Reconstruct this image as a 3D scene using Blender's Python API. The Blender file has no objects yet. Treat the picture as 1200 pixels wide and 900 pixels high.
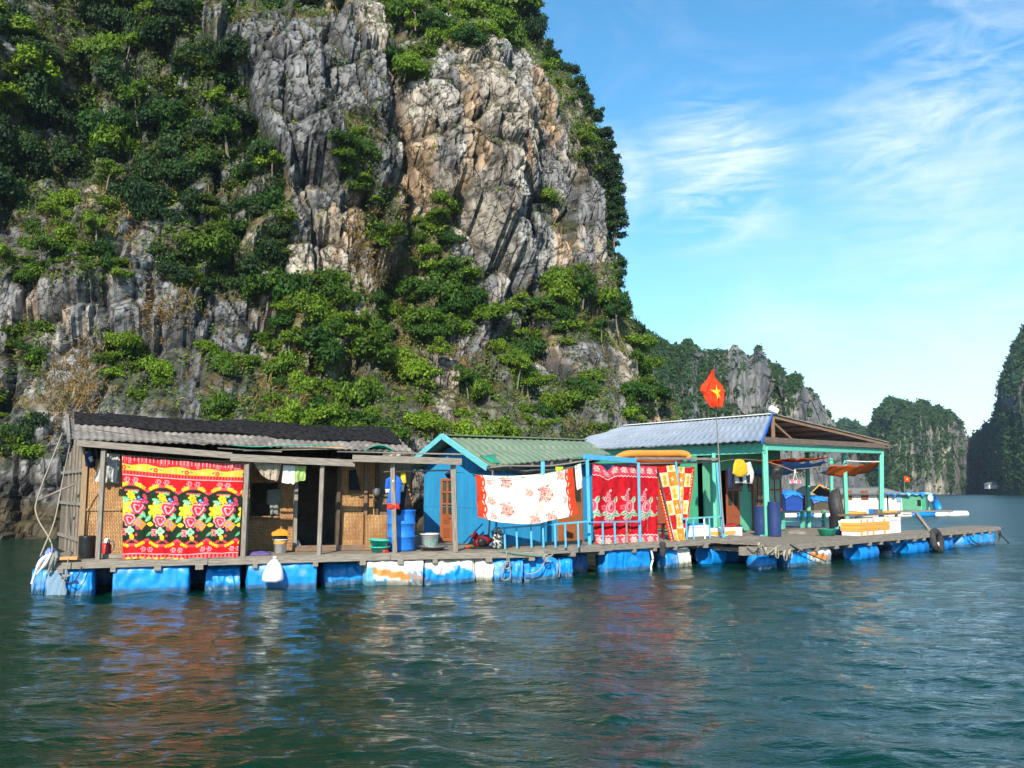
import bpy, bmesh, math, random
import numpy as np
from mathutils import Vector, Matrix
from mathutils.bvhtree import BVHTree
random.seed(7); rng = np.random.default_rng(7)
sc = bpy.context.scene
COL = sc.collection
R = math.radians

# ------------------------------------------------------------ camera
F = 1050.0; HOR = 573.0; H = 2.1
TILT = math.atan((HOR - 450) / F)
cam = bpy.data.cameras.new('camera'); cam.sensor_width = 36; cam.lens = F / 1200 * 36
cam.clip_start = 0.1; cam.clip_end = 9000
camo = bpy.data.objects.new('camera', cam); COL.objects.link(camo)
camo.location = (0, 0, H); camo.rotation_euler = (R(90) + TILT, 0, 0)
sc.camera = camo

# ------------------------------------------------------------ sky, sun, exposure
SUN_AZ = R(-9)      # a little to the left of straight behind the camera
SUN_EL = R(33)
sund = Vector((math.sin(SUN_AZ) * math.cos(SUN_EL), -math.cos(SUN_AZ) * math.cos(SUN_EL), math.sin(SUN_EL)))
w = bpy.data.worlds.new('World'); sc.world = w; w.use_nodes = True
nt = w.node_tree; N = nt.nodes; L = nt.links; N.clear()
def wn(t, **k):
    n = N.new(t)
    for a, b in k.items(): setattr(n, a, b)
    return n
out = wn('ShaderNodeOutputWorld'); bg = wn('ShaderNodeBackground'); bg.inputs[1].default_value = 0.12
L.new(bg.outputs[0], out.inputs[0])
sky = wn('ShaderNodeTexSky', sky_type='NISHITA', sun_disc=False, sun_elevation=SUN_EL,
         sun_rotation=math.pi - SUN_AZ, altitude=0, air_density=1.0, dust_density=0.15, ozone_density=2.5)
hsv = wn('ShaderNodeHueSaturation'); hsv.inputs['Hue'].default_value = 0.488; hsv.inputs['Saturation'].default_value = 1.27
hsv.inputs['Value'].default_value = 1.30
L.new(sky.outputs[0], hsv.inputs['Color'])
tc = wn('ShaderNodeTexCoord')
sep = wn('ShaderNodeSeparateXYZ'); L.new(tc.outputs['Generated'], sep.inputs[0])
def wm(op, a, b=None, clamp=False):
    n = wn('ShaderNodeMath', operation=op, use_clamp=clamp)
    for i, v in enumerate((a, b)):
        if v is None: continue
        if isinstance(v, (int, float)): n.inputs[i].default_value = v
        else: L.new(v, n.inputs[i])
    return n.outputs[0]
cx = wm('MULTIPLY', wm('ARCTAN2', sep.outputs[0], sep.outputs[1]), 3.0)
cy = wm('MULTIPLY', wm('ARCSINE', sep.outputs[2]), 3.4)
cmb = wn('ShaderNodeCombineXYZ'); L.new(cx, cmb.inputs[0]); L.new(cy, cmb.inputs[1])
def cloud_noise(scale, rot, st, detail, dist, lo, hi):
    mp = wn('ShaderNodeMapping'); mp.inputs['Rotation'].default_value = (0, 0, R(rot)); mp.inputs['Scale'].default_value = (st, 1, 1)
    L.new(cmb.outputs[0], mp.inputs[0])
    n = wn('ShaderNodeTexNoise'); n.inputs['Scale'].default_value = scale; n.inputs['Detail'].default_value = detail
    n.inputs['Distortion'].default_value = dist; n.inputs['Roughness'].default_value = 0.62
    L.new(mp.outputs[0], n.inputs['Vector'])
    mr = wn('ShaderNodeMapRange'); mr.inputs[1].default_value = lo; mr.inputs[2].default_value = hi
    L.new(n.outputs[0], mr.inputs[0]); return mr.outputs[0]
def ray_dir(px, py):
    x = (px - 600) / F; y = (450 - py) / F
    v = Vector((x, math.cos(TILT) - math.sin(TILT) * y, math.sin(TILT) + math.cos(TILT) * y)); return v
def cloud_patch(px, py, rad, soft):      # a cloud's place in the sky, as a direction
    d = ray_dir(px, py).normalized()
    vm = wn('ShaderNodeVectorMath', operation='DISTANCE'); nrm = wn('ShaderNodeVectorMath', operation='NORMALIZE')
    L.new(tc.outputs['Generated'], nrm.inputs[0]); L.new(nrm.outputs[0], vm.inputs[0]); vm.inputs[1].default_value = d
    mr = wn('ShaderNodeMapRange'); mr.interpolation_type = 'SMOOTHSTEP'
    mr.inputs[1].default_value = rad + soft; mr.inputs[2].default_value = max(rad - soft, 0); L.new(vm.outputs['Value'], mr.inputs[0])
    return mr.outputs[0]
wisp = cloud_noise(3.0, -36, 0.50, 12, 1.1, 0.45, 0.72)
wisp2 = cloud_noise(11.0, -48, 0.25, 10, 1.4, 0.42, 0.70)
soft = cloud_noise(1.8, -18, 0.6, 12, 0.6, 0.30, 0.68)
pm = wm('MAXIMUM', cloud_patch(845, 195, .05, .07), wm('MULTIPLY', cloud_patch(1130, 95, .06, .08), .6))
pm = wm('MAXIMUM', pm, wm('MULTIPLY', cloud_patch(720, 215, .03, .05), .8))
pm = wm('MAXIMUM', pm, wm('MULTIPLY', cloud_patch(1050, 170, .05, .09), .45))
a1 = wm('MULTIPLY', wm('ADD', wm('MULTIPLY', wisp, .7), wm('MULTIPLY', wisp2, .55)), pm)
pb = wm('MAXIMUM', cloud_patch(1130, 350, .13, .12), wm('MULTIPLY', cloud_patch(960, 390, .09, .1), .8))
a2 = wm('MULTIPLY', wm('ADD', wm('MULTIPLY', soft, .75), wm('MULTIPLY', wisp2, .14)), pb)
a3 = wm('MULTIPLY', wisp, .10)
am = wm('ADD', wm('ADD', wm('MULTIPLY', a1, 1.15), wm('MULTIPLY', a2, .85)), a3, clamp=True)
mix = wn('ShaderNodeMixRGB'); L.new(am, mix.inputs[0]); L.new(hsv.outputs[0], mix.inputs[1]); mix.inputs[2].default_value = (6.6, 7.2, 7.7, 1)
L.new(mix.outputs[0], bg.inputs[0])

sl = bpy.data.lights.new('sun', 'SUN'); sl.energy = 5.0; sl.angle = R(0.5); sl.color = (1.0, 0.93, 0.80)
so = bpy.data.objects.new('sun', sl); COL.objects.link(so)
so.rotation_euler = sund.to_track_quat('Z', 'Y').to_euler(); so.location = (10, -20, 40)
sc.view_settings.view_transform = 'Standard'; sc.view_settings.look = 'None'
sc.view_settings.gamma = 1; sc.view_settings.use_curve_mapping = False; sc.view_settings.exposure = 0.58
try:
    sc.cycles.max_bounces = 6; sc.cycles.diffuse_bounces = 3; sc.cycles.glossy_bounces = 3; sc.cycles.volume_bounces = 0
    sc.cycles.transparent_max_bounces = 6
except Exception: pass

# ------------------------------------------------------------ helpers
def V(*a): return Vector(a)
C0 = Vector((0, 0, H))
def atY(px, py, Y):
    d = ray_dir(px, py); return C0 + d * (Y / d.y)
def atz(px, py, z):
    d = ray_dir(px, py); return C0 + d * ((z - H) / d.z)
class Frame:
    def __init__(s, o, ang):
        s.o = Vector((o[0], o[1], 0)); s.a = ang
        s.x = V(math.cos(ang), math.sin(ang), 0); s.y = V(-math.sin(ang), math.cos(ang), 0)
        s.M = Matrix.Translation(s.o) @ Matrix.Rotation(ang, 4, 'Z')
    def w(s, x, y, z): return s.M @ V(x, y, z)
    def uv(s, px, py, d=0.0):               # where the line of sight meets the upright plane d behind the frame's front
        r = ray_dir(px, py); o = s.o + s.y * d; t = (o - C0).dot(s.y) / r.dot(s.y)
        p = C0 + r * t; q = p - s.o; return q.dot(s.x), p.z
    def on(s, px, py, z):
        p = atz(px, py, z) - s.o; return p.dot(s.x), p.dot(s.y)
    def X(s, px, d=0.0, py=620): return s.uv(px, py, d)[0]
def frame_px(p0, p1, z):
    a = atz(*p0, z); b = atz(*p1, z); return Frame(a, math.atan2(b.y - a.y, b.x - a.x))

def tag(o, label=None, cat=None, group=None, kind=None):
    for k, v in (('label', label), ('category', cat), ('group', group), ('kind', kind)):
        if v: o[k] = v
    return o
def thing(name, label, cat, loc=(0, 0, 0), group=None):
    o = bpy.data.objects.new(name, None); COL.objects.link(o); o.location = loc; o.empty_display_size = .2
    return tag(o, label, cat, group)
def link(name, me, parent=None):
    o = bpy.data.objects.new(name, me); COL.objects.link(o)
    if parent: o.parent = parent
    return o
def root_loc(p):
    l = V(0, 0, 0)
    while p is not None: l = l + p.location; p = p.parent
    return l
def copy_tree(o, loc, label=None, rz=0, sc_=None):
    def cp(a, par):
        b = a.copy(); COL.objects.link(b); b.parent = par
        for ch in [c for c in bpy.data.objects if c.parent is a]: cp(ch, b)
        return b
    c = cp(o, None); c.location = loc
    if rz: c.rotation_euler.z = rz
    if sc_: c.scale = (sc_,) * 3
    if label: c['label'] = label
    return c

class MB:
    def __init__(s, M=None): s.v = []; s.f = []; s.uv = []; s.M = M or Matrix.Identity(4); s.smooth = []; s.col = None
    def add(s, vs, fs, uvs=None, sm=False, T=None):
        M = s.M @ T if T is not None else s.M
        b = len(s.v); s.v += [M @ Vector(v) for v in vs]
        for i, f in enumerate(fs):
            s.f.append([b + k for k in f]); s.smooth.append(sm)
            if uvs: s.uv += list(uvs[i])
            else:
                P = [Vector(vs[k]) for k in f]; n = (P[1] - P[0]).cross(P[-1] - P[0])
                a = max(range(3), key=lambda k: abs(n[k]))
                for p in P: s.uv.append(((p.y, p.z) if a == 0 else (p.x, p.z) if a == 1 else (p.x, p.y)))
        return s
    def box(s, c, d, rot=None, grain=None):
        x, y, z = d[0] / 2, d[1] / 2, d[2] / 2
        vs = [(-x, -y, -z), (x, -y, -z), (x, y, -z), (-x, y, -z), (-x, -y, z), (x, -y, z), (x, y, z), (-x, y, z)]
        fs = [(0, 3, 2, 1), (4, 5, 6, 7), (0, 1, 5, 4), (1, 2, 6, 5), (2, 3, 7, 6), (3, 0, 4, 7)]
        lg = max(range(3), key=lambda k: d[k]) if grain is None else grain
        o = random.random() * 7
        uvs = []
        for f in fs:
            P = [vs[k] for k in f]; oth = [k for k in range(3) if k != lg]
            ax = max(range(3), key=lambda a: abs((Vector(P[1]) - Vector(P[0])).cross(Vector(P[2]) - Vector(P[1]))[a]))
            if ax == lg: uvs.append([(p[oth[0]] * .3 + o, p[oth[1]] + o) for p in P])
            else:
                k = [q for q in oth if q != ax][0]; uvs.append([(p[lg] + o, p[k] + o * 3 + ax) for p in P])
        T = Matrix.Translation(c)
        if rot is not None: T = T @ (rot if isinstance(rot, Matrix) else Matrix.Rotation(rot, 4, 'Z'))
        return s.add(vs, fs, uvs, False, T)
    def span(s, x0, x1, y0, y1, z0, z1, grain=None):
        return s.box(((x0 + x1) / 2, (y0 + y1) / 2, (z0 + z1) / 2), (abs(x1 - x0), abs(y1 - y0), abs(z1 - z0)), None, grain)
    def beam(s, p0, p1, w, h, up=(0, 0, 1)):
        p0 = Vector(p0); p1 = Vector(p1); d = p1 - p0; l = d.length; x = d.normalized(); u = Vector(up)
        y = u.cross(x)
        if y.length < 1e-3: y = V(0, 1, 0).cross(x)
        y.normalize(); z = x.cross(y); T = Matrix((x, y, z)).transposed().to_4x4()
        return s.box((p0 + p1) / 2, (l, w, h), T, 0)
    def tube(s, pts, r, n=8, caps=True, sm=True):
        pts = [Vector(p) for p in pts]; vs = []; fs = []; m = len(pts); uvs = []
        rr = r if isinstance(r, (list, tuple)) else [r] * m; ln = 0; lens = []
        for i, p in enumerate(pts):
            if i: ln += (p - pts[i - 1]).length
            lens.append(ln)
            t = (pts[min(i + 1, m - 1)] - pts[max(i - 1, 0)]).normalized()
            a = t.cross(V(0, 0, 1));
            if a.length < .1: a = t.cross(V(0, 1, 0))
            a.normalize(); b = t.cross(a)
            for k in range(n):
                th = 2 * math.pi * k / n; vs.append(p + (a * math.cos(th) + b * math.sin(th)) * rr[i])
        for i in range(m - 1):
            for k in range(n):
                k2 = (k + 1) % n; fs.append((i * n + k, i * n + k2, (i + 1) * n + k2, (i + 1) * n + k))
                uvs.append([(lens[i], k * .05), (lens[i], k * .05 + .05), (lens[i + 1], k * .05 + .05), (lens[i + 1], k * .05)])
        if caps:
            for i, o in ((0, 0), (m - 1, (m - 1) * n)):
                f = tuple(range(o, o + n)); fs.append(f if i == 0 else f[::-1]); uvs.append([(k * .01, 0) for k in range(n)])
        return s.add(vs, fs, uvs, sm)
    def lathe(s, prof, n=24, c=(0, 0, 0), axis='Z', rot=None, sm=True, cap=(True, True)):
        T = Matrix.Translation(c)
        if rot is not None: T = T @ rot
        if axis == 'X': T = T @ Matrix.Rotation(R(90), 4, 'Y')
        if axis == 'Y': T = T @ Matrix.Rotation(R(-90), 4, 'X')
        vs = []; fs = []; uvs = []
        for r, z in prof:
            for k in range(n):
                th = 2 * math.pi * k / n; vs.append((r * math.cos(th), r * math.sin(th), z))
        for i in range(len(prof) - 1):
            for k in range(n):
                k2 = (k + 1) % n; fs.append((i * n + k, i * n + k2, (i + 1) * n + k2, (i + 1) * n + k))
                a = k / n * 2; b = (k + 1) / n * 2; z0 = prof[i][1]; z1 = prof[i + 1][1]; uvs.append([(a, z0), (b, z0), (b, z1), (a, z1)])
        if cap[0] and prof[0][0] > 1e-4: fs.append(tuple(range(n))[::-1]); uvs.append([vs[k][:2] for k in range(n)][::-1])
        if cap[1] and prof[-1][0] > 1e-4:
            o = (len(prof) - 1) * n; fs.append(tuple(range(o, o + n))); uvs.append([vs[o + k][:2] for k in range(n)])
        return s.add(vs, fs, uvs, sm, T)
    def torus(s, c, R1, r, n=32, m=12, rot=None, sq=1.0):
        T = Matrix.Translation(c)
        if rot is not None: T = T @ rot
        vs = []; fs = []
        for i in range(n):
            a = 2 * math.pi * i / n
            for j in range(m):
                b = 2 * math.pi * j / m; q = R1 + r * math.cos(b); vs.append((q * math.cos(a), q * math.sin(a), r * sq * math.sin(b)))
        for i in range(n):
            for j in range(m):
                fs.append((i * m + j, ((i + 1) % n) * m + j, ((i + 1) % n) * m + (j + 1) % m, i * m + (j + 1) % m))
        return s.add(vs, fs, None, True, T)
    def poly(s, pts, thick, nrm):           # an outline with thickness
        pts = [Vector(p) for p in pts]; n = len(pts); nv = Vector(nrm) * thick
        vs = pts + [p + nv for p in pts]; fs = [tuple(range(n)), tuple(range(n, 2 * n))[::-1]]
        for k in range(n): k2 = (k + 1) % n; fs.append((k2, k, n + k, n + k2))
        return s.add(vs, fs)
    def grid(s, P, sm=True, uvscale=None, flip=False):     # P[i][j] vectors
        m = len(P); n = len(P[0]); vs = [p for row in P for p in row]; fs = []; uvs = []
        us = uvscale or (1, 1)
        for i in range(m - 1):
            for j in range(n - 1):
                f = (i * n + j, (i + 1) * n + j, (i + 1) * n + j + 1, i * n + j + 1)
                u = [(j * us[0], i * us[1]), (j * us[0], (i + 1) * us[1]), ((j + 1) * us[0], (i + 1) * us[1]), ((j + 1) * us[0], i * us[1])]
                fs.append(f); uvs.append(u)
        return s.add(vs, fs, uvs, sm)
    def build(s, name, mat, parent=None, bevel=0, solid=0, cols=None):
        if parent is not None: loc = root_loc(parent)
        else:
            xs = [v.x for v in s.v]; ys = [v.y for v in s.v]; loc = V((min(xs) + max(xs)) / 2, (min(ys) + max(ys)) / 2, min(v.z for v in s.v))
        me = bpy.data.meshes.new(name); me.from_pydata([v - loc for v in s.v], [], s.f)
        uvl = me.uv_layers.new(name='UVMap'); uvl.data.foreach_set('uv', np.array(s.uv, dtype=np.float32).ravel())
        me.polygons.foreach_set('use_smooth', s.smooth)
        if cols is not None:
            at = me.color_attributes.new('Col', 'FLOAT_COLOR', 'POINT')
            c = np.ones((len(s.v), 4), dtype=np.float32); c[:, :3] = cols; at.data.foreach_set('color', c.ravel())
        me.materials.append(mat); o = link(name, me, parent)
        if parent is None: o.location = loc
        if bevel:
            b = o.modifiers.new('bevel', 'BEVEL'); b.width = bevel; b.segments = 2; b.limit_method = 'ANGLE'
        if solid:
            b = o.modifiers.new('solid', 'SOLIDIFY'); b.thickness = solid
        return o

# ------------------------------------------------------------ materials
def lin(c):
    return tuple(((x / 12.92) if x <= .04045 else ((x + .055) / 1.055) ** 2.4) for x in c)
def mk(name):
    m = bpy.data.materials.new(name); m.use_nodes = True; nt = m.node_tree; b = nt.nodes['Principled BSDF']; return m, nt, b
def nd(nt, t, **k):
    n = nt.nodes.new(t)
    for a, v in k.items():
        if a in n.inputs and not hasattr(type(n), a): n.inputs[a].default_value = v
        else: setattr(n, a, v)
    return n
def tex_noise(nt, src, scale, detail=6, rough=.6, st=(1, 1, 1), dist=0, loc=(0, 0, 0)):
    mp = nt.nodes.new('ShaderNodeMapping'); mp.inputs['Scale'].default_value = st; mp.inputs['Location'].default_value = loc; nt.links.new(src, mp.inputs[0])
    n = nt.nodes.new('ShaderNodeTexNoise'); n.inputs['Scale'].default_value = scale; n.inputs['Detail'].default_value = detail
    n.inputs['Roughness'].default_value = rough; n.inputs['Distortion'].default_value = dist
    nt.links.new(mp.outputs[0], n.inputs['Vector']); return n.outputs[0]
def ramp(nt, src, lo, hi):
    mr = nt.nodes.new('ShaderNodeMapRange'); mr.inputs[1].default_value = lo; mr.inputs[2].default_value = hi
    nt.links.new(src, mr.inputs[0]); return mr.outputs[0]
def mixc(nt, f, a, b, mode='MIX'):
    m = nt.nodes.new('ShaderNodeMixRGB'); m.blend_type = mode
    for i, v in enumerate((f, a, b)):
        if isinstance(v, (int, float)): m.inputs[i].default_value = v
        elif isinstance(v, tuple): m.inputs[i].default_value = (*v[:3], 1)
        else: nt.links.new(v, m.inputs[i])
    return m.outputs[0]
def bumpn(nt, b, h, strength, dist=.02):
    bp = nt.nodes.new('ShaderNodeBump'); bp.inputs['Strength'].default_value = strength; bp.inputs['Distance'].default_value = dist
    nt.links.new(h, bp.inputs['Height']); nt.links.new(bp.outputs[0], b.inputs['Normal']); return bp
def mat(name, c, c2=None, rough=.75, scale=6, lo=.35, hi=.65, bump=.3, bscale=30, st=(1, 1, 1), wear=None, wlo=.6, whi=.68, wscale=9, metal=0, spec=.4, coord='UV'):
    m, nt, b = mk(name); tcn = nt.nodes.new('ShaderNodeTexCoord'); src = tcn.outputs[coord]
    c2 = c2 or tuple(x * .7 for x in c)
    n1 = ramp(nt, tex_noise(nt, src, scale, 7, .62, st), lo, hi)
    col = mixc(nt, n1, c, c2)
    if wear:
        n2 = ramp(nt, tex_noise(nt, src, wscale, 8, .7, st, .5, (3, 5, 1)), wlo, whi); col = mixc(nt, n2, col, wear)
    nt.links.new(col, b.inputs['Base Color']); b.inputs['Roughness'].default_value = rough; b.inputs['Metallic'].default_value = metal
    b.inputs['Specular IOR Level'].default_value = spec
    if bump: bumpn(nt, b, tex_noise(nt, src, bscale, 6, .6, st), bump, .01)
    return m
def mat_attr(name, rough=.85, bump=.2, bscale=60, var=.15, spec=.25, coord='Object', transl=0):
    m, nt, b = mk(name); a = nt.nodes.new('ShaderNodeVertexColor'); a.layer_name = 'Col'
    tcn = nt.nodes.new('ShaderNodeTexCoord'); n = ramp(nt, tex_noise(nt, tcn.outputs[coord], bscale * .4, 6), .3, .7)
    col = mixc(nt, n, a.outputs[0], mixc(nt, 1.0, a.outputs[0], (1 - var, 1 - var, 1 - var), 'MULTIPLY'))
    nt.links.new(col, b.inputs['Base Color']); b.inputs['Roughness'].default_value = rough; b.inputs['Specular IOR Level'].default_value = spec
    if bump: bumpn(nt, b, tex_noise(nt, tcn.outputs[coord], bscale, 5), bump, .01)
    return m
WOODG = mat('weathered_grey_wood', (.33, .29, .24), (.15, .125, .10), rough=.9, scale=3.5, st=(1, 14, 1), bump=.6, bscale=5, wear=(.46, .43, .38), wlo=.6, whi=.75, wscale=4)
WOODD = mat('deck_wood', (.30, .25, .19), (.13, .105, .08), rough=.9, scale=2.5, st=(1, 12, 1), bump=.6, bscale=5, wear=(.42, .38, .31), wlo=.56, whi=.75, wscale=3)
WOODK = mat('dark_old_wood', (.12, .085, .055), (.05, .035, .025), rough=.9, scale=4, st=(1, 12, 1), bump=.5, bscale=5)
WOODB = mat('brown_wood', (.24, .155, .10), (.13, .08, .05), rough=.8, scale=4, st=(1, 10, 1), bump=.4, bscale=5)
WOODO = mat('orange_new_wood', (.62, .33, .14), (.5, .24, .09), rough=.7, scale=4, st=(1, 10, 1), bump=.3, bscale=5)
DOORR = mat('red_brown_door_paint', (.36, .095, .035), (.24, .06, .028), rough=.55, scale=4, st=(1, 6, 1), bump=.25, bscale=6, wear=(.2, .13, .09), wlo=.66, whi=.72)
DOORO = mat('orange_brown_door_paint', (.42, .15, .05), (.3, .09, .03), rough=.55, scale=4, st=(1, 6, 1), bump=.25, bscale=6)
BLUEW = mat('blue_wall_paint', (.03, .30, .56), (.02, .22, .45), rough=.6, scale=1.2, st=(1, 1, 1), bump=.3, bscale=14, wear=(.10, .33, .50), wlo=.58, whi=.72, wscale=5, lo=.3, hi=.7)
BLUEP = mat('light_blue_post_paint', (.09, .42, .66), (.05, .31, .54), rough=.6, scale=5, st=(1, 8, 1), bump=.4, bscale=8, wear=(.38, .36, .31), wlo=.60, whi=.66, wscale=6)
TEALP = mat('sea_green_post_paint', (.14, .52, .38), (.09, .40, .30), rough=.6, scale=5, st=(1, 6, 1), bump=.4, bscale=8, wear=(.12, .11, .08), wlo=.62, whi=.66, wscale=8)
TEALB = mat('pale_teal_board_paint', (.17, .56, .56), (.11, .42, .44), rough=.6, scale=5, st=(1, 6, 1), bump=.3, bscale=8, wear=(.3, .33, .3), wlo=.68, whi=.72)
GREENW = mat('green_wall_paint', (.06, .36, .19), (.045, .29, .15), rough=.6, scale=2, bump=.2, bscale=20, wear=(.10, .30, .18), wlo=.6, whi=.75)
GREENL = mat('pale_green_panel_paint', (.13, .46, .28), (.10, .38, .23), rough=.6, scale=2, bump=.2, bscale=20)
ROOFG = mat('green_roof_paint', (.20, .26, .17), (.14, .20, .125), rough=.55, scale=.9, bump=.25, bscale=18, wear=(.27, .28, .2), wlo=.52, whi=.7, wscale=2.5)
ROOFW = mat('pale_metal_roofing', (.38, .42, .47), (.28, .32, .37), rough=.45, scale=.8, bump=.2, bscale=10, wear=(.22, .17, .13), wlo=.60, whi=.80, wscale=2.2, metal=0.25)
ROOFA = mat('grey_fibre_roofing', (.30, .265, .23), (.12, .10, .085), rough=.95, scale=1.4, bump=.8, bscale=10, wear=(.32, .29, .25), wlo=.56, whi=.66, wscale=6, lo=.3, hi=.62)
TRIMB = mat('bright_blue_trim', (.03, .16, .62), rough=.5, bump=.2)
NETK = mat('black_shade_net', (.008, .008, .009), (.035, .034, .034), rough=1, spec=0, scale=8, bump=.9, bscale=25, wear=(.22, .22, .2), wlo=.735, whi=.76, wscale=16)
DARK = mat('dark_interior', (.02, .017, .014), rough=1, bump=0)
ROPE = mat('pale_rope', (.42, .38, .29), (.28, .25, .19), rough=.95, scale=60, bump=.8, bscale=200, coord='Object')
ROPEK = mat('dark_rope', (.03, .03, .03), (.06, .055, .05), rough=.95, scale=60, bump=.8, bscale=200, coord='Object')
WIREG = mat('green_cord', (.03, .35, .22), rough=.7, bump=0)
PLK = mat('black_plastic', (.012, .012, .013), (.02, .02, .02), rough=.4, bump=.1)
PLR = mat('red_plastic', (.5, .03, .02), (.4, .02, .02), rough=.4, bump=.1)
PLW = mat('white_plastic', (.78, .78, .76), (.66, .66, .62), rough=.45, bump=.1)
PLN = mat('navy_plastic', (.02, .04, .16), (.025, .05, .13), rough=.45, bump=.15, wear=(.09, .1, .16), wlo=.66, whi=.8)
PLB = mat('blue_plastic', (.005, .25, .74), (.005, .18, .58), rough=.42, scale=3, bump=.25, bscale=9, coord='Object', wear=(.14, .28, .45), wlo=.68, whi=.76, wscale=4)
PLT = mat('turquoise_plastic', (.06, .56, .42), (.04, .45, .35), rough=.45, bump=.1)
PLG = mat('green_plastic', (.03, .42, .26), rough=.45, bump=.1)
FOAM = mat('white_foam', (.82, .81, .77), (.72, .70, .64), rough=.8, scale=5, bump=.3, bscale=60)
TAPE = mat('orange_tape', (.82, .40, .06), (.7, .33, .05), rough=.5, bump=.2)
RUBBER = mat('black_rubber', (.02, .02, .02), (.05, .048, .045), rough=.8, scale=6, bump=.5, bscale=30, coord='Object')
METALG = mat('grey_metal', (.30, .31, .32), (.2, .2, .2), rough=.45, metal=.6, bump=.2)
TARPB = mat('blue_tarpaulin', (.015, .16, .62), (.02, .22, .72), rough=.45, scale=4, bump=.7, bscale=7, coord='Object')
TARPO = mat('orange_tarpaulin', (.72, .17, .02), (.62, .12, .015), rough=.6, scale=4, bump=.6, bscale=7, coord='Object')
def translucent(m, f, c):
    nt = m.node_tree; b = nt.nodes['Principled BSDF']; t = nt.nodes.new('ShaderNodeBsdfTranslucent'); t.inputs[0].default_value = (*c, 1)
    ms = nt.nodes.new('ShaderNodeMixShader'); ms.inputs[0].default_value = f; nt.links.new(b.outputs[0], ms.inputs[1]); nt.links.new(t.outputs[0], ms.inputs[2]); nt.links.new(ms.outputs[0], nt.nodes['Material Output'].inputs[0])
translucent(TARPO, .4, (.85, .22, .02))
AWN = mat('yellow_orange_awning', (.78, .29, .04), (.66, .22, .03), rough=.7, scale=3, bump=.5, bscale=10, coord='Object')
CLOTH = mat_attr('printed_cloth', rough=.9, bump=.25, bscale=25, var=.12)
FLOATM = mat_attr('wrapped_float_skin', rough=.42, bump=.5, bscale=9, var=.22, spec=.5)
PAPERW = mat('white_cloth', (.74, .73, .72), (.62, .62, .64), rough=.9, scale=3, bump=.5, bscale=12, coord='Object')
def fab(name, c): return mat(name, c, tuple(x * .8 for x in c), rough=.9, scale=4, bump=.5, bscale=14, coord='Object')
GLASS = mat('dark_window_glass', (.03, .035, .03), (.06, .07, .05), rough=.12, scale=2, bump=0, spec=.6)
CURT = mat('pale_green_curtain', (.30, .50, .40), (.2, .4, .3), rough=.6, bump=.2, scale=8)
SPLASH = mat('slime_green', (.05, .10, .04), (.10, .10, .06), rough=.9)
def mat_woven(name, c1, c2, c3):
    m, nt, b = mk(name); tcn = nt.nodes.new('ShaderNodeTexCoord'); src = tcn.outputs['UV']
    mp = nd(nt, 'ShaderNodeMapping'); nt.links.new(src, mp.inputs[0]); mp.inputs['Scale'].default_value = (1, 1, 1)
    br = nd(nt, 'ShaderNodeTexBrick'); nt.links.new(mp.outputs[0], br.inputs['Vector']); br.inputs['Scale'].default_value = 1
    br.offset = .33; br.inputs['Brick Width'].default_value = .085; br.inputs['Row Height'].default_value = .034; br.inputs['Mortar Size'].default_value = .006
    br.inputs['Mortar Smooth'].default_value = .6
    br.inputs['Color1'].default_value = (*c1, 1); br.inputs['Color2'].default_value = (*c2, 1); br.inputs['Mortar'].default_value = (*c3, 1)
    n = ramp(nt, tex_noise(nt, src, 2.2, 6), .35, .7)
    col = mixc(nt, n, br.outputs[0], mixc(nt, 1.0, br.outputs[0], (.62, .5, .4), 'MULTIPLY'))
    nt.links.new(col, b.inputs['Base Color']); b.inputs['Roughness'].default_value = .6
    bp = bumpn(nt, b, br.outputs['Fac'], .9, .012); bp.invert = True
    return m
WOVEN = mat_woven('woven_bamboo_matting', (.64, .38, .16), (.46, .25, .095), (.26, .13, .05))
WOVENG = mat_woven('old_grey_matting', (.30, .25, .19), (.22, .18, .14), (.10, .08, .06))

# ------------------------------------------------------------ noise in numpy
def hsh(i, j, seed):
    h = (i.astype(np.int64) * 374761393 + j.astype(np.int64) * 668265263 + seed * 1442695041) & 0xffffffff
    h = ((h ^ (h >> 13)) * 1274126177) & 0xffffffff; h = (h ^ (h >> 16)) & 0xffffffff
    h = (h * 2246822519) & 0xffffffff; h ^= (h >> 15)
    return (h & 0xffffff) / float(0x1000000)
def vn(x, y, seed=0):
    i = np.floor(x); j = np.floor(y); fx = x - i; fy = y - j
    fx = fx * fx * (3 - 2 * fx); fy = fy * fy * (3 - 2 * fy)
    a = hsh(i, j, seed); b = hsh(i + 1, j, seed); c = hsh(i, j + 1, seed); d = hsh(i + 1, j + 1, seed)
    return (a * (1 - fx) + b * fx) * (1 - fy) + (c * (1 - fx) + d * fx) * fy
def fbm(x, y, o=4, seed=0):
    s = 0; a = .5; t = 0
    for k in range(o): s = s + a * vn(x * 2 ** k, y * 2 ** k, seed + k * 17); t += a; a *= .5
    return s / t
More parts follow.
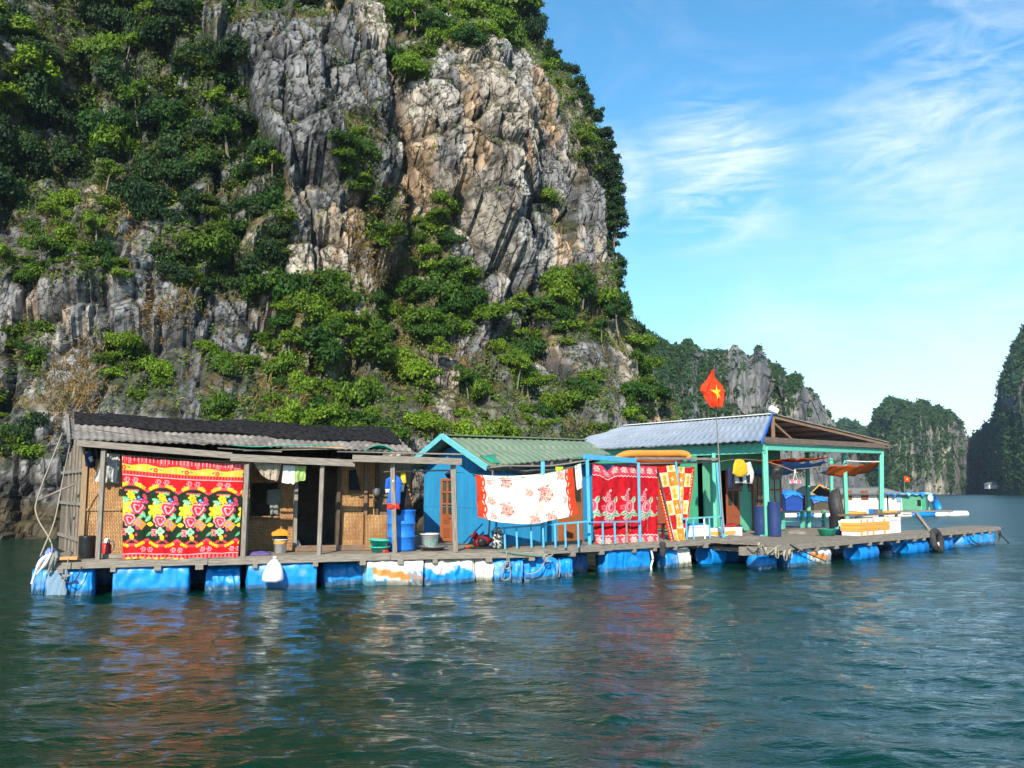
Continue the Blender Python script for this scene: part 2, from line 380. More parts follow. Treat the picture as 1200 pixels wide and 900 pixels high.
def cells(x, y, sx, sy, seed, tilt=1.0):
    """faceted blocks: per-cell offset plus a tilted plane; returns height, edge distance, cell random"""
    u = x / sx; v = y / sy; i0 = np.floor(u); j0 = np.floor(v)
    d1 = np.full(u.shape, 9.); d2 = np.full(u.shape, 9.); hh = np.zeros(u.shape); rr = np.zeros(u.shape)
    for di in (-1, 0, 1):
        for dj in (-1, 0, 1):
            i = i0 + di; j = j0 + dj
            px = i + .1 + .8 * hsh(i, j, seed); py = j + .1 + .8 * hsh(i, j, seed + 5)
            du = u - px; dv = v - py; dv0 = dv; d = np.maximum(np.abs(du), np.abs(dv)) * .45 + np.sqrt(du * du + dv * dv) * .55
            r = hsh(i, j, seed + 9)
            h = (r - .5) + tilt * (du * (hsh(i, j, seed + 13) - .5) * 1.6 + dv * (hsh(i, j, seed + 21) - .60) * (1.3 if sy < 6 else .6))
            nearer = d < d1
            d2 = np.where(nearer, d1, np.minimum(d2, d)); hh = np.where(nearer, h, hh); rr = np.where(nearer, hsh(i, j, seed + 31), rr)
            d1 = np.where(nearer, d, d1)
    return hh, d2 - d1, rr
def np_mesh(name, P, faces, cols=None, matl=None, smooth=False, extra=None):
    me = bpy.data.meshes.new(name); n = len(P); f = len(faces); k = faces.shape[1]
    me.vertices.add(n); me.vertices.foreach_set('co', np.asarray(P, dtype=np.float32).ravel())
    me.loops.add(f * k); me.loops.foreach_set('vertex_index', faces.astype(np.int32).ravel())
    me.polygons.add(f); me.polygons.foreach_set('loop_start', np.arange(f, dtype=np.int32) * k)
    try: me.polygons.foreach_set('loop_total', np.full(f, k, dtype=np.int32))
    except Exception: pass
    me.polygons.foreach_set('use_smooth', np.full(f, smooth)); me.update(calc_edges=True)
    if cols is not None:
        at = me.color_attributes.new('Col', 'FLOAT_COLOR', 'POINT'); c = np.ones((n, 4), dtype=np.float32); c[:, :3] = cols
        at.data.foreach_set('color', c.ravel())
    if matl: me.materials.append(matl)
    return me
def grid_faces(m, n, wrap=False):
    i = np.arange(m - 1)[:, None]; j = np.arange(n - 1)[None, :]; a = (i * n + j).ravel()
    return np.stack([a, a + 1, a + n + 1, a + n], 1)
def in_poly(x, y, poly):
    r = np.zeros(x.shape, bool); n = len(poly)
    for k in range(n):
        x1, y1 = poly[k]; x2, y2 = poly[(k + 1) % n]
        if y1 == y2: continue
        c = ((y1 > y) != (y2 > y)) & (x < (x2 - x1) * (y - y1) / (y2 - y1) + x1); r ^= c
    return r
def to_px(P):
    x = P[..., 0]; y = P[..., 1]; z = P[..., 2] - H; c = math.cos(TILT); s = math.sin(TILT)
    fw = y * c + z * s; up = -y * s + z * c
    return 600 + F * x / fw, 450 - F * up / fw

# ------------------------------------------------------------ water
def build_water():
    yp = np.concatenate([np.arange(1500, 740, -14.), np.arange(740, 330, -1.1), np.arange(330, 24, -.62)])
    d1 = H * F / yp
    d2 = d1[-1] * np.geomspace(1.02, 31, 90)
    d = np.concatenate([d1, d2]); dr = np.gradient(d)
    fa = np.linspace(-R(40), R(40), 1250); ca = np.linspace(R(40), R(320), 90)[1:-1]
    a = np.concatenate([fa, ca]); n = len(a); m = len(d)
    A, D = np.meshgrid(a, d); DR = np.broadcast_to(dr[:, None], A.shape)
    x = np.sin(A) * D; y = np.cos(A) * D; z = np.zeros_like(x)
    sp = np.maximum(DR, 0.0011 * D)
    wr = np.random.default_rng(3)
    near = D < 400
    for k in range(80):
        lam = .20 * (2.8 / .20) ** (wr.random() ** 1.35); th = R(200) + wr.normal(0, .62)
        kx = 2 * math.pi / lam * math.sin(th); ky = 2 * math.pi / lam * math.cos(th)
        amp = .0031 * lam ** .85
        wgt = np.clip((lam / sp - 2.5) / 3, 0, 1)
        ph = x * kx + y * ky + wr.random() * 6.28 + 1.2 * np.sin(x * .21 + y * .13 + k)
        z += np.where(near, amp * wgt * np.sin(ph), 0)
    patch = .15 + 1.6 * fbm(x * .10, y * .22, 3, 77)
    z *= patch
    P = np.stack([x, y, z], -1).reshape(-1, 3)
    f = grid_faces(m, n)
    i = np.arange(m - 1); wf = np.stack([i * n + n - 1, i * n, (i + 1) * n, (i + 1) * n + n - 1], 1)
    P = np.concatenate([P, [[0, 0, 0]]]); c = len(P) - 1
    j = np.arange(n); j2 = (j + 1) % n
    f = np.concatenate([f, wf])[:, ::-1]
    tri = np.stack([np.full(n, c), j, j2, j2], 1)
    # centre fan as tris folded into quads would be degenerate: join pairs
    j = np.arange(0, n - 1, 2); tri = np.stack([np.full(len(j), c), j + 2 - (j + 2 >= n) * n, j + 1, j], 1)
    f = np.concatenate([f, tri])
    m_, nt, b = mk('sea_water'); tcn = nt.nodes.new('ShaderNodeTexCoord'); src = tcn.outputs['Object']
    n0 = ramp(nt, tex_noise(nt, src, .12, 4), .35, .65)
    col = mixc(nt, n0, (.0003, .020, .009), (.0004, .030, .016)); nt.links.new(col, b.inputs['Base Color'])
    b.inputs['Roughness'].default_value = .04; b.inputs['IOR'].default_value = 1.33; b.inputs['Specular IOR Level'].default_value = .5
    n1 = tex_noise(nt, src, 3.6, 6, .62, (.55, 1, 1), .5); n2 = tex_noise(nt, src, .9, 4, .55, (.5, 1, 1), .5)
    n3 = tex_noise(nt, src, 9, 3, .5, (.7, 1, 1), .2)
    ad = nt.nodes.new('ShaderNodeMath'); ad.operation = 'MULTIPLY_ADD'; nt.links.new(n2, ad.inputs[0]); ad.inputs[1].default_value = 2.2; nt.links.new(n1, ad.inputs[2])
    ad2 = nt.nodes.new('ShaderNodeMath'); ad2.operation = 'MULTIPLY_ADD'; nt.links.new(n3, ad2.inputs[0]); ad2.inputs[1].default_value = .3; nt.links.new(ad.outputs[0], ad2.inputs[2])
    va = nt.nodes.new('ShaderNodeVertexColor'); va.layer_name = 'Col'; hm = nt.nodes.new('ShaderNodeMath'); hm.operation = 'MULTIPLY'; rr = nt.nodes.new('ShaderNodeMapRange'); nt.links.new(va.outputs[0], rr.inputs[0]); rr.inputs[1].default_value = .32; rr.inputs[2].default_value = 1; rr.inputs[3].default_value = .04; rr.inputs[4].default_value = .30; nt.links.new(rr.outputs[0], b.inputs['Roughness'])
    nt.links.new(va.outputs[0], hm.inputs[0]); nt.links.new(ad2.outputs[0], hm.inputs[1]); bumpn(nt, b, hm.outputs[0], .75, .20)
    Dv = np.hypot(P[:, 0], P[:, 1]); ch = np.clip(.30 + (Dv - 12) / 70, .30, 1); me = np_mesh('water', P, f, np.stack([ch] * 3, 1), m_, True); o = link('water', me); tag(o, kind='structure')
build_water()
bed = MB(); bed.lathe([(0.01, -9), (2850, -9)], 48, cap=(False, False)); tag(bed.build('seabed', DARK), kind='structure')

# ------------------------------------------------------------ limestone
def rock_material(name, bscale=1.0, strength=.8, dist=.10, crk=.035):
    m, nt, b = mk(name); tcn = nt.nodes.new('ShaderNodeTexCoord'); src = tcn.outputs['Object']
    a = nt.nodes.new('ShaderNodeVertexColor'); a.layer_name = 'Col'
    s1 = ramp(nt, tex_noise(nt, src, 1.1 / bscale, 9, .72, (1, 1, .22), .6), .30, .70)
    col = mixc(nt, s1, mixc(nt, 1.0, a.outputs[0], (.50, .50, .52), 'MULTIPLY'), mixc(nt, 1.0, a.outputs[0], (1.25, 1.23, 1.2), 'MULTIPLY'))
    v = nt.nodes.new('ShaderNodeTexVoronoi'); v.feature = 'DISTANCE_TO_EDGE'; v.inputs['Scale'].default_value = .8 / bscale
    mp = nt.nodes.new('ShaderNodeMapping'); mp.inputs['Scale'].default_value = (1, 1, .6); nt.links.new(src, mp.inputs[0])
    nz = nt.nodes.new('ShaderNodeTexNoise'); nz.inputs['Scale'].default_value = .9 / bscale; nz.inputs['Detail'].default_value = 5; nt.links.new(mp.outputs[0], nz.inputs['Vector'])
    mv = nt.nodes.new('ShaderNodeVectorMath'); mv.operation = 'MULTIPLY_ADD'; nt.links.new(nz.outputs['Color'], mv.inputs[0]); mv.inputs[1].default_value = (1.6 * bscale,) * 3
    nt.links.new(mp.outputs[0], mv.inputs[2]); nt.links.new(mv.outputs[0], v.inputs['Vector'])
    ck = ramp(nt, v.outputs['Distance'], 0.0 if crk else -1, crk)
    col = mixc(nt, ck, mixc(nt, 1.0, col, (.28, .27, .26), 'MULTIPLY'), col)
    st = ramp(nt, tex_noise(nt, src, .35 / bscale, 8, .7, (1.6, 1.6, .16), 1.0, (9, 2, 4)), .54, .62)
    col = mixc(nt, st, col, mixc(nt, 1.0, col, (.40, .39, .39), 'MULTIPLY'))
    nt.links.new(col, b.inputs['Base Color']); b.inputs['Roughness'].default_value = .95; b.inputs['Specular IOR Level'].default_value = .15
    h = tex_noise(nt, src, 1.6 / bscale, 11, .68, (1, 1, .5), .4)
    ml = nt.nodes.new('ShaderNodeMath'); ml.operation = 'MULTIPLY_ADD'; nt.links.new(ck, ml.inputs[0]); ml.inputs[1].default_value = .22; nt.links.new(h, ml.inputs[2])
    bumpn(nt, b, ml.outputs[0], strength, dist * 4 * bscale)
    return m
ROCK = rock_material('limestone_cliff_face')
ROCKF = rock_material('far_limestone', 5.0, .9, .12, 0)

def interp_curve(pts, n):
    """Catmull-Rom through the points, n samples evenly spaced along its length"""
    P = np.array(pts, float); P = np.vstack([2 * P[0] - P[1], P, 2 * P[-1] - P[-2]]); out = []
    for i in range(1, len(P) - 2):
        t = np.linspace(0, 1, 60, endpoint=(i == len(P) - 3))[:, None]; a, b, c, d = P[i - 1], P[i], P[i + 1], P[i + 2]
        out.append(.5 * ((2 * b) + (c - a) * t + (2 * a - 5 * b + 4 * c - d) * t * t + (3 * b - a - 3 * c + d) * t ** 3))
    Q = np.vstack(out); return Q
FOOT = [(-95, 60), (-60, 44), (-40, 37), (-24, 37.5), (-9, 42), (4, 50), (13.5, 60), (14.2, 72), (13.6, 86), (8.5, 104), (-4, 125)]
TOPC = [(-80, 110), (-60, 98), (-45, 92), (-32, 90), (-22, 90), (-15, 91), (-10.5, 93), (-8.5, 97), (-9, 103), (-13, 111), (-22, 122)]
WZ = [(-3, -.03), (0, 0), (2, .02), (8.5, .148), (15, .215), (21, .25), (25, .25), (29, .25), (33.5, .30), (37, .375), (40, .44), (43.5, .49), (60, .82), (72, .97), (76, 1.04)]

# zones of growth on the cliff as seen in the photograph, carried onto the rock by line of sight
ZONES = {
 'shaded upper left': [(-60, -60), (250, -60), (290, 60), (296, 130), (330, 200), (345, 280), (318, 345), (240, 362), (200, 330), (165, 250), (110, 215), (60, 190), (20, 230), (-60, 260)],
 'left ledges': [(50, 235), (135, 225), (150, 300), (140, 350), (70, 330), (0, 335), (-60, 340), (-60, 290), (20, 295)],
 'lower left': [(120, 395), (172, 400), (180, 470), (150, 480), (120, 440)],
 'lower left2': [(10, 370), (58, 375), (62, 450), (20, 440)],
 'lower left3': [(-40, 460), (40, 470), (50, 545), (-40, 560)],
 'lower left4': [(180, 425), (205, 430), (205, 470), (178, 465)],
 'lower left5': [(236, 405), (290, 420), (335, 440), (345, 505), (240, 505)],
 'centre gully': [(310, 390), (352, 330), (400, 322), (440, 345), (485, 300), (540, 298), (574, 320), (572, 372), (545, 392), (512, 400), (508, 470), (528, 515), (318, 515)],
 'centre strips': [(390, 150), (425, 135), (438, 190), (430, 220), (392, 218)],
 'centre strips2': [(418, 222), (460, 228), (466, 285), (425, 290)],
 'centre strips3': [(482, 262), (520, 225), (535, 250), (530, 300), (486, 305)],
 'summit': [(435, -60), (612, -60), (628, 10), (630, 52), (600, 60), (560, 50), (520, 62), (480, 100), (455, 60)],
 'summit2': [(240, -60), (400, -60), (410, 5), (370, 15), (330, 10), (270, 15)],
 'right edge': [(612, -40), (640, 40), (668, 78), (700, 130), (722, 190), (745, 262), (722, 275), (700, 225), (676, 180), (668, 130), (640, 85), (618, 60)],
 'right face': [(600, 345), (650, 318), (700, 310), (742, 300), (775, 400), (785, 520), (735, 520), (725, 430), (700, 400), (650, 405), (605, 400)],
 'right face2': [(640, 225), (672, 232), (670, 272), (645, 268)],
 'foot of the cliff': [(545, 470), (580, 400), (622, 395), (650, 440), (700, 430), (690, 475), (705, 500), (740, 520), (530, 520)],
}
def zone_mask(x, y):
    r = np.zeros(x.shape, bool)
    for p in ZONES.values(): r |= in_poly(x, y, p)
    return r
def resample(Q, n, dens=None):
    seg = np.r_[0, np.cumsum(np.hypot(*np.diff(Q, axis=0).T))]; t = seg / seg[-1]
    return t
def build_cliff():
    Fq = interp_curve(FOOT, 0); Tq = interp_curve(TOPC, 0)
    seg = np.hypot(*np.diff(Fq, axis=0).T); mid = (Fq[1:] + Fq[:-1]) / 2
    vis = np.where((mid[:, 0] > -34) & (mid[:, 1] < 106), 1.0, .25)
    cum = np.r_[0, np.cumsum(seg * vis)]; NS = 900
    tt = np.linspace(0, cum[-1], NS); idx = np.interp(tt, cum, np.arange(len(cum)))
    ip = lambda Q: np.stack([np.interp(idx, np.arange(len(Q)), Q[:, k]) for k in (0, 1)], 1)
    Fp = ip(Fq); Tp = ip(Tq); S = np.interp(idx, np.arange(len(cum)), np.r_[0, np.cumsum(seg)])
    z = np.concatenate([np.arange(-3, 42, .105), np.linspace(42, 76, 110)]); m = len(z)
    wz = np.interp(z, [a for a, _ in WZ], [b for _, b in WZ])
    ker = np.ones(9) / 9; wz = np.convolve(np.pad(wz, 4, 'edge'), ker, 'valid')
    base = Fp[None] * (1 - wz[:, None, None]) + Tp[None] * wz[:, None, None]
    tg = np.gradient(base, axis=1); tg /= np.linalg.norm(tg, axis=2, keepdims=True); nrm = np.stack([tg[..., 1], -tg[..., 0]], -1)
    Sg, Zg = np.meshgrid(S, z)
    # warp the block pattern so that joints run unevenly
    ws = Sg + 2.0 * (fbm(Sg * .09, Zg * .07, 3, 5) - .5) * 2 + Zg * .10; wzz = Zg + 2.0 * (fbm(Sg * .08, Zg * .09, 3, 11) - .5) * 2 - Sg * .12
    ws2 = ws + .55 * (fbm(Sg * .5, Zg * .4, 3, 25) - .5) * 2; wz2 = wzz + .55 * (fbm(Sg * .5, Zg * .4, 3, 26) - .5) * 2
    D = np.zeros_like(Sg); crack = np.zeros_like(Sg)
    spec = [(11, 19, 3.4, 3, 0), (4.8, 10, 2.2, 13, .6), (2.3, 4.6, .95, 23, .5), (1.0, 2.0, .30, 33, .16), (.5, .85, .10, 43, .06)]
    rnd = []
    for i, (sx, sy, amp, sd, cr) in enumerate(spec):
        h, e, r = cells(ws if i < 2 else ws2, wzz if i < 2 else wz2, sx, sy, sd)
        D += h * amp; rnd.append((r, e, h))
        if cr: D -= cr * np.exp(-(e / .09) ** 2); crack += np.exp(-(e / .07) ** 2) * (1 if i > 1 else .7)
    D += (fbm(Sg * .9, Zg * .35, 5, 51) - .5) * .9 + (np.abs(fbm(Sg * 1.6, Zg * .5, 4, 61) - .5) - .1) * .8
    # large shapes: gully in the upper left, a ledge low on the left, a buttress in the middle, a chimney right of it
    px, py = to_px(np.concatenate([base, Zg[..., None]], -1))
    def bl(cx, cy, rx, ry): return np.exp(-(((px - cx) / rx) ** 2 + ((py - cy) / ry) ** 2))
    D += -5.5 * bl(130, 80, 150, 150) + 2.2 * bl(60, 330, 120, 60) + 1.5 * bl(330, 90, 60, 200) + 2.2 * bl(560, 170, 80, 150) - 2.4 * bl(465, 330, 50, 90) - 1.8 * bl(640, 330, 22, 140) + 1.6 * bl(700, 470, 30, 60) + 1.2 * bl(505, 430, 25, 70)
    kk = 1.0; D = np.minimum.accumulate(D - kk * Zg, axis=0) + kk * Zg
    D += 2.5 * bl(380, 500, 260, 40) * (px < 700) - 1.0 * bl(30, 590, 60, 18)
    D += 11 / (1 + np.exp((py + 42) / 9)) * np.exp(-((px - 40) / 210) ** 4) * (py > -420)  # overhang added above the view to cast shade on the upper left
    D += np.where(Zg < 1.6, -.7 * np.clip((1.6 - Zg) / 1.0, 0, 1) * (1 - np.clip((.5 - Zg), 0, 1)), 0) + np.where(Zg < .6, .5, 0)
    D *= 1 - .45 * np.clip((px - 640) / 60, 0, 1)
    fade = 1 - np.clip((Zg - 68) / 8, 0, 1) * .6; D *= fade
    P = np.concatenate([base + nrm * D[..., None], Zg[..., None] + (fbm(Sg * .3, Zg * .3, 3, 91)[..., None] - .5) * .6], -1)
    # surface slope for colour
    du = np.gradient(P, axis=1); dv = np.gradient(P, axis=0); nn = np.cross(du, dv); nn /= np.linalg.norm(nn, axis=2, keepdims=True) + 1e-9
    up = nn[..., 2]
    g = .26 + .16 * (fbm(Sg * .5, Zg * .3, 5, 71) - .5) + .05 * (rnd[2][0] - .5) + .035 * (rnd[3][0] - .5)
    col = np.stack([g * 1.0, g * 1.0, g * 1.0], -1)
    lt = fbm(Sg * .33 + 7 + .5 * fbm(Sg * 1.2, Zg * .8, 3, 80), Zg * .16 + .5 * fbm(Sg * 1.1, Zg * .9, 3, 79), 4, 81); 
    pale = np.clip(((.45 * rnd[1][0] + .35 * rnd[2][0] + .2 * rnd[3][0]) * .50 + lt * .85 + .22 * np.exp(-((px - 545) / 150) ** 2) - .765) / .06, 0, 1)
    pale *= (.75 + .25 * fbm(Sg * 2.5, Zg * 2, 3, 82))
    cream = np.array([.54, .47, .38]); white = np.array([.50, .49, .46])
    mixw = np.clip((fbm(Sg * .2, Zg * .15, 2, 83) - .42) / .15, 0, 1)[..., None]
    col = col * (1 - pale[..., None] * .9) + (cream * mixw + white * (1 - mixw)) * pale[..., None] * .9
    og = np.clip((fbm(Sg * .45, Zg * .16, 4, 84) - .63) / .06, 0, 1)[..., None] * np.clip(pale + .05, 0, 1)[..., None]
    col = col * (1 - og * .75) + np.array([.55, .36, .20]) * og * .75
    col *= (1 - .72 * np.clip(crack, 0, 1))[..., None]
    veg = zone_mask(px, py)
    soil = np.clip((up - .50) / .3, 0, 1) * .8 * (fbm(Sg * .6, Zg * .6, 3, 85) > .40) + veg * .75 * np.clip((fbm(Sg * 1.1, Zg * 1.1, 3, 86) - .30) / .2, 0, 1)
    soil = np.clip(soil, 0, .9)[..., None]; sc_ = np.array([.045, .055, .022]) + np.array([.10, .05, .015]) * np.clip((fbm(Sg * .8, Zg * .8, 3, 87) - .5) * 5, 0, 1)[..., None]
    col = col * (1 - soil) + sc_ * soil
    tide = np.clip((1.7 - Zg + (fbm(Sg * .5, Zg * .5, 2, 88) - .5)) / .5, 0, 1)[..., None] * .85
    col = col * (1 - tide) + np.array([.085, .065, .035]) * (.6 + .9 * fbm(Sg, Zg * 3, 3, 89))[..., None] * tide
    f = grid_faces(m, NS)[:, ::1]
    me = np_mesh('cliff', P.reshape(-1, 3), f, np.clip(col, .004, .8).reshape(-1, 3), ROCK, False)
    o = link('cliff', me); tag(o, kind='structure')
    # coarse copy for placing growth on it
    q = P[::3, ::2]; mm, nn_ = q.shape[:2]
    bv = BVHTree.FromPolygons([tuple(p) for p in q.reshape(-1, 3).tolist()], grid_faces(mm, nn_).tolist())
    return bv, P, nn, veg, up, px, py
BV, CP, CN, CVEG, CUP, CPX, CPY = build_cliff()

# ------------------------------------------------------------ far karst hills
def hill(name, prof, Y, depth, seed, nx=420, nz=150, tone=.17, cream=.8, xr=None, back=.8, vegl=.5, lean=0):
    X = np.array([(p[0] - 600) / F * Y for p in prof]); Z = np.array([max(H + (HOR - p[1]) / F * Y * 1.0, -1) for p in prof])
    xs = np.linspace(X[0], X[-1], nx); zt = np.interp(xs, X, Z); zt = np.maximum(zt, .5)
    sc1 = Y / 60.
    zt = zt + sc1 * (fbm(xs / sc1 / 1.2, xs * 0, 4, seed) - .5) * 2.0 * np.clip(zt / 20, 0, 1)
    t = np.concatenate([np.linspace(0, 1, nz), np.linspace(1, 2, nz // 3)[1:]])
    T, XX = np.meshgrid(t, xs, indexing='ij'); ZT = np.broadcast_to(zt[None], T.shape)
    tf = np.clip(T, 0, 1); tb = np.clip(T - 1, 0, 1)
    hz = np.where(T <= 1, np.sin(tf * math.pi / 2) ** .8, np.cos(tb * math.pi / 2) ** .7)
    Zc = ZT * hz - 2 * (T < .001)
    dy = -depth * (1 - tf ** 1.5) * np.clip(ZT / ZT.max(), .15, 1) ** .6 + depth * back * tb ** 1.4
    S = XX; ws = S / sc1; wz = (Zc) / sc1 + T
    D = np.zeros_like(T)
    for sx, sy, a, sd in ((9, 12, 1.3, 1), (3.2, 6, 1.3, 2), (1.3, 3.4, .9, 3), (.6, 1.8, .45, 4)):
        h, e, r = cells(ws + 2 * fbm(ws * .1, wz * .1, 2, sd), wz + 2 * fbm(ws * .1, wz * .1, 2, sd + 1), sx, sy, seed + sd * 7); D += h * a - .3 * a * np.exp(-(e / .12) ** 2)
    cr = r
    D *= sc1 * np.clip(np.sin(np.clip(T, 0, 1.6) * math.pi / 1.6) * 1.6, 0, 1)
    veg = fbm(ws * .22, wz * .16, 4, seed + 50)
    P = np.stack([XX * (1 + (dy - D) / Y), Y + dy - D, (Zc - .0035 * Y * np.clip(T * 1.2, 0, 1)) * (1 - np.clip(D, -9, 9) / Y)], -1)
    du = np.gradient(P, axis=1); dv = np.gradient(P, axis=0); nn = np.cross(du, dv); nn /= np.linalg.norm(nn, axis=2, keepdims=True) + 1e-9
    veg = veg + (.30 if seed > 250 else .16) * np.clip(1 - Zc / (.55 * ZT.max()), 0, 1)
    vm = np.clip((veg + .55 * (nn[..., 2] - .35) - (1 - vegl)) / .05, 0, 1)
    if seed == 300: vm = np.maximum(vm, np.clip(.9 - np.abs(XX - X.mean()) * 0, 0, 0))
    g = tone * (.75 + .5 * fbm(ws * .8, wz * .3, 4, seed + 60)); col = np.stack([g, g * .98, g * .94], -1)
    pl = np.clip((fbm(ws * .5, wz * .35, 3, seed + 70) - .60) / .05, 0, 1)[..., None] * cream
    col = col * (1 - pl) + np.array([.5, .45, .36]) * pl
    gr = np.array([.035, .075, .02]) * (.6 + .9 * fbm(ws * 2.2, wz * 2.2, 3, seed + 80))[..., None]
    col = col * (1 - vm[..., None] * .92) + gr * vm[..., None] * .92
    me = np_mesh(name, P.reshape(-1, 3), grid_faces(*T.shape), np.clip(col, .004, .8).reshape(-1, 3), ROCKF, False)
    o = link(name, me); tag(o, kind='structure')
    return P, nn, vm
hills = []
hills.append(hill('hills', [(700, 420), (745, 385), (757, 390), (775, 402), (790, 409), (806, 406), (820, 403), (850, 399), (866, 403), (880, 416), (888, 414), (900, 424), (915, 432), (926, 446), (940, 450), (952, 463), (962, 476), (974, 492), (986, 508), (1000, 530), (1020, 573)], 250, 60, 100, tone=.24, vegl=.45))
hills.append(hill('hills', [(940, 560), (965, 505), (985, 494), (1005, 494), (1020, 500), (1045, 520), (1070, 560), (1090, 573)], 620, 90, 200, nx=160, nz=60, vegl=.9))
hills.append(hill('hills', [(979, 573), (997, 545), (1007, 510), (1019, 492), (1029, 480), (1043, 472), (1057, 468), (1075, 466), (1090, 465), (1099, 470), (1107, 478), (1117, 485), (1127, 495), (1132, 512), (1135, 518), (1144, 514), (1156, 506), (1174, 500), (1204, 500), (1244, 540), (1274, 573)], 450, 110, 300, nx=330, nz=110, tone=.22, vegl=.48))
hills.append(hill('hills', [(1150, 573), (1156, 556), (1159, 530), (1162, 500), (1167, 480), (1172, 455), (1178, 436), (1185, 420), (1192, 409), (1202, 401), (1215, 392), (1250, 380), (1300, 385), (1400, 440), (1500, 573)], 380, 90, 400, nx=330, nz=130, tone=.13, vegl=.52, cream=.3))

# ------------------------------------------------------------ growth on the cliff
def leaf_material(name, lo, hi, tr=.35):
    m, nt, b = mk(name); a = nt.nodes.new('ShaderNodeVertexColor'); a.layer_name = 'Col'
    oi = nt.nodes.new('ShaderNodeObjectInfo'); c = mixc(nt, ramp(nt, oi.outputs['Random'], .15, .95), lo, hi)
    c = mixc(nt, 1.0, c, a.outputs[0], 'MULTIPLY')
    nt.links.new(c, b.inputs['Base Color']); b.inputs['Roughness'].default_value = .55; b.inputs['Specular IOR Level'].default_value = .3
    t = nt.nodes.new('ShaderNodeBsdfTranslucent'); t2 = mixc(nt, 1.0, c, (1.5, 1.4, .5), 'MULTIPLY'); nt.links.new(t2, t.inputs[0])
    ms = nt.nodes.new('ShaderNodeMixShader'); ms.inputs[0].default_value = tr; nt.links.new(b.outputs[0], ms.inputs[1]); nt.links.new(t.outputs[0], ms.inputs[2])
    nt.links.new(ms.outputs[0], nt.nodes['Material Output'].inputs[0]); return m
LEAF = leaf_material('leaves', (.026, .085, .006), (.155, .26, .012))
LEAFD = leaf_material('dark_leaves', (.014, .045, .010), (.035, .085, .015))  # dark foliage; also carries the shade painted into the upper left shrubs
GRASSM = leaf_material('dry_grass', (.30, .19, .07), (.26, .20, .07), .2)
BARK = mat('pale_bark', (.20, .17, .13), (.11, .09, .07), rough=.95, bump=.4, coord='Object')
def leaf_quads(C, Nn, size, r, droop=.25):
    """small folded leaf sprays at points C facing roughly Nn; returns verts, quads, greys"""
    n = len(C); nn = Nn + r.normal(0, .55, (n, 3)); nn[:, 2] += droop; nn /= np.linalg.norm(nn, axis=1, keepdims=True)
    t = np.cross(nn, r.normal(0, 1, (n, 3))); t /= np.linalg.norm(t, axis=1, keepdims=True) + 1e-9; b = np.cross(nn, t)
    s = (size * r.uniform(.6, 1.35, n))[:, None]; asp = r.uniform(.45, .8, n)[:, None]
    bend = nn * s * .22
    v = np.stack([C - t * s, C + b * s * asp - bend, C + t * s, C - b * s * asp - bend], 1).reshape(-1, 3)
    f = np.arange(n * 4).reshape(-1, 4)
    g = np.repeat(r.uniform(.55, 1.3, n), 4); h = np.repeat(r.uniform(-.12, .22, n), 4)
    return v, f, np.stack([g * (1 + h), g, g * (1 - h * .6)], 1)
def shrub_mesh(seed, nl=9, leaves=1500, size=.085, flat=.75, mname='shrub', m=None, airy=False):
    r = np.random.default_rng(seed); Cs = []; Ns = []
    lob = r.normal(0, 1, (nl, 3)); lob /= np.linalg.norm(lob, axis=1, keepdims=True); lob *= r.uniform(.25, .72, (nl, 1)); lob[:, 2] = np.abs(lob[:, 2]) * flat
    rad = r.uniform(.22, .46, nl) * (.75 if airy else 1); per = (rad ** 2 / (rad ** 2).sum() * leaves).astype(int); tone = []
    for c, a, k in zip(lob, rad, per):
        d = r.normal(0, 1, (k, 3)); d /= np.linalg.norm(d, axis=1, keepdims=True)
        d[:, 2] = np.where(d[:, 2] < -.3, -d[:, 2], d[:, 2])
        ql = r.uniform(.55, 1.08, (k, 1)) ** .7; bumpy = 1 + .22 * np.sin(d[:, :1] * 7 + c[0] * 9) * np.sin(d[:, 1:2] * 8 + c[1] * 7) + .15 * np.sin(d[:, 2:3] * 11)
        Cs.append(c + d * a * ql * bumpy * [1, 1, .8]); Ns.append(d); tone += [r.uniform(.75, 1.25)] * k
    v, f, g = leaf_quads(np.vstack(Cs), np.vstack(Ns), size, r); g = g * np.repeat(np.array(tone), 4)[:, None]
    return np_mesh(mname, v, f, g, m or LEAF, False)
SHR = [shrub_mesh(10 + i, 10 + i % 4, 2600, .058, m=LEAF) for i in range(6)]
SHRD = [shrub_mesh(30 + i, 11, 2600, .056, m=LEAFD) for i in range(4)]
CRN = [shrub_mesh(50 + i, 13, 2200, .055, flat=1.0, airy=True, mname='crown', m=LEAFD) for i in range(4)]
def trunk_mesh(seed):
    r = random.Random(seed); mb = MB(); top = V(r.uniform(-.15, .15), r.uniform(-.15, .15), .55)
    mb.tube([V(0, 0, -.9), V(r.uniform(-.08, .08), 0, -.3), top * .5, top], [.05, .042, .034, .022], 7)
    for k in range(5):
        a = r.uniform(0, 6.28); e = V(math.cos(a) * r.uniform(.35, .7), math.sin(a) * r.uniform(.35, .7), r.uniform(.35, .8))
        s = V(0, 0, r.uniform(-.2, .3)); mb.tube([s, s.lerp(e, .5) + V(0, 0, .05), e], [.024, .016, .007], 5)
    me = bpy.data.meshes.new('trunk'); me.from_pydata(mb.v, [], mb.f); me.materials.append(BARK); return me
TRK = [trunk_mesh(i) for i in range(4)]
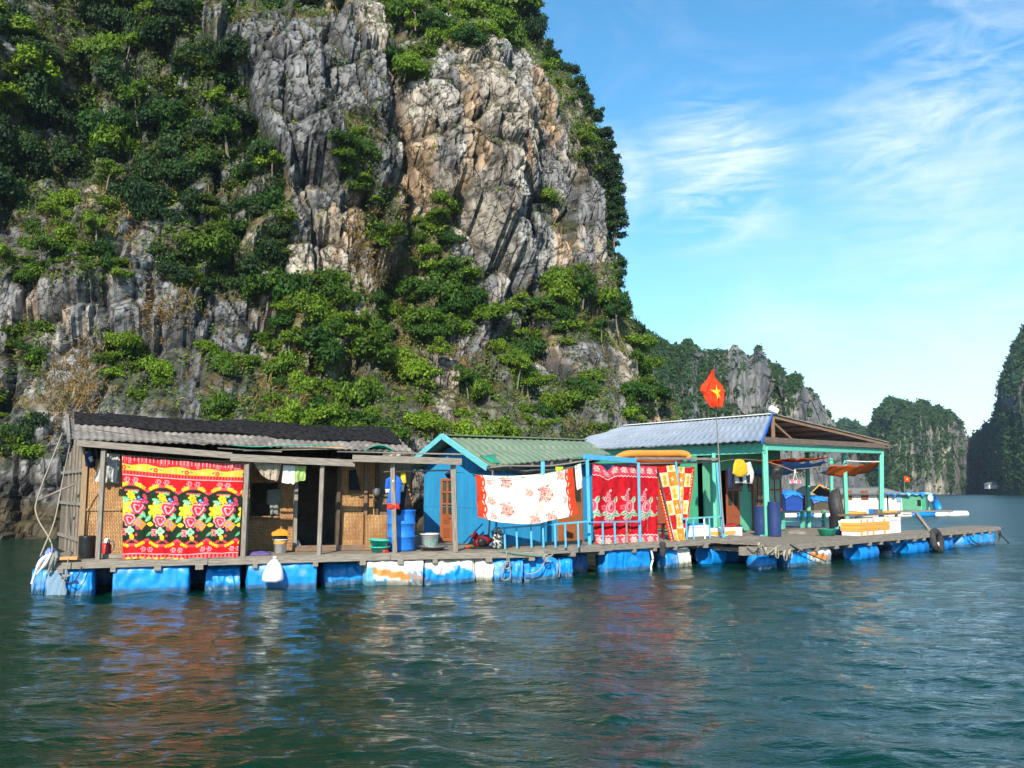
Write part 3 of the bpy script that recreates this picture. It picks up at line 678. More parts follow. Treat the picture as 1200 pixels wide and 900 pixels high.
zlabel = {
 'shaded upper left': 'leafy shrub mostly coloured dark as shade in the upper left thicket of the cliff',
 'left ledges': 'bushy green shrub on the left ledges of the cliff above bare grey blocks',
 'lower left': 'green shrub in the upright patch above the left end of the wooden hut',
 'lower left2': 'green shrub on the far left rock, level with the pale bare blocks',
 'lower left3': 'dull green shrub low on the far left rock beside the wooden hut',
 'lower left4': 'small green shrub on bare rock above the floral blanket hut roof',
 'lower left5': 'bright green shrub just above the black net on the wooden hut roof',
 'centre gully': 'bright green shrub in the broad thicket filling the middle gully of the cliff',
 'centre strips': 'green shrub in the narrow upright strip on the pale middle rock',
 'centre strips2': 'green shrub in the clump below the upright green strip on the middle rock',
 'centre strips3': 'green shrub in the small clump clinging to the rock over the blue house',
 'summit': 'green shrub in the growth hanging over the top middle of the cliff',
 'summit2': 'dark green shrub at the top edge of the photo above bare grey rock',
 'right edge': 'dark green shrub along the right skyline of the cliff',
 'right face': 'green shrub on the lower right flank of the cliff above the pavilion roof',
 'right face2': 'single dark shrub patch on the bare rock high on the right of the cliff',
 'foot of the cliff': 'lush green shrub at the cliff foot behind the green roof',
}
def cast(px, py):
    d = ray_dir(px, py).normalized(); h = BV.ray_cast(C0, d, 300); return h
placed = []
def place_shrubs():
    r = random.Random(5); cand = []
    for zn, poly in ZONES.items():
        xs = [p[0] for p in poly]; ys = [p[1] for p in poly]; area = 0
        for k in range(len(poly)): x1, y1 = poly[k]; x2, y2 = poly[(k + 1) % len(poly)]; area += x1 * y2 - x2 * y1
        area = abs(area) / 2; n = max(2, int(area / 470)); got = []
        tries = 0
        while len(got) < n and tries < 4000:
            tries += 1; x = r.uniform(min(xs), max(xs)); y = r.uniform(min(ys), max(ys))
            if x < -30 or y < -35: 
                if r.random() < .7: continue
            if not in_poly(np.array([x]), np.array([y]), poly)[0]: continue
            if any((x - a) ** 2 + (y - b) ** 2 < 13 ** 2 for a, b in got): continue
            got.append((x, y))
        for x, y in got:
            h = cast(x, y)
            if h[0] is None: continue
            cand.append((zn, x, y, h[0], h[1], h[3]))
    r.shuffle(cand)
    for zn, x, y, p, n, dist in cand[:296]:
        dark = zn in ('shaded upper left', 'summit2', 'right edge', 'right face2') and r.random() < .75 or zn == 'lower left3'  # upper left: deep shade is put into the leaf colour
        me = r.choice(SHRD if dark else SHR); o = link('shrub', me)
        big = zn in ('shaded upper left', 'centre gully', 'foot of the cliff', 'summit', 'right face', 'right edge')
        s = dist / F * (r.uniform(17, 35) if big else r.uniform(12, 24))
        nn = Vector(n); 
        if nn.dot(p - C0) > 0: nn = -nn
        nn.z = max(nn.z, 0); o.location = p + nn * s * .18 - V(0, 0, s * .25)
        o.scale = (s * r.uniform(.75, 1.1), s * r.uniform(.75, 1.1), s * r.uniform(.85, 1.6)); o.rotation_euler = (r.uniform(-.25, .25), r.uniform(-.25, .25), r.uniform(0, 6.28))
        tag(o, zlabel[zn], 'shrub', 'shrubs: ' + zlabel[zn].split(' shrub ')[1])
        placed.append((x, y))
place_shrubs()
def place_tree(px, py, rpx, i, label, grp):
    best = None
    for dx in range(0, 60, 3):
        h = cast(px - dx, py)
        if h[0] is not None: best = h; break
    if best is None: return
    p, n, dist = best[0], best[1], best[3]; s = dist / F * rpx
    q = C0 + ray_dir(px - dx + rpx * (.3 if py < 285 else .1), py).normalized() * dist
    t = thing('tree', label, 'tree', q - V(0, 0, .3 * s), grp); t.scale = (s * 1.05, s * 1.05, s * 1.45); t.rotation_euler.z = i * 1.3
    link('trunk', TRK[i % 4], t); link('crown', CRN[i % 4], t)
rt = random.Random(3)
CRNL = [shrub_mesh(70 + i, 13, 2600, .052, flat=1.0, airy=True, mname='crown', m=LEAF) for i in range(3)]
def slope_trees():
    r = random.Random(21)
    for zn, k, lab in (('centre gully', 8, 'taller light green tree with a pale trunk in the middle thicket of the cliff'), ('shaded upper left', 9, 'taller tree with a pale trunk rising out of the upper left thicket'), ('foot of the cliff', 5, 'light green pale trunked tree at the cliff foot behind the houses'), ('right face', 4, 'light green pale trunked tree on the lower right flank of the cliff'), ('left ledges', 3, 'small tree with a pale trunk on the left ledges of the cliff'), ('summit', 3, 'tree with a pale trunk in the growth at the top middle of the cliff')):
        poly = ZONES[zn]; xs = [p[0] for p in poly]; ys = [p[1] for p in poly]; t = 0
        while k > 0 and t < 500:
            t += 1; x = r.uniform(max(min(xs), 5), max(xs)); y = r.uniform(max(min(ys), 5), min(max(ys), 470))
            if not in_poly(np.array([x]), np.array([y]), poly)[0]: continue
            h = cast(x, y)
            if h[0] is None: continue
            k -= 1; s = h[3] / F * r.uniform(16, 27); n = Vector(h[1]); n = -n if n.dot(h[0] - C0) > 0 else n; n.z = 0
            o = thing('tree', lab, 'tree', h[0] + n * s * .75 + V(0, 0, s * .55), 'trees: ' + lab); o.scale = (s * .85, s * .85, s * 1.15); o.rotation_euler = (r.uniform(-.15, .15), r.uniform(-.15, .15), r.uniform(0, 6.28))
            link('trunk', TRK[k % 4], o); link('crown', CRNL[k % 3], o)
slope_trees()
edge = [(628, 12), (640, 30), (650, 62), (664, 84), (676, 100), (686, 122), (696, 140), (703, 160), (712, 182), (718, 205), (726, 225), (733, 245), (738, 262), (728, 285), (734, 310), (739, 335), (743, 360), (748, 385), (754, 368), (752, 410), (757, 435), (760, 460), (764, 485)]
edge += [(634, 20), (657, 74), (681, 112), (691, 131), (708, 172), (715, 194), (723, 216), (730, 236), (737, 254), (736, 274), (731, 296), (737, 322)]
for i, (x, y) in enumerate(edge):
    place_tree(x - 3, y, rt.uniform(12, 19) * (1 if y < 285 else .8), i, 'small dark tree on the right skyline of the cliff against the sky' if y < 400 else 'small dark tree on the low right edge of the cliff beside the grey far hill', 'small trees on the right skyline of the cliff' if y < 400 else 'small trees low on the right edge of the cliff')

def undergrowth():
    r = np.random.default_rng(9); Pf = CP.reshape(-1, 3); Nf = CN.reshape(-1, 3); px = CPX.ravel(); py = CPY.ravel(); veg = CVEG.ravel(); up = CUP.ravel()
    ok = (px > -60) & (px < 830) & (py > -80) & (py < 560)
    fb = fbm(Pf[:, 0] * .55, Pf[:, 2] * .55, 3, 7); fb2 = fbm(Pf[:, 0] * 1.6, Pf[:, 2] * 1.6, 3, 8)
    w = np.where(veg, .75, 0) * (fb > .44) + .55 * (up > .42) * (fb2 > .50) + .10 * (fb2 > .66)
    w *= ok; w = w / w.sum()
    idx = r.choice(len(Pf), 34000, p=w); 
    C = np.repeat(Pf[idx], 5, axis=0) + r.normal(0, .22, (len(idx) * 5, 3)); Nn = np.repeat(Nf[idx], 5, axis=0)
    sgn = np.sign(-(Nn * (C - np.array([0, 0, H]))).sum(1))[:, None]; Nn = Nn * sgn; C += Nn * .12
    v, f, g = leaf_quads(C, Nn, .088, r, .4); g *= np.repeat(r.uniform(.6, 1.3, len(idx)), 20)[:, None]
    o = link('undergrowth', np_mesh('undergrowth', v, f, g, LEAF)); tag(o, 'low leafy undergrowth and creepers covering the ledges of the cliff', 'undergrowth', kind='stuff')
    # dry grass
    zg = [(450, 300, 60), (190, 375, 35), (230, 360, 20), (90, 440, 40), (150, 250, 45), (180, 195, 30), (340, 440, 30), (430, 400, 40), (640, 360, 30), (655, 345, 20), (350, 470, 60), (95, 480, 40), (300, 480, 30), (30, 260, 30), (560, 420, 30), (700, 360, 30)]
    w = np.zeros(len(Pf))
    for a, b, s in zg: w += np.exp(-((px - a) ** 2 + (py - b) ** 2) / (s * s * .6))
    w += .05 * (up > .3); w *= ok; w /= w.sum(); w *= np.where(veg, .35, 1); w /= w.sum(); idx = r.choice(len(Pf), 3400, p=w); C = np.repeat(Pf[idx], 9, axis=0) + r.normal(0, .10, (len(idx) * 9, 3)); n = len(C)
    Nn = np.repeat(Nf[idx], 9, axis=0); Nn *= np.sign(-(Nn * (C - np.array([0, 0, H]))).sum(1))[:, None]
    dr = Nn * .5 + np.array([0, 0, .5]) + r.normal(0, .4, (n, 3)); ln = r.uniform(.2, .5, (n, 1)); wd = r.normal(0, 1, (n, 3)); wd /= np.linalg.norm(wd, axis=1, keepdims=True); wd *= .022
    tip = C + dr * ln - np.array([0, 0, .12]); mid = C + dr * ln * .55
    v = np.stack([C - wd, C + wd, mid + wd, mid - wd, mid - wd, mid + wd, tip + wd * .2, tip - wd * .2], 1).reshape(-1, 3); f = np.arange(n * 8).reshape(-1, 4)
    g = np.repeat(r.uniform(.5, 1.2, n), 8)[:, None] * np.ones(3)
    o = link('dry_grass', np_mesh('dry_grass', v, f, g, GRASSM)); tag(o, 'tufts of dry tan and orange grass on the cliff ledges', 'grass', kind='stuff')
undergrowth()
def thicket():
    # more shrubs of the same kinds, smaller than the ones above, as one mass
    r = np.random.default_rng(44); vs = []; fs = []; gs = []; off = 0; n = 0
    src = []
    for me in SHR[:3]:
        a = np.zeros(len(me.vertices) * 3, dtype=np.float32); me.vertices.foreach_get('co', a); a = a.reshape(-1, 4, 3); c = np.zeros(len(me.vertices) * 4, dtype=np.float32); me.color_attributes['Col'].data.foreach_get('color', c); src.append((a, c.reshape(-1, 4, 4)[..., :3]))
    names = list(ZONES); areas = []
    for zn in names:
        poly = ZONES[zn]; areas.append(abs(sum(poly[k][0] * poly[(k + 1) % len(poly)][1] - poly[(k + 1) % len(poly)][0] * poly[k][1] for k in range(len(poly)))) / 2)
    areas = np.array(areas); areas /= areas.sum()
    for zn, ar in zip(names, areas):
        poly = ZONES[zn]; xs = [p[0] for p in poly]; ys = [p[1] for p in poly]; k = int(ar * 300) + 1; t = 0
        while k > 0 and t < 3000:
            t += 1; x = r.uniform(min(xs), max(xs)); y = r.uniform(min(ys), max(ys))
            if not in_poly(np.array([x]), np.array([y]), poly)[0]: continue
            h = cast(x, y)
            if h[0] is None: continue
            k -= 1; p, nn, dist = h[0], Vector(h[1]), h[3]; s = dist / F * r.uniform(11, 22)
            if nn.dot(p - C0) > 0: nn = -nn
            a, c = src[r.integers(3)]; sel = r.choice(len(a), 650, replace=False); q = a[sel].reshape(-1, 3) * 1.0; cen = np.repeat(a[sel].mean(1), 4, axis=0); q = cen + (q - cen) * 1.5
            th = r.uniform(0, 6.28); ct, st = math.cos(th), math.sin(th); q = np.stack([q[:, 0] * ct - q[:, 1] * st, q[:, 0] * st + q[:, 1] * ct, q[:, 2]], 1) * s
            q += np.array(p + nn * s * .1 - V(0, 0, s * .3)); vs.append(q); fs.append(np.arange(len(q)).reshape(-1, 4) + off); off += len(q)
            dk = .5 if zn in ('shaded upper left', 'summit2') else 1.0; gs.append(c[sel].reshape(-1, 3) * r.uniform(.6, 1.25) * dk)  # dk darkens the upper left bushes: shade painted into their colour
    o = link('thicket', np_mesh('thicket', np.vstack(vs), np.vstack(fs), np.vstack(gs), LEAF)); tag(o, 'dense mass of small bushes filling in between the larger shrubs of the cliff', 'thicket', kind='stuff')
thicket()
def far_forest():
    r = np.random.default_rng(19); vs = []; fs = []; gs = []; o_ = 0
    for (P, nn, vm), cnt, sz in zip(hills, (9000, 2500, 9500, 12000), (.85, 2.2, 1.5, 1.3)):
        Pf = P.reshape(-1, 3); w = (vm.ravel() + .02) * (Pf[:, 2] > .5); n_ = P.shape[0]; half = np.zeros(P.shape[:2]); half[:int(n_ * .82)] = 1; w *= half.ravel(); w /= w.sum()
        idx = r.choice(len(Pf), cnt, p=w); C = np.repeat(Pf[idx], 4, axis=0); C = C + r.normal(0, sz * .45, C.shape); Nn = np.tile(np.array([[.1, -.6, .6]]), (len(C), 1))
        v, f, g = leaf_quads(C, Nn, sz * .5, r, .3); g *= np.repeat(r.uniform(.55, 1.35, cnt), 16)[:, None]
        vs.append(v); fs.append(f + o_); gs.append(g); o_ += len(v)
    o = link('far_forest', np_mesh('far_forest', np.vstack(vs), np.vstack(fs), np.vstack(gs), LEAFD)); tag(o, 'dark green forest covering the far limestone hills', 'forest', kind='stuff')
far_forest()

# ------------------------------------------------------------ printed cloth painting
class Cv:
    def __init__(s, w, h, c): s.w = w; s.h = h; s.a = np.zeros((h, w, 3)); s.a[:] = c; s.x, s.y = np.meshgrid((np.arange(w) + .5) / h, (np.arange(h) + .5) / h); s.W = w / h
    def put(s, m, c): s.a[m] = c
    def ell(s, cx, cy, rx, ry, c, rot=0):
        dx = s.x - cx; dy = s.y - cy; a = math.cos(rot); b = math.sin(rot); u = dx * a + dy * b; v = -dx * b + dy * a
        s.put((u / rx) ** 2 + (v / ry) ** 2 < 1, c)
    def leaf(s, cx, cy, l, wd, rot, c, c2=None):
        dx = s.x - cx; dy = s.y - cy; a = math.cos(rot); b = math.sin(rot); u = (dx * a + dy * b) / l; v = (-dx * b + dy * a) / wd
        m = (np.abs(u) < 1) & (np.abs(v) < (1 - u * u) * 1.0); s.put(m, c)
        if c2: s.put(m & (np.abs(v) < .22) & (np.abs(u) < .8), c2)
    def flower(s, cx, cy, r, c, cc, n=5, rot=0):
        dx = s.x - cx; dy = s.y - cy; th = np.arctan2(dy, dx) + rot; d = np.hypot(dx, dy)
        s.put(d < r * (.62 + .38 * np.abs(np.cos(th * n / 2))), c); s.put(d < r * .28, cc)
    def rose(s, cx, cy, r, c1, c2, c3):
        dx = s.x - cx; dy = s.y - cy; th = np.arctan2(dy, dx); d = np.hypot(dx, dy) / r; m = d < .88 + .12 * np.cos(th * 6)
        s.put(m, c1); q = np.sin(d * 13 + th * 1.0 + 1.2 * np.sin(th * 3)); s.put(m & (q > .45), c2); s.put(m & (q < -.72), c3); s.put((d < .2), c3)
    def rect(s, x0, y0, x1, y1, c): s.put((s.x >= x0) & (s.x < x1) & (s.y >= y0) & (s.y < y1), c)
rd = (.62, .010, .014); pk = (.72, .09, .13); lp = (.85, .42, .42); yl = (.85, .55, .02); bkg = (.012, .028, .014); gr_ = (.10, .42, .16); lg = (.38, .68, .40); og_ = (.82, .30, .04); bl_ = (.05, .33, .68); wt = (.86, .82, .76)
def paint_floral():
    c = Cv(300, 250, rd); W = c.W
    c.rect(0, 0, W, .075, (.72, .02, .03)); c.put((c.y < .075) & (np.sin(c.x * 120 + 6 * np.sin(c.x * 31)) > .45), (.85, .14, .16))
    c.put((c.y < .05) & (np.sin(c.x * 170) > .8), (.9, .4, .36))
    wv = .01 * np.sin(c.x * 2 * math.pi / .31)
    c.put((c.y > .078 + wv) & (c.y < .145), (.86, .50, .05))
    P = .305
    for k in range(5):
        x = .12 + k * P - .1
        c.flower(x, .118, .026, (.7, .06, .02), yl); c.leaf(x + .045, .112, .022, .010, .4, gr_); c.leaf(x - .045, .112, .022, .010, -.4, (.05, .3, .25)); c.flower(x + .15, .118, .016, (.2, .5, .4), yl)
    c.put((c.y > .145) & (c.y < .185) & (np.sin(c.x * 200) > .2), (.75, .10, .10)); c.rect(0, .186, W, .191, lp)
    env = .30 + .085 * np.abs(np.sin((c.x - .13) * math.pi / P)) * 1 - .02
    env = .35 - .06 * np.abs(np.sin((c.x + .06) * math.pi / P)); low = .85 - .06 * (1 - np.abs(np.sin((c.x + .06) * math.pi / P)))
    c.put((c.y > env) & (c.y < low), bkg)
    for k in range(-1, 6):
        x = k * P + .09
        for sx in (-1, 1):
            c.rose(x + sx * .04, .235, .034, pk, lp, (.45, .01, .02)); c.rose(x + sx * .085, .275, .022, (.6, .05, .07), lp, rd)
            c.rose(x + P / 2 + sx * .035, .905, .032, pk, lp, (.45, .01, .02))
        for j in range(-3, 4): c.flower(x + P / 2 + j * .02 - .15, .335 + .0 * j, .012, (.7, .12, .16), rd)
        for j in range(-3, 4): c.flower(x + j * .018, .80 + abs(j) * .012, .014, (.7, .07, .10), rd)
    for i in range(int(W / .023) + 1):
        x = i * .023; ph = ((x + .06) / P) % 1.0; s_ = abs(math.sin(ph * math.pi))
        if .10 < ph < .38 or .62 < ph < .90:
            c.flower(x, .325 - .06 * s_, .020, yl, (.7, .35, .02), 5, i); c.flower(x, .877 - .06 * (1 - s_), .018, yl, (.7, .35, .02), 5, i)
        else: c.flower(x, .335 - .06 * s_, .014, (.72, .10, .14), rd, 5, i); c.flower(x, .865 - .06 * (1 - s_), .014, (.72, .10, .14), rd, 5, i)
    for k in range(-1, 5):
        o = k * P - .02
        c.leaf(o + .05, .42, .05, .022, .3, gr_, lg); c.leaf(o + .22, .56, .045, .024, .9, gr_, lg); c.leaf(o + .20, .59, .05, .02, 2.4, gr_, lg); c.leaf(o - .03, .60, .05, .022, 2.3, gr_, lg)
        for (dx, dy) in ((-.06, .40), (-.08, .43), (-.05, .44), (-.10, .46), (-.07, .38)): c.flower(o + dx, dy, .02, (.7, .06, .13), (.4, .01, .04))
        c.flower(o + .10, .375, .042, yl, (.8, .35, .02), 6); c.flower(o + .125, .42, .035, yl, (.8, .35, .02), 6); c.leaf(o + .15, .35, .03, .014, .2, gr_, lg)
        for (dx, dy) in ((.18, .40), (.205, .425), (.185, .435), (.225, .44)): c.flower(o + dx, dy, .018, bl_, (.5, .7, .8))
        c.flower(o + .05, .515, .088, yl, (.85, .4, .02), 7); c.flower(o + .05, .515, .03, (.9, .65, .1), (.8, .4, .0), 5)
        c.leaf(o + .05, .44, .035, .02, 1.3, lg, gr_)
        c.rose(o + .165, .495, .082, pk, lp, (.48, .01, .03)); c.rose(o + .09, .615, .074, pk, lp, (.48, .01, .03))
        c.put((np.abs((c.x - o - .19) * .8 + (c.y - .655) * .6) < .055) & (np.abs(-(c.x - o - .19) * .6 + (c.y - .655) * .8) < .04), og_)
        for (dx, dy) in ((.14, .62), (.17, .65), (.16, .69), (.2, .66), (.185, .62)): c.flower(o + dx, dy, .013, (.16, .14, .5), lp)
        c.leaf(o - .01, .655, .035, .022, 0, yl); c.rose(o + .03, .735, .042, pk, lp, (.48, .01, .03)); c.flower(o + .09, .725, .045, lg, gr_, 4); c.leaf(o - .02, .75, .04, .014, -.7, gr_)
        c.leaf(o + .11, .785, .034, .022, 1.4, yl, (.8, .4, .0)); c.flower(o + .17, .70, .02, (.7, .06, .1), rd); c.flower(o + .155, .765, .015, (.7, .06, .1), rd)
    c.rect(0, .945, W, .951, lp); c.put((c.y > .955) & (np.sin(c.x * 150) > .3), (.78, .16, .18))
    c.put((c.y > .978) & (c.x < .62), (.85, .50, .05)); c.put((c.y > .978) & (c.x < .62) & (np.sin(c.x * 90) > .5), (.75, .1, .05))
    return c
def paint_white():
    c = Cv(300, 150, (.84, .79, .70)); W = c.W; r_ = (.74, .05, .012)
    n = fbm(c.x * 6, c.y * 6, 3, 5); c.put(n > .56, (.85, .74, .62)); c.put(n > .66, (.84, .66, .54))
    def cluster(x, y, s):
        for dx, dy, q in ((0, 0, .09), (.07, -.02, .05), (-.05, .06, .05), (.03, .09, .06), (.10, .05, .045), (-.04, -.07, .05)):
            c.rose(x + dx * s, y + dy * s, q * s, (.78, .34, .27), (.86, .62, .52), (.62, .12, .09))
        for a in range(5): c.leaf(x + .12 * s * math.cos(a * 1.4 + 1), y + .12 * s * math.sin(a * 1.4 + 1), .03 * s, .012 * s, a * 2., (.25, .14, .08), None)
    for x, y, s in ((.58, .13, 1.0), (.56, .70, 1.2), (1.02, .35, .7), (1.36, .42, 1.35), (1.10, .92, .9), (1.45, .94, 1.0), (.25, .55, .7), (1.72, .10, .8), (1.78, .62, .7), (.24, .15, .5), (.28, .88, .6)): cluster(x, y, s)
    for x, y in ((.40, .5), (.88, .82), (1.2, .14), (.85, .3), (1.55, .2)):
        for j in range(4): c.leaf(x + .012 * j, y - .04 * j, .025, .006, 1 + j, (.55, .55, .48))
    e1 = .15 + .035 * np.abs(np.sin(c.y * math.pi / .3)); c.put(c.x < e1, r_); c.put((c.x > e1) & (c.x < e1 + .022), (.88, .84, .78))
    c.put((c.x > e1 - .05) & (c.x < e1 - .032) & (np.sin(c.y * 42) > -.3), (.86, .6, .5))
    e2 = W - .17 - .035 * np.abs(np.sin(c.y * math.pi / .3)); c.put(c.x > e2, r_); c.put((c.x < e2) & (c.x > e2 - .022), (.88, .84, .78))
    c.put((c.x < e2 + .05) & (c.x > e2 + .032) & (np.sin(c.y * 42) > -.3), (.86, .6, .5))
    for k in range(6):
        for x in (.05, .11, W - .06, W - .12): c.flower(x, .1 + k * .17 + (x > .1 and x < 1) * .05, .022, (.45, .03, .015), (.72, .3, .05))
    return c
def paint_crimson():
    c = Cv(230, 270, (.55, .006, .014)); W = c.W
    q = np.sin(c.x * 60) * np.sin(c.y * 40 + np.abs(np.sin(c.x * 30)) * 2); c.put(q > .35, (.44, .004, .012))
    for y0, y1, e in ((0, .125, .125), (.90, 1, .90)):
        c.rect(0, y0, W, y1, (.74, .05, .10))
        for k in range(8):
            x = .05 + k * .115; yy = (y0 + y1) / 2
            c.flower(x, yy, .042, (.80, .50, .42), (.6, .02, .03), 6, k); c.leaf(x + .03, yy + .02, .03, .012, .8, (.25, .35, .2)); c.rose(x - .005, yy, .026, (.7, .03, .05), lp, (.8, .6, .5))
    for yb in (.135, .885): c.put((np.abs(c.y - yb - .012 * np.abs(np.sin(c.x * 70))) < .006), (.80, .55, .5))
    for k in range(-1, 4):
        x = .215 + k * .235; y = .50
        for a, b, r_ in ((-.02, .02, 2.3), (.07, -.05, 1.9), (.06, .09, .7), (-.06, .11, 2.7), (.02, .15, 1.9), (.075, .13, .3), (-.05, -.07, .5), (-.03, .16, 2.6)): c.leaf(x + a, y + b, .055, .026, r_, (.40, .52, .38), (.05, .24, .12))
        c.flower(x - .075, y + .04, .04, (.72, .10, .16), (.5, .01, .03), 5)
        for dy, rr in ((-.16, .022), (-.12, .032), (-.075, .045)): c.rose(x - .03 + .01 * (dy < -.1), y + dy, rr, (.74, .07, .12), (.86, .45, .45), (.5, .01, .03))
        c.ell(x + .01, y + .035, .062, .088, (.82, .44, .42), .2); c.ell(x + .008, y + .03, .050, .076, (.76, .08, .13), .2); c.ell(x + .0, y + .02, .030, .055, (.84, .32, .34), .2); c.ell(x + .008, y + .03, .015, .035, (.55, .01, .03), .2)
        c.flower(x + .005, y - .19, .018, (.85, .6, .55), rd); c.flower(x - .04, y + .19, .024, (.75, .25, .28), rd)
        for j in range(8): c.ell(x + .025 + .004 * math.sin(j), y + .20 + j * .02, .003, .012, (.4, .25, .15))
    return c
def paint_check(cols=3, x0=0):
    n = 5.4; c = Cv(int(60 * cols), 330, wt); s = 1 / n; cm = (.86, .66, .36); o2 = (.84, .24, .02); rr = (.55, .01, .012)
    pat = [[rr, cm, rr, o2], [cm, o2, cm, rr], [rr, cm, rr, cm], [cm, o2, cm, o2], [rr, cm, rr, cm], [cm, o2, cm, rr], [rr, cm, o2, cm]]
    for j in range(7):
        for i in range(int(c.W / s) + 2):
            xa = i * s; ya = j * s - .10; q = pat[j % 7][(i + x0) % 4]; c.rect(xa, ya, xa + s, ya + s, q); mx = xa + s / 2; my = ya + s / 2
            if q == cm: c.flower(mx, my - .028, .042, (.80, .42, .05), (.65, .28, .03), 7); c.flower(mx, my + .035, .046, (.78, .38, .04), (.65, .28, .03), 6)
            elif q == o2:
                for a_ in range(4): c.ell(mx + .02 * math.cos(a_ * 1.571 + .5), my + .02 * math.sin(a_ * 1.571 + .5), .016, .007, wt, a_ * 1.571 + .5)
            else: c.rect(xa + .02, my - .003, xa + s - .02, my + .003, (.75, .3, .2)); c.leaf(mx, my, .05, .012, 0, (.38, .0, .01))
    return c
def paint_edge():
    c = Cv(40, 330, (.62, .02, .012))
    for k in range(9):
        c.flower(.06, .06 + k * .115, .028, (.86, .45, .04), rd, 6); c.leaf(.06, .115 + k * .115, .02, .012, .8, wt)
    return c
def paint_flag():
    c = Cv(90, 110, (.74, .05, .012)); cx, cy = .53, .60; dx = c.x - cx; dy = c.y - cy; th = np.arctan2(dx, -dy); d = np.hypot(dx, dy); R1 = .20; R2 = .082; a = 2 * math.pi / 5
    t = np.abs(((th + a / 2) % a) - a / 2); x1, y1 = R1, 0.; x2, y2 = R2 * math.cos(a / 2), R2 * math.sin(a / 2)
    px_ = d * np.cos(t); py_ = d * np.sin(t); c.put((px_ - x1) * (y2 - y1) - (py_ - y1) * (x2 - x1) > 0, c.a[0, 0]); m = ((x2 - x1) * (py_ - y1) - (y2 - y1) * (px_ - x1)) > 0
    c.put(m, (.86, .66, .03)); return c
def cloth(name, label, cat, corners, cv, folds=5, amp=.03, sag=0.0, sagb=0.0, group=None, parent=None, seed=1, side=(0, 0), droop=0):
    TL, TR, BR, BL = [Vector(p) for p in corners]; h, w_ = cv.h, cv.w
    nrm = (TR - TL).cross(BL - TL).normalized()
    if nrm.dot(TL - C0) > 0: nrm = -nrm
    nA = np.array(nrm); u = np.linspace(0, 1, w_)[None, :, None]; v = np.linspace(0, 1, h)[:, None, None]
    P = (1 - v) * ((1 - u) * np.array(TL) + u * np.array(TR)) + v * ((1 - u) * np.array(BL) + u * np.array(BR))
    P = P + np.array([0, 0, -1.]) * (sag * 4 * u * (1 - u) * (1 - v) + sagb * 4 * u * (1 - u) * v)
    U = u[..., 0] * np.ones((h, 1)); Vv = v[..., 0] * np.ones((1, w_))
    f = np.sin(U * folds * 6.28 + 2.2 * fbm(U * 4, Vv * 2, 2, seed) * 3 + Vv * .8) * (.35 + .65 * Vv) + (fbm(U * folds * 1.3, Vv * 3, 4, seed + 3) - .5) * 2.4 + (fbm(U * folds * 4, Vv * 2.4, 2, seed + 9) - .5) * .8 * (1.2 - Vv)
    P = P + nA * (f * amp)[..., None]
    P[..., 2] += (fbm(U * 7, Vv * 0, 2, seed + 5) - .5) * .05 * Vv
    if droop: P[..., 2] -= droop * np.exp(-((U - .22) / .08) ** 2) * (1 - Vv) ** 3
    back = np.array(P[::-1]) # a second skin gives the cloth its thickness
    mb = MB(); me_f = grid_faces(h, w_)
    Q = P.reshape(-1, 3); B = (P - nA * .008).reshape(-1, 3); n = len(Q)
    fr_ = me_f[:, ::-1]; bk = me_f + n
    def strip(a): a = np.array(a); return np.stack([a[:-1], a[1:], a[1:] + n, a[:-1] + n], 1)
    ed = [strip(np.arange(w_)), strip(np.arange(w_) + (h - 1) * w_), strip(np.arange(h) * w_), strip(np.arange(h) * w_ + w_ - 1)]
    faces = np.vstack([fr_, bk] + ed); allv = np.vstack([Q, B]); cc = cv.a.reshape(-1, 3); cc = np.vstack([cc, cc * .8])
    loc = root_loc(parent) if parent is not None else Vector(((TL + TR + BL + BR) / 4).to_tuple()[:2] + (float(allv[:, 2].min()),))
    me = np_mesh(name, allv - np.array(loc), faces, cc, CLOTH, True); o = link(name, me, parent)
    if parent is None: o.location = loc
    return tag(o, label, cat, group)
def plain(w_, h, c, c2=None):
    cv = Cv(w_, h, c)
    if c2: cv.put((np.sin(cv.x * 60) > .6), c2)
    return cv
def garment(name, label, cat, fr, d, parts, group=None, thick=.05):
    """parts: (part name, outline in picture units, material, offset)"""
    allp = [fr.uv(px, py, d) for _, pts, _, _ in parts for px, py in pts]; xs = [p[0] for p in allp]; zs = [p[1] for p in allp]
    t = thing(name, label, cat, fr.w(sum(xs) / len(xs), d, min(zs)), group)
    for pn, pts, m, off in parts:
        uv = [fr.uv(px, py, d) for px, py in pts]; n = len(uv); cx = sum(p[0] for p in uv) / n; cz = sum(p[1] for p in uv) / n
        mb = MB(fr.M); vs = []; fs = []
        ring = [(1.0, 0), (.97, -thick * .35), (.8, -thick * .75), (.45, -thick)]
        for s_, dy in ring: vs += [(cx + (a - cx) * s_, d + dy - off + .012 * math.sin(a * 40), cz + (b - cz) * s_) for a, b in uv]
        for q in range(len(ring) - 1):
            for k in range(n): k2 = (k + 1) % n; fs.append((q * n + k, q * n + k2, (q + 1) * n + k2, (q + 1) * n + k))
        fs.append(tuple((len(ring) - 1) * n + k for k in range(n))); b0 = len(vs); vs += [(a, d + thick * .3 - off, b) for a, b in uv]
        fs.append(tuple(b0 + k for k in range(n))[::-1])
        for k in range(n): k2 = (k + 1) % n; fs.append((b0 + k, b0 + k2, k2, k))
        mb.add(vs, fs, None, False); mb.build(pn, m, t)
    return t
def curve(p0, p1, sag, n=14, jitter=0):
    p0 = Vector(p0); p1 = Vector(p1); o = []
    for i in range(n + 1):
        t = i / n; p = p0.lerp(p1, t); p.z -= sag * 4 * t * (1 - t); o.append(p + V(random.uniform(-1, 1), random.uniform(-1, 1), random.uniform(-1, 1)) * jitter)
    return o
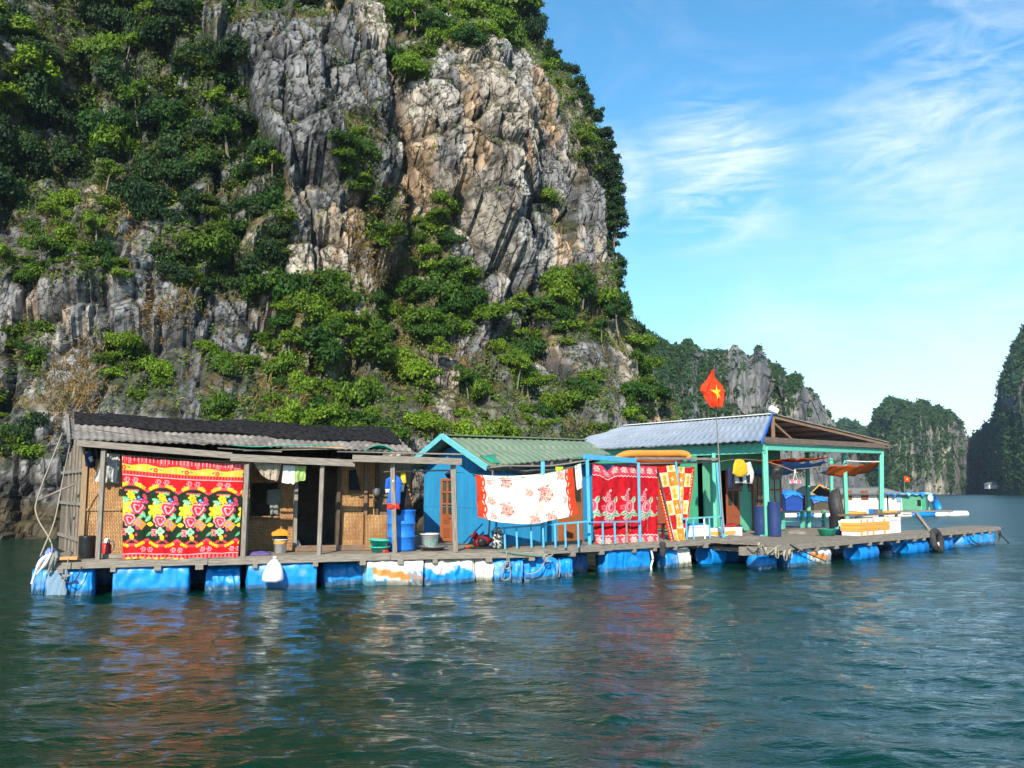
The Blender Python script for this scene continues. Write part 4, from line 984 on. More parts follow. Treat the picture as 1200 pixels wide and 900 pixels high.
def spl(pts, k=6):
    P = [Vector(p) for p in pts]; P = [2 * P[0] - P[1]] + P + [2 * P[-1] - P[-2]]; o = []
    for i in range(1, len(P) - 2):
        a, b, c, d = P[i - 1:i + 3]
        for j in range(k):
            t = j / k; o.append(.5 * (2 * b + (c - a) * t + (2 * a - 5 * b + 4 * c - d) * t * t + (3 * b - a - 3 * c + d) * t ** 3))
    return o + [P[-2]]
def rope(label, pts, r=.012, m=None, group=None, name='rope', k=6):
    mb = MB(); mb.tube(spl(pts, k), r, 6); return tag(mb.build(name, m or ROPE), label, 'rope', group)

# ------------------------------------------------------------ frames of the three rafts
ZA = .70; ZC = .64
FA = frame_px((53, 657), (540, 646), ZA)
FB = frame_px((630, 643), (884, 629), ZA)
FC = frame_px((927, 637), (1171, 617), ZC)
FG = Frame(atz(899, 628, ZC), FB.a)
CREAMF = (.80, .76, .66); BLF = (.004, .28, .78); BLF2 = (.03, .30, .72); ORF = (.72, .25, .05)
def wrapped(fr, px0, px1, pt, label, d=.0, depth=.9, paint=None, ztop=None, seed=0, base=BLF, group='wrapped foam floats under the rafts', zb=-.3, name='float', wr=.03, sq=8):
    x0 = fr.X(px0, d); x1 = fr.X(px1, d); zt = ztop if ztop is not None else fr.uv((px0 + px1) / 2, pt, d)[1]
    L_ = x1 - x0; Hh = zt - zb; n = 60; vs = []; fs = []; cols = []
    r = np.random.default_rng(seed + 100)
    m = 56
    # skin: around the cross-section and along the length
    U, T = np.meshgrid(np.linspace(0, 1, m), np.linspace(0, 2 * math.pi, n, endpoint=False))
    endf = (1 - np.abs(2 * U - 1) ** 14) ** (1 / 3.) ; endf = np.clip(endf, 0.0, 1)
    rs = (np.abs(np.cos(T)) ** sq + np.abs(np.sin(T)) ** sq) ** (-1 / sq); cs = rs * np.cos(T); sn = rs * np.sin(T)
    nz = (fbm(U * L_ * 5 + seed, T * 1.6, 4, seed) - .5) * wr * 2 + wr * .5 * np.sin(U * L_ * 18 + 3 * fbm(T, U * 4, 2, seed + 1) * 4) + (np.abs(fbm(U * L_ * 4 + T * 1.3, T * 2.6 - U * L_ * 2, 4, seed + 2) - .5) - .1) * wr * 3.2
    yy = cs * (depth / 2 + nz) * (.9 + .1 * endf) * np.where(endf < .01, 0, 1); zz_ = sn * (Hh / 2 + nz * .7) * (.9 + .1 * endf) * np.where(endf < .01, 0, 1)
    xx = x0 + U * L_ + nz * .4
    X = np.stack([xx, d + depth / 2 + .02 + yy, zb + Hh / 2 + zz_], -1)
    col = np.zeros(X.shape); col[:] = base; mott = fbm(U * L_ * 3, T * 1.5, 4, seed + 7)[..., None]; col = col * (.75 + .5 * mott)
    pale = np.clip((fbm(U * L_ * 2.2, T * 1.1, 4, seed + 8) - .62) / .08, 0, 1)[..., None]; col = col * (1 - pale * .4) + np.array([.35, .5, .66]) * pale * .4
    if paint: col = paint(col, U, zz_ + zb + Hh / 2, L_, seed)
    slime = np.clip((.13 - X[..., 2]) / .06 + (fbm(U * 12, T, 2, seed + 9) - .5), 0, 1)[..., None] * .75; col = col * (1 - slime) + np.array([.05, .06, .025]) * slime
    Mx = fr.M; mb = MB(Mx); mb.v = [Mx @ Vector(p) for p in X.transpose(1, 0, 2).reshape(-1, 3)]
    for i in range(m - 1):
        for k in range(n): k2 = (k + 1) % n; mb.f.append([i * n + k, i * n + k2, (i + 1) * n + k2, (i + 1) * n + k]); mb.uv += [(0, 0)] * 4; mb.smooth.append(True)
    o = mb.build(name, FLOATM, cols=np.clip(col.transpose(1, 0, 2).reshape(-1, 3), 0, .9)); tag(o, label, 'float', group)
    return o
def p_white(col, U, Z, L_, s):
    m = np.clip((Z - .30 - .10 * np.sin(U * 9 + s) + (fbm(U * 4, Z * 5, 3, s) - .5) * .3) / .03, 0, 1)[..., None]; return col * (1 - m) + np.array(CREAMF) * m
def p_white_orange(col, U, Z, L_, s):
    col = col * 0 + np.array(CREAMF) * (.85 + .3 * fbm(U * 6, Z * 6, 3, s)[..., None])
    band = (Z < .36 - .22 * U + .05) & (Z > .22 - .22 * U + .04); col[band] = ORF; b2 = (Z < .14 + .04 * np.sin(U * 20)) & (U < .35); col[b2] = (.10, .40, .66)
    b3 = (U > .72) & (Z < .28) & (np.sin(U * 60 + Z * 30) > .1); col[b3] = (.15, .36, .6); b4 = (U < .12) & (Z < .4); col[b4] = (.15, .45, .66); return col
def p_allwhite(col, U, Z, L_, s): return col * 0 + np.array(CREAMF) * (.8 + .4 * fbm(U * 6, Z * 8, 3, s)[..., None])
def p_halfwhite(col, U, Z, L_, s): c = p_allwhite(col, U, Z, L_, s); m = (U > .48)[..., None]; return col * (1 - m) + c * m
def p_bright(col, U, Z, L_, s):  # blends in a paler blue towards the top and left end
    m = np.clip((Z - .30 + .9 * (fbm(U * 3, Z * 4, 3, s) - .5) - .35 * U) / .25, 0, 1)[..., None] * .55; return col * (1 - m) + np.array([.30, .52, .74]) * m
def barrel(fr, px0, px1, pt, label, d=.0, r=.29, ztop=.55, group='blue plastic barrel floats', ang=0):
    x0 = fr.X(px0, d + .1); x1 = fr.X(px1, d + .1); L_ = x1 - x0; zc = ztop - r
    t = thing('barrel_float', label, 'float', fr.w((x0 + x1) / 2, d + r + .02, zc - r), group)
    mb = MB(fr.M); prof = [(r * .90, 0), (r * .98, .03), (r, .07), (r, L_ * .31), (r * 1.04, L_ * .325), (r * 1.04, L_ * .345), (r, L_ * .36), (r, L_ * .64), (r * 1.04, L_ * .655), (r * 1.04, L_ * .675), (r, L_ * .69), (r, L_ - .07), (r * .98, L_ - .03), (r * .90, L_)]
    mb.lathe(prof, 32, (x0, d + r + .02, zc), axis='X', cap=(False, False)); mb.build('body', PLB, t)
    for xe, s_ in ((x0, 1), (x1, -1)):
        m2 = MB(fr.M); m2.lathe([(r * .90, 0), (r * .86, .02 * s_), (.01, .02 * s_)], 32, (xe, d + r + .02, zc), axis='X', cap=(False, True)); m2.build('lid', PLB, t)
    return t

# ------------------------------------------------------------ raft decks
def deck(name, label, fr, x0, x1, y0, y1, z, nplank_dir='x', beams=(), seed=1, joists=True, front=True):
    r = random.Random(seed); t = thing(name, label, 'raft deck', fr.w((x0 + x1) / 2, (y0 + y1) / 2, z - .2))
    mb = MB(fr.M); y = y0
    while y < y1:
        wd = r.uniform(.15, .22); x = x0 - r.uniform(0, .08)
        while x < x1:
            l = r.uniform(2.2, 3.6); xe = min(x + l, x1 + r.uniform(0, .08)); mb.span(x, xe - .006, y, min(y + wd - .008, y1), z - .035 - r.uniform(0, .006), z - r.uniform(0, .01)); x = xe
        y += wd
    mb.build('planking', WOODD, t)
    if front:
        x = x0 - .1; k = 0
        while x < x1:
            xe = min(x + r.uniform(2.4, 3.8), x1 + .1); f = MB(fr.M); dz = r.uniform(-.012, .012)
            f.beam((x, y0 - .03, z - .10 + dz), (xe, y0 - .03 + r.uniform(-.02, .02), z - .10 - dz), .06, .13); f.build('edge_board', WOODG, t, bevel=.006); x = xe + .01; k += 1
    if joists:
        x = x0 + .3
        while x < x1:
            j = MB(fr.M); j.box((x, (y0 + y1) / 2 - .02, z - .20), (r.uniform(.09, .16), y1 - y0 + .12, .10)); j.build('joist', WOODG, t, bevel=.006); x += r.uniform(.75, 1.3)
    return t
XA1 = FA.X(632); XB1 = FB.X(884); XC1 = FC.X(1171)
deck('hut_deck', 'long weathered grey plank deck carrying the wooden hut on the left', FA, FA.X(55), XA1, 0, 5.0, ZA, seed=2)
deck('porch_deck', 'weathered plank deck under the red blankets between the blue house and the green pavilion', FB, -.1, XB1, 0, 2.6, ZA + .02, seed=3)
deck('house_deck', 'plank deck standing behind the porch and carrying the blue house', FB, -2.2, XB1 - .3, 2.63, 7.0, ZA, seed=13, front=False)
deck('pavilion_deck', 'broad grey plank deck carrying the green pavilion, foam boxes and navy drums', FC, -.75, FC.X(1092), 0, 5.6, ZC, seed=4)
deck('walkway', 'narrow plank walkway running out to the far right end of the raft', FC, FC.X(1092) + .03, XC1, .03, 1.1, ZC + .01, seed=5)
mb = MB(FG.M); t = thing('side_deck', 'low plank floor of the pavilion house', 'raft deck', FG.w(2, 5, .4)); 
mb.span(-.4, 7.6, .6, 9.5, ZC - .09, ZC - .012, 0); mb.build('planking', WOODD, t)

# floats
wrapped(FA, 40, 66, 672, 'small blue wrapped float sticking out at the far left corner of the raft', d=.55, depth=.8, ztop=.50, seed=1)
wrapped(FA, 56, 112, 668, 'scuffed blue wrapped float with grey netting, leftmost at the front edge', d=.02, seed=2, ztop=.52)
wrapped(FA, 133, 225, 660, 'big bright blue wrapped float under the floral blanket, paler along its top', d=-.03, paint=p_bright, seed=3, ztop=.56, wr=.02)
wrapped(FA, 243, 284, 668, 'small dull blue float set back between the two big bright blue ones', d=.25, seed=4, ztop=.50, sq=2.6, wr=.03)
wrapped(FA, 291, 374, 659, 'big blue wrapped float behind the hanging white sack', d=-.02, seed=5, paint=p_bright, ztop=.57, wr=.018)
wrapped(FA, 380, 432, 664, 'dark blue float in the shade left of the white and orange one', d=.45, seed=6, ztop=.5, sq=4)
wrapped(FA, 430, 498, 655, 'white wrapped float with an orange streak and blue corners', d=-.04, paint=p_white_orange, seed=7, ztop=.56, wr=.02)
wrapped(FA, 499, 559, 655, 'crumpled blue float with a white top, right of the white and orange float', d=-.04, paint=p_white, seed=8, ztop=.55, wr=.04, sq=4)
wrapped(FA, 559, 579, 656, 'narrow white float between two blue ones', d=-.03, paint=p_allwhite, seed=9, ztop=.54, sq=4)
wrapped(FA, 580, 614, 656, 'crumpled blue float hung with a thick knotted rope loop', d=-.03, seed=10, ztop=.54, wr=.04, sq=4)
wrapped(FA, 614, 656, 658, 'dark blue float below the knotted rope and green cord', d=.10, seed=11, ztop=.50, sq=4)
wrapped(FA, 655, 672, 658, 'short dark blue float tucked back under the walkway corner', d=.6, seed=12, ztop=.46, sq=4)
wrapped(FB, 712, 763, 647, 'wide blue wrapped float under the crimson blanket with frayed white end', d=.0, depth=.45, seed=13, ztop=.55, wr=.025)
wrapped(FB, 781, 811, 650, 'round float, blue on its left half and dirty white on its right', d=.05, depth=.4, seed=14, paint=p_halfwhite, ztop=.50, sq=2.4, wr=.025)
barrel(FB, 832, 876, 640, 'big smooth blue barrel float left of the coiled ropes', d=-.02, r=.33, ztop=.55)
wrapped(FC, 892, 912, 655, 'low blue float mostly under water below the coiled ropes', d=.35, depth=.45, seed=15, ztop=.33, sq=3)
wrapped(FC, 928, 947, 645, 'crumpled blue float joined to the printed white one', d=.02, depth=.5, seed=16, ztop=.47, sq=4)
wrapped(FC, 946, 975, 644, 'white float printed with orange and blue under the pavilion deck', d=.02, seed=17, paint=p_white_orange, ztop=.48, sq=5)
barrel(FC, 1005, 1027, 642, 'short blue barrel float below the taped foam box', d=.0, r=.30, ztop=.45)
barrel(FC, 1062, 1087, 634, 'blue barrel float just left of the black tyre', d=.0, r=.30, ztop=.44)
barrel(FC, 1094, 1114, 634, 'blue barrel float showing through and right of the black tyre', d=.1, r=.30, ztop=.43)
wrapped(FC, 1112, 1130, 631, 'dark blue float in the shade right of the tyre', d=.3, seed=18, ztop=.44, sq=4)
wrapped(FC, 1128, 1166, 627, 'bright blue wrapped float with a black rope at the far right end', d=.0, seed=19, ztop=.47, wr=.03, sq=5, depth=.6)
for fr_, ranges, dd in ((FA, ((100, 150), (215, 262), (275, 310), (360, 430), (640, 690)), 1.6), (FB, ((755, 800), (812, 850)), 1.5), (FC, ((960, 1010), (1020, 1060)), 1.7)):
    for k, (a_, b_) in enumerate(ranges): wrapped(fr_, a_, b_, 660, 'added float painted a shaded dark blue far back in the gaps under the deck', d=dd, seed=30 + k, ztop=.5, base=(.004, .12, .4), group='added floats painted dark far back under the deck')  # added to darken the gaps; under-deck shade put into the deeper blue

# ------------------------------------------------------------ LEFT HUT
def zA(px, py, d): return FA.uv(px, py, d)[1]
hut = thing('wooden_hut', 'long low wooden hut with woven bamboo walls and a sagging grey roof under black netting', 'hut', FA.w(4, 1.5, ZA))
# roof: ridge and eave lines read from the photograph
E0 = FA.w(*((lambda u: (u[0], -.12, u[1]))(FA.uv(86, 516, -.12)))); 
def pA(px, py, d): x, z = FA.uv(px, py, d); return FA.w(x, d, z)
def pB(px, py, d): x, z = FB.uv(px, py, d); return FB.w(x, d, z)
def pG(px, py, d): x, z = FG.uv(px, py, d); return FG.w(x, d, z)
def pC(px, py, d): x, z = FC.uv(px, py, d); return FC.w(x, d, z)
def sheet(name, m, quad, pitch, amp, parent, rows=24, thick=.012, sag=.0, cross=0, seed=0, nper=8):
    """corrugated sheet spanning quad a-b (lower edge) d-c (upper edge); ribs run from lower to upper edge"""
    a, b, c, d = [np.array(p, float) for p in quad]; Lb = np.linalg.norm(b - a); nx = int(Lb / pitch * nper) + 1
    u = np.linspace(0, 1, nx)[None, :, None]; v = np.linspace(0, 1, rows)[:, None, None]
    P = (1 - v) * ((1 - u) * a + u * b) + v * ((1 - u) * d + u * c); n = np.cross(b - a, d - a); n /= np.linalg.norm(n); n = n if n[2] > 0 else -n
    U = u[..., 0] * np.ones((rows, 1)); Vv = v[..., 0] * np.ones((1, nx)); W = np.linalg.norm(d - a)
    wv = amp * np.sin(U * Lb / pitch * 2 * math.pi) + .03 * (fbm(U * Lb * .7, Vv * 3, 3, seed) - .5)
    if cross: wv = wv + .022 * ((Vv * W / cross) % 1.0 < .5) * 1.0 - .022 * ((Vv * W / cross) % 1.0)
    P = P + n * wv[..., None]; P[..., 2] -= sag * 4 * U * (1 - U)
    Q = P.reshape(-1, 3); B = Q - n * thick; f = grid_faces(rows, nx); k = len(Q)
    def strip(q): q = np.array(q); return np.stack([q[:-1], q[1:], q[1:] + k, q[:-1] + k], 1)
    ed = [strip(np.arange(nx)), strip(np.arange(nx) + (rows - 1) * nx), strip(np.arange(rows) * nx), strip(np.arange(rows) * nx + nx - 1)]
    loc = root_loc(parent); me = np_mesh(name, np.vstack([Q, B]) - np.array(loc), np.vstack([f, f[:, ::-1] + k] + ed), None, m, False)
    uv = me.uv_layers.new(name='UVMap'); uu = np.stack([(U * Lb).ravel(), (Vv * W).ravel()], 1); uu = np.vstack([uu, uu]); li = np.zeros(len(me.loops), dtype=np.int32); me.loops.foreach_get('vertex_index', li)
    uv.data.foreach_set('uv', uu[li].astype(np.float32).ravel()); me.polygons.foreach_set('use_smooth', np.ones(len(me.polygons), bool))
    return link(name, me, parent)
e0 = pA(82, 515, -.15); e1 = pA(486, 531, -.05); r1 = pA(459, 507, 1.9); r0 = pA(80, 489, 2.1)
rf = sheet('roof', ROOFA, (e0, e1, r1, r0), .145, .012, hut, rows=46, cross=.34, seed=4)
bk0 = r0 + FA.y * 2.3 - V(0, 0, .95); bk1 = r1 + FA.y * 2.3 - V(0, 0, .95)
sheet('roof', ROOFA, (bk1, bk0, r0, r1), .145, .022, hut, rows=20, cross=.34, seed=5)
# fascia and loose battens
for (a, b, hh, dz) in (((90, 519), (272, 534), .13, 0), ((270, 536), (416, 543), .15, 0), ((413, 537), (541, 541), .15, -.06)):
    f = MB(); f.beam(pA(a[0], a[1], -.2 + dz), pA(b[0], b[1], -.2 + dz), .05, hh); f.build('fascia_board', WOODG, hut, bevel=.006)
for (a, b, rr, m_) in (((255, 527), (330, 531), .016, WOODG), ((285, 530), (420, 527), .013, WOODG), ((330, 527), (402, 526), .014, WOODO), ((200, 512), (262, 521), .012, WOODG), ((395, 531), (541, 534), .02, WOODG), ((110, 505), (240, 523), .012, WOODG)):
    f = MB(); f.tube([pA(*a, -.12) + V(0, 0, .03), pA(*b, -.10) + V(0, 0, .03)], rr, 6); tag(f.build('batten', m_), 'loose thin batten lying on the hut roof edge' if m_ is WOODG else 'pale orange stick lying on the hut roof edge', 'stick', 'loose sticks lying along the hut roof edge' if m_ is WOODG else None)
# black net over the upper roof, lumpy and ragged
def net():
    n1, n2 = 420, 60; a = np.array(e0.lerp(r0, .60)); b = np.array(e1.lerp(r1, .30)); c = np.array(r1 + FA.y * .5 + V(0, 0, -.12)); d = np.array(r0 + FA.y * .5 + V(0, 0, -.12)); R0 = np.array(r0); R1 = np.array(r1)
    u = np.linspace(0.015, .985, n1)[None, :, None]; v = np.linspace(0, 1, n2)[:, None, None]
    lo = a * (1 - u) + b * u; rg = R0 * (1 - u) + R1 * u + np.array([0, 0, .05]); hi = d * (1 - u) + c * u
    lo = lo + (rg - lo) * (.10 * np.sin(u * 17) + .10 * (fbm(u * 22, u * 0, 3, 6) - .5) + .25 * np.clip(u - .78, 0, 1) * 2 * (u > .78))
    P = np.where(v < .7, lo + (rg - lo) * (v / .7), rg + (hi - rg) * (v - .7) / .3)
    U = u[..., 0] * np.ones((n2, 1)); Vv = v[..., 0] * np.ones((1, n1)); P[..., 2] += .02 + (.13 * (fbm(U * 14, Vv * 3, 5, 3) - .3) + .07 * np.abs(fbm(U * 40 + Vv * 6, Vv * 5, 3, 4) - .5)) * np.clip(Vv * 5, .3, 1)
    me = np_mesh('net', P.reshape(-1, 3) - np.array(hut.location), grid_faces(n2, n1), None, NETK, True); o = bpy.data.objects.new('net', me); COL.objects.link(o); o.location = hut.location
    m = o.modifiers.new('s', 'SOLIDIFY'); m.thickness = .02; m.offset = 1
    uv = me.uv_layers.new(name='UVMap'); uu = np.stack([U.ravel() * 9, Vv.ravel() * 2], 1); li = np.zeros(len(me.loops), dtype=np.int32); me.loops.foreach_get('vertex_index', li); uv.data.foreach_set('uv', uu[li].astype(np.float32).ravel())
    tag(o, 'black shade netting thrown over the ridge of the wooden hut', 'netting')
net()
g = MB(); P0 = pA(426, 530, -.05); g.grid([[P0 + FA.x * (i * .07) + V(0, 0, .02 + .13 * math.sin(i / 10 * math.pi) * (1 - j / 4) + random.uniform(0, .02)) + FA.y * (j * .12) for i in range(11)] for j in range(5)]); tag(g.build('net', mat('green_net', (.02, .42, .30), rough=.8), solid=.01), 'small heap of green net on the hut roof edge', 'netting')
rope('green cord straggling along the hut roof edge', [pA(270, 526, -.2) + V(0, 0, .08), pA(300, 528, -.2) + V(0, 0, .08), pA(345, 527, -.2) + V(0, 0, .1), pA(390, 527, -.2) + V(0, 0, .09)], .012, WIREG, name='cord')
# posts
for (pt, pb, rr, m_, lab) in (((122, 527), (115, 656), .055, WOODG, None), ((290, 543), (285, 655), .06, WOODG, None), ((378, 545), (374, 648), .055, WOODG, None), ((460, 541), (463, 650), .06, WOODG, None), ((531, 544), (534, 647), .07, WOODG, None)):
    f = MB(); a = pA(*pb, .05); a.z = ZA - .02; f.beam(a, pA(*pt, -.1) + V(0, 0, 0), rr * 1.7, rr * 1.7, up=(0, 1, 0)); f.build('post', m_, hut, bevel=.01)
# walls
DW = 1.15                    # the walls stand this far behind the deck edge
xl = FA.X(95, DW, 620); xw0 = FA.X(292, DW, 600); x3 = FA.X(346, DW); x4 = FA.X(396, DW); x5 = FA.X(441, DW)
zt = 2.62 + .12
w_ = MB(FA.M); w_.span(xl, xw0, DW, DW + .05, ZA, zt, 2); w_.build('front_wall', WOVEN, hut)
dr_ = 1.75; xa = xw0 - .3
w_ = MB(FA.M); w_.span(xa, x3, dr_, dr_ + .05, ZA, ZA + .78); w_.span(xa, xa + .35, dr_, dr_ + .05, ZA + .78, zt); w_.span(xa + .95, x3, dr_ , dr_ + .05, ZA + .78, zt); w_.span(xa + .35, xa + .95, dr_, dr_ + .05, zt - .5, zt)
w_.build('recessed_wall', WOVEN, hut)
wf = MB(FA.M)
for a, b in ((xa + .30, xa + .35), (xa + .95, xa + 1.0)): wf.span(a, b, dr_ - .03, dr_ + .07, ZA + .74, zt - .48)
wf.span(xa + .28, xa + 1.02, dr_ - .035, dr_ + .075, ZA + .70, ZA + .74); wfo = wf.build('window_frame', WOODB, hut)
w_ = MB(FA.M); w_.span(x4, x5, DW + .1, DW + .15, ZA, zt); w_.build('right_wall', WOVEN, hut); x6 = FA.X(481, DW + .1); w_ = MB(FA.M); w_.span(x5 + .05, x6, DW + .1, DW + .15, ZA, zt); w_.build('right_wall', WOODB, hut)
for (a, b, c, d_) in (((400, 616), (436, 616), 0, 0),):
    pass
w_ = MB(FA.M); xq0 = FA.X(401, DW - .1); xq1 = FA.X(426, DW - .1); w_.span(xq0, xq1, DW - .08, DW + .02, ZA + .02, ZA + .86); w_.build('leaning_panel', WOVEN, hut)
for k, (pp, m_) in enumerate(((346, WOODG), (396, WOODK), (428, WOODB), (441, WOODK))):
    f = MB(FA.M); x = FA.X(pp, DW + .0); f.span(x - .04, x + .04, DW - .02 + .004 * k, DW + .2, ZA, zt + .1); f.build('wall_stud', m_, hut, bevel=.006)
f = MB(FA.M); f.span(x3, x5, DW - .12, DW - .02, ZA + .002, ZA + .13); f.build('door_sill', WOODB, hut)
f = MB(FA.M); f.span(xl - .05, xw0, DW - .03, DW + .04, ZA + .94, ZA + .99); f.build('wall_rail', mat('pale_bamboo_rail', (.42, .25, .11), rough=.7), hut)
f = MB(FA.M); f.span(xl - .04, xl + .07, DW - .06, DW + .06, ZA, zt + .15); f.build('corner_post', mat('tan_corner_wood', (.36, .25, .14), (.26, .17, .1), rough=.8, st=(1, 10, 1)), hut, bevel=.006)  # warm tan wood for the corner post
# side wall of upright boards running back on the left
cor = FA.w(xl, DW, ZA); ang = FA.a + R(15)
back = cor + V(-math.sin(ang), math.cos(ang), 0) * 3.2; FS = Frame(cor, math.atan2(back.y - cor.y, back.x - cor.x))
sw = MB(FS.M); x = 0; rr = random.Random(4)
while x < 3.1:
    wd = rr.uniform(.13, .2); top = zt - .1 + max(0, .7 - abs(x + .35 - 1.4) * .42); sw.span(x, x + wd - .012, -.02 - rr.uniform(0, .015), .02, ZA - .02, top, 2); x += wd
sw.build('side_wall', WOVENG, hut)
for zz_ in (1.0, 1.75, 2.45):
    f = MB(FS.M); f.span(-.05, 3.15, .03, .07, zz_, zz_ + .07); f.build('side_rail', WOODG, hut)
for xx in (.35, .8, 1.3, 1.9):
    f = MB(FS.M); f.span(xx, xx + .045, .025, .06, ZA, zt + .2 + (.35 if .6 < xx < 1.6 else 0)); f.build('side_stud', WOODG, hut)
# back wall, inner floor and dark interior partitions
f = MB(FA.M); f.span(xl + .3, x5, 4.35, 4.4, ZA, zt + .3); f.build('back_wall', WOVENG, hut)
f = MB(FA.M); f.span(x6, x6 + .05, DW + .16, 4.35, ZA, zt + .2); f.build('end_wall', WOODK, hut)
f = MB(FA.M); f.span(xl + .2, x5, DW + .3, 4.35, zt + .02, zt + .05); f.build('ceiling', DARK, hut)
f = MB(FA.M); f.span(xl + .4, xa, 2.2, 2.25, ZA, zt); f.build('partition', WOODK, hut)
# rake boards at the left gable
f = MB(); f.beam(e0 - FA.x * .02, r0 - FA.x * .02 + V(0, 0, .01), .05, .13); f.build('rake_board', WOODG, hut)
f = MB(); f.beam(bk0 - FA.x * .02, r0 - FA.x * .02 + V(0, 0, .01), .05, .13); f.build('rake_board', WOODK, hut)
for (a, b) in (((378, 548), (531, 549)),):
    f = MB(); f.tube([pA(450, 553, -.05), pA(535, 551, .15)], .018, 7); tag(f.build('clothes_pole', WOODG), 'thin grey pole laid between the two right hut posts to hang clothes', 'pole')

# the big floral blanket
cloth('blanket', 'large red and black floral blanket with yellow and red roses hung on the wooden hut', 'blanket', (pA(143, 533, -.02), pA(286, 544, -.02), pA(279, 653, .0), pA(144, 656, .0)), paint_floral(), folds=5, amp=.032, seed=3, sag=.03)
rope('thin line holding up the big floral blanket', [pA(120, 530, -.03), pA(143, 533, -.0), pA(215, 538, -.0), pA(290, 543, -.03)], .006)
# things hanging under the eave
sh_g = fab('grey_fabric', (.25, .27, .24)); sh_b = fab('beige_fabric', (.42, .33, .22)); sh_k = fab('black_fabric', (.015, .015, .018)); sh_w = fab('white_fabric', (.75, .74, .7)); sh_y = fab('yellow_fabric', (.8, .55, .03)); sh_r = fab('red_fabric', (.62, .03, .02)); sh_u = fab('royal_blue_fabric', (.02, .14, .60)); sh_gr = fab('green_fabric', (.16, .4, .08)); sh_ly = fab('lime_fabric', (.55, .65, .03)); sh_n = fab('navy_fabric', (.02, .03, .09)); sh_p = fab('purple_fabric', (.12, .08, .25)); sh_o = fab('orange_fabric', (.75, .28, .02)); sh_pi = fab('pink_fabric', (.7, .2, .3))
garment('hanging_bag', 'dark navy and white bundle hung in the top left corner of the hut front', 'bag', FA, .75, [('bag', [(99, 532), (108, 528), (112, 534), (112, 546), (107, 549), (100, 546)], sh_n, 0), ('patch', [(104, 536), (109, 534), (111, 540), (107, 543)], sh_w, .06)], thick=.12)
cloth('shirt', 'limp white shirt hanging behind the leftmost hut post', 'shirt', (pA(119, 531, .2), pA(141, 533, .3), pA(139, 566, .35), pA(110, 564, .2)), plain(50, 60, (.50, .49, .46), (.36, .36, .36)), folds=2, amp=.04, seed=5)
cloth('towel', 'crumpled beige cloth hanging right of the floral blanket', 'towel', (pA(296, 541, -.02), pA(330, 544, -.02), pA(326, 563, .0), pA(306, 556, .0)), plain(60, 40, (.42, .35, .27), (.3, .24, .18)), folds=3, amp=.03, seed=6, sagb=.04)
cloth('towel', 'small white cloth pegged between the beige and the green cloths', 'towel', (pA(332, 545, -.02), pA(346, 546, -.02), pA(345, 567, .0), pA(330, 566, .0)), plain(40, 40, (.72, .72, .66)), folds=2, amp=.02, seed=7)
cloth('towel', 'small green striped cloth pegged right of the white one under the hut eave', 'towel', (pA(346, 546, -.02), pA(359, 546, -.02), pA(358, 562, .0), pA(345, 566, .0)), plain(40, 40, (.30, .45, .10), (.5, .6, .3)), folds=2, amp=.02, seed=8)
garment('shirt', 'pale grey shirt hanging on the dim woven wall of the hut recess', 'shirt', FA, dr_ - .05, [('shirt', [(313, 574), (329, 573), (331, 588), (327, 590), (326, 604), (321, 602), (317, 605), (316, 592), (312, 590)], sh_g, 0)])
garment('cloth', 'black cloth hung on the brown wall right of the dark hut doorway', 'cloth', FA, DW, [('cloth', [(409, 551), (417, 550), (423, 577), (409, 578)], sh_k, 0)])
# ladle hung by a long stick
t = thing('dipper', 'long stick with a small grey scoop leaning on the woven wall', 'dipper', pA(438, 632, DW - .1))
f = MB(); f.tube([pA(438, 632, DW - .15), pA(438, 572, DW - .03)], .012, 6); f.build('handle', WOODO, t)
f = MB(); f.lathe([(.05, 0), (.09, .08), (.10, .2)], 14, pA(441, 582, DW - .12), cap=(True, False)); f.build('scoop', METALG, t)
f = MB(FA.M); xx = FA.X(430, DW - .2); f.span(xx - .03, xx + .72, DW - .16, DW - .10, ZA + .01, ZA + .80); tag(f.build('woven_screen', WOVEN), 'low woven bamboo screen beside the blue T-shirt', 'screen')

# black drum, flask, orange plank
def put(fr, px, d, z): return fr.w(fr.X(px, d), d, z)
f = MB(); f.lathe([(.155, 0), (.16, .02), (.16, .42), (.165, .44), (.15, .45), (.145, .43), (.14, .05)], 28, put(FA, 103, .45, ZA)); t = f.build('drum', PLK); tag(t, 'small black plastic drum at the left end of the hut deck', 'drum')
t = thing('vacuum_flask', 'red vacuum flask with a white cap and handle beside the leftmost hut post', 'flask', put(FA, 126, .4, ZA + .0))
f = MB(FA.M); q = (FA.X(126, .4), .4, ZA); f.lathe([(.085, 0), (.09, .02), (.09, .25), (.06, .30)], 20, q); f.build('body', PLR, t)
f = MB(FA.M); f.lathe([(.06, .30), (.062, .33), (.045, .38), (.03, .40)], 18, q); f.build('cap', PLW, t)
f = MB(FA.M); f.tube(spl([(q[0] + .05, .4, ZA + .34), (q[0] + .13, .4, ZA + .31), (q[0] + .14, .4, ZA + .2), (q[0] + .09, .4, ZA + .12)]), .012, 6); f.build('handle', PLW, t)
f = MB(FA.M); x = FA.X(118, .35); f.span(x, x + .72, .25, .31, ZA, ZA + .09); tag(f.build('plank', WOODG, bevel=.005), 'short grey board lying at the foot of the leftmost hut post', 'board')
f = MB(FA.M); f.span(FA.X(59, -.08), FA.X(93, -.08), -.13, .12, ZA + .012, ZA + .07); tag(f.build('plank', WOODO, bevel=.004), 'bright orange sawn plank at the left corner of the raft', 'board')
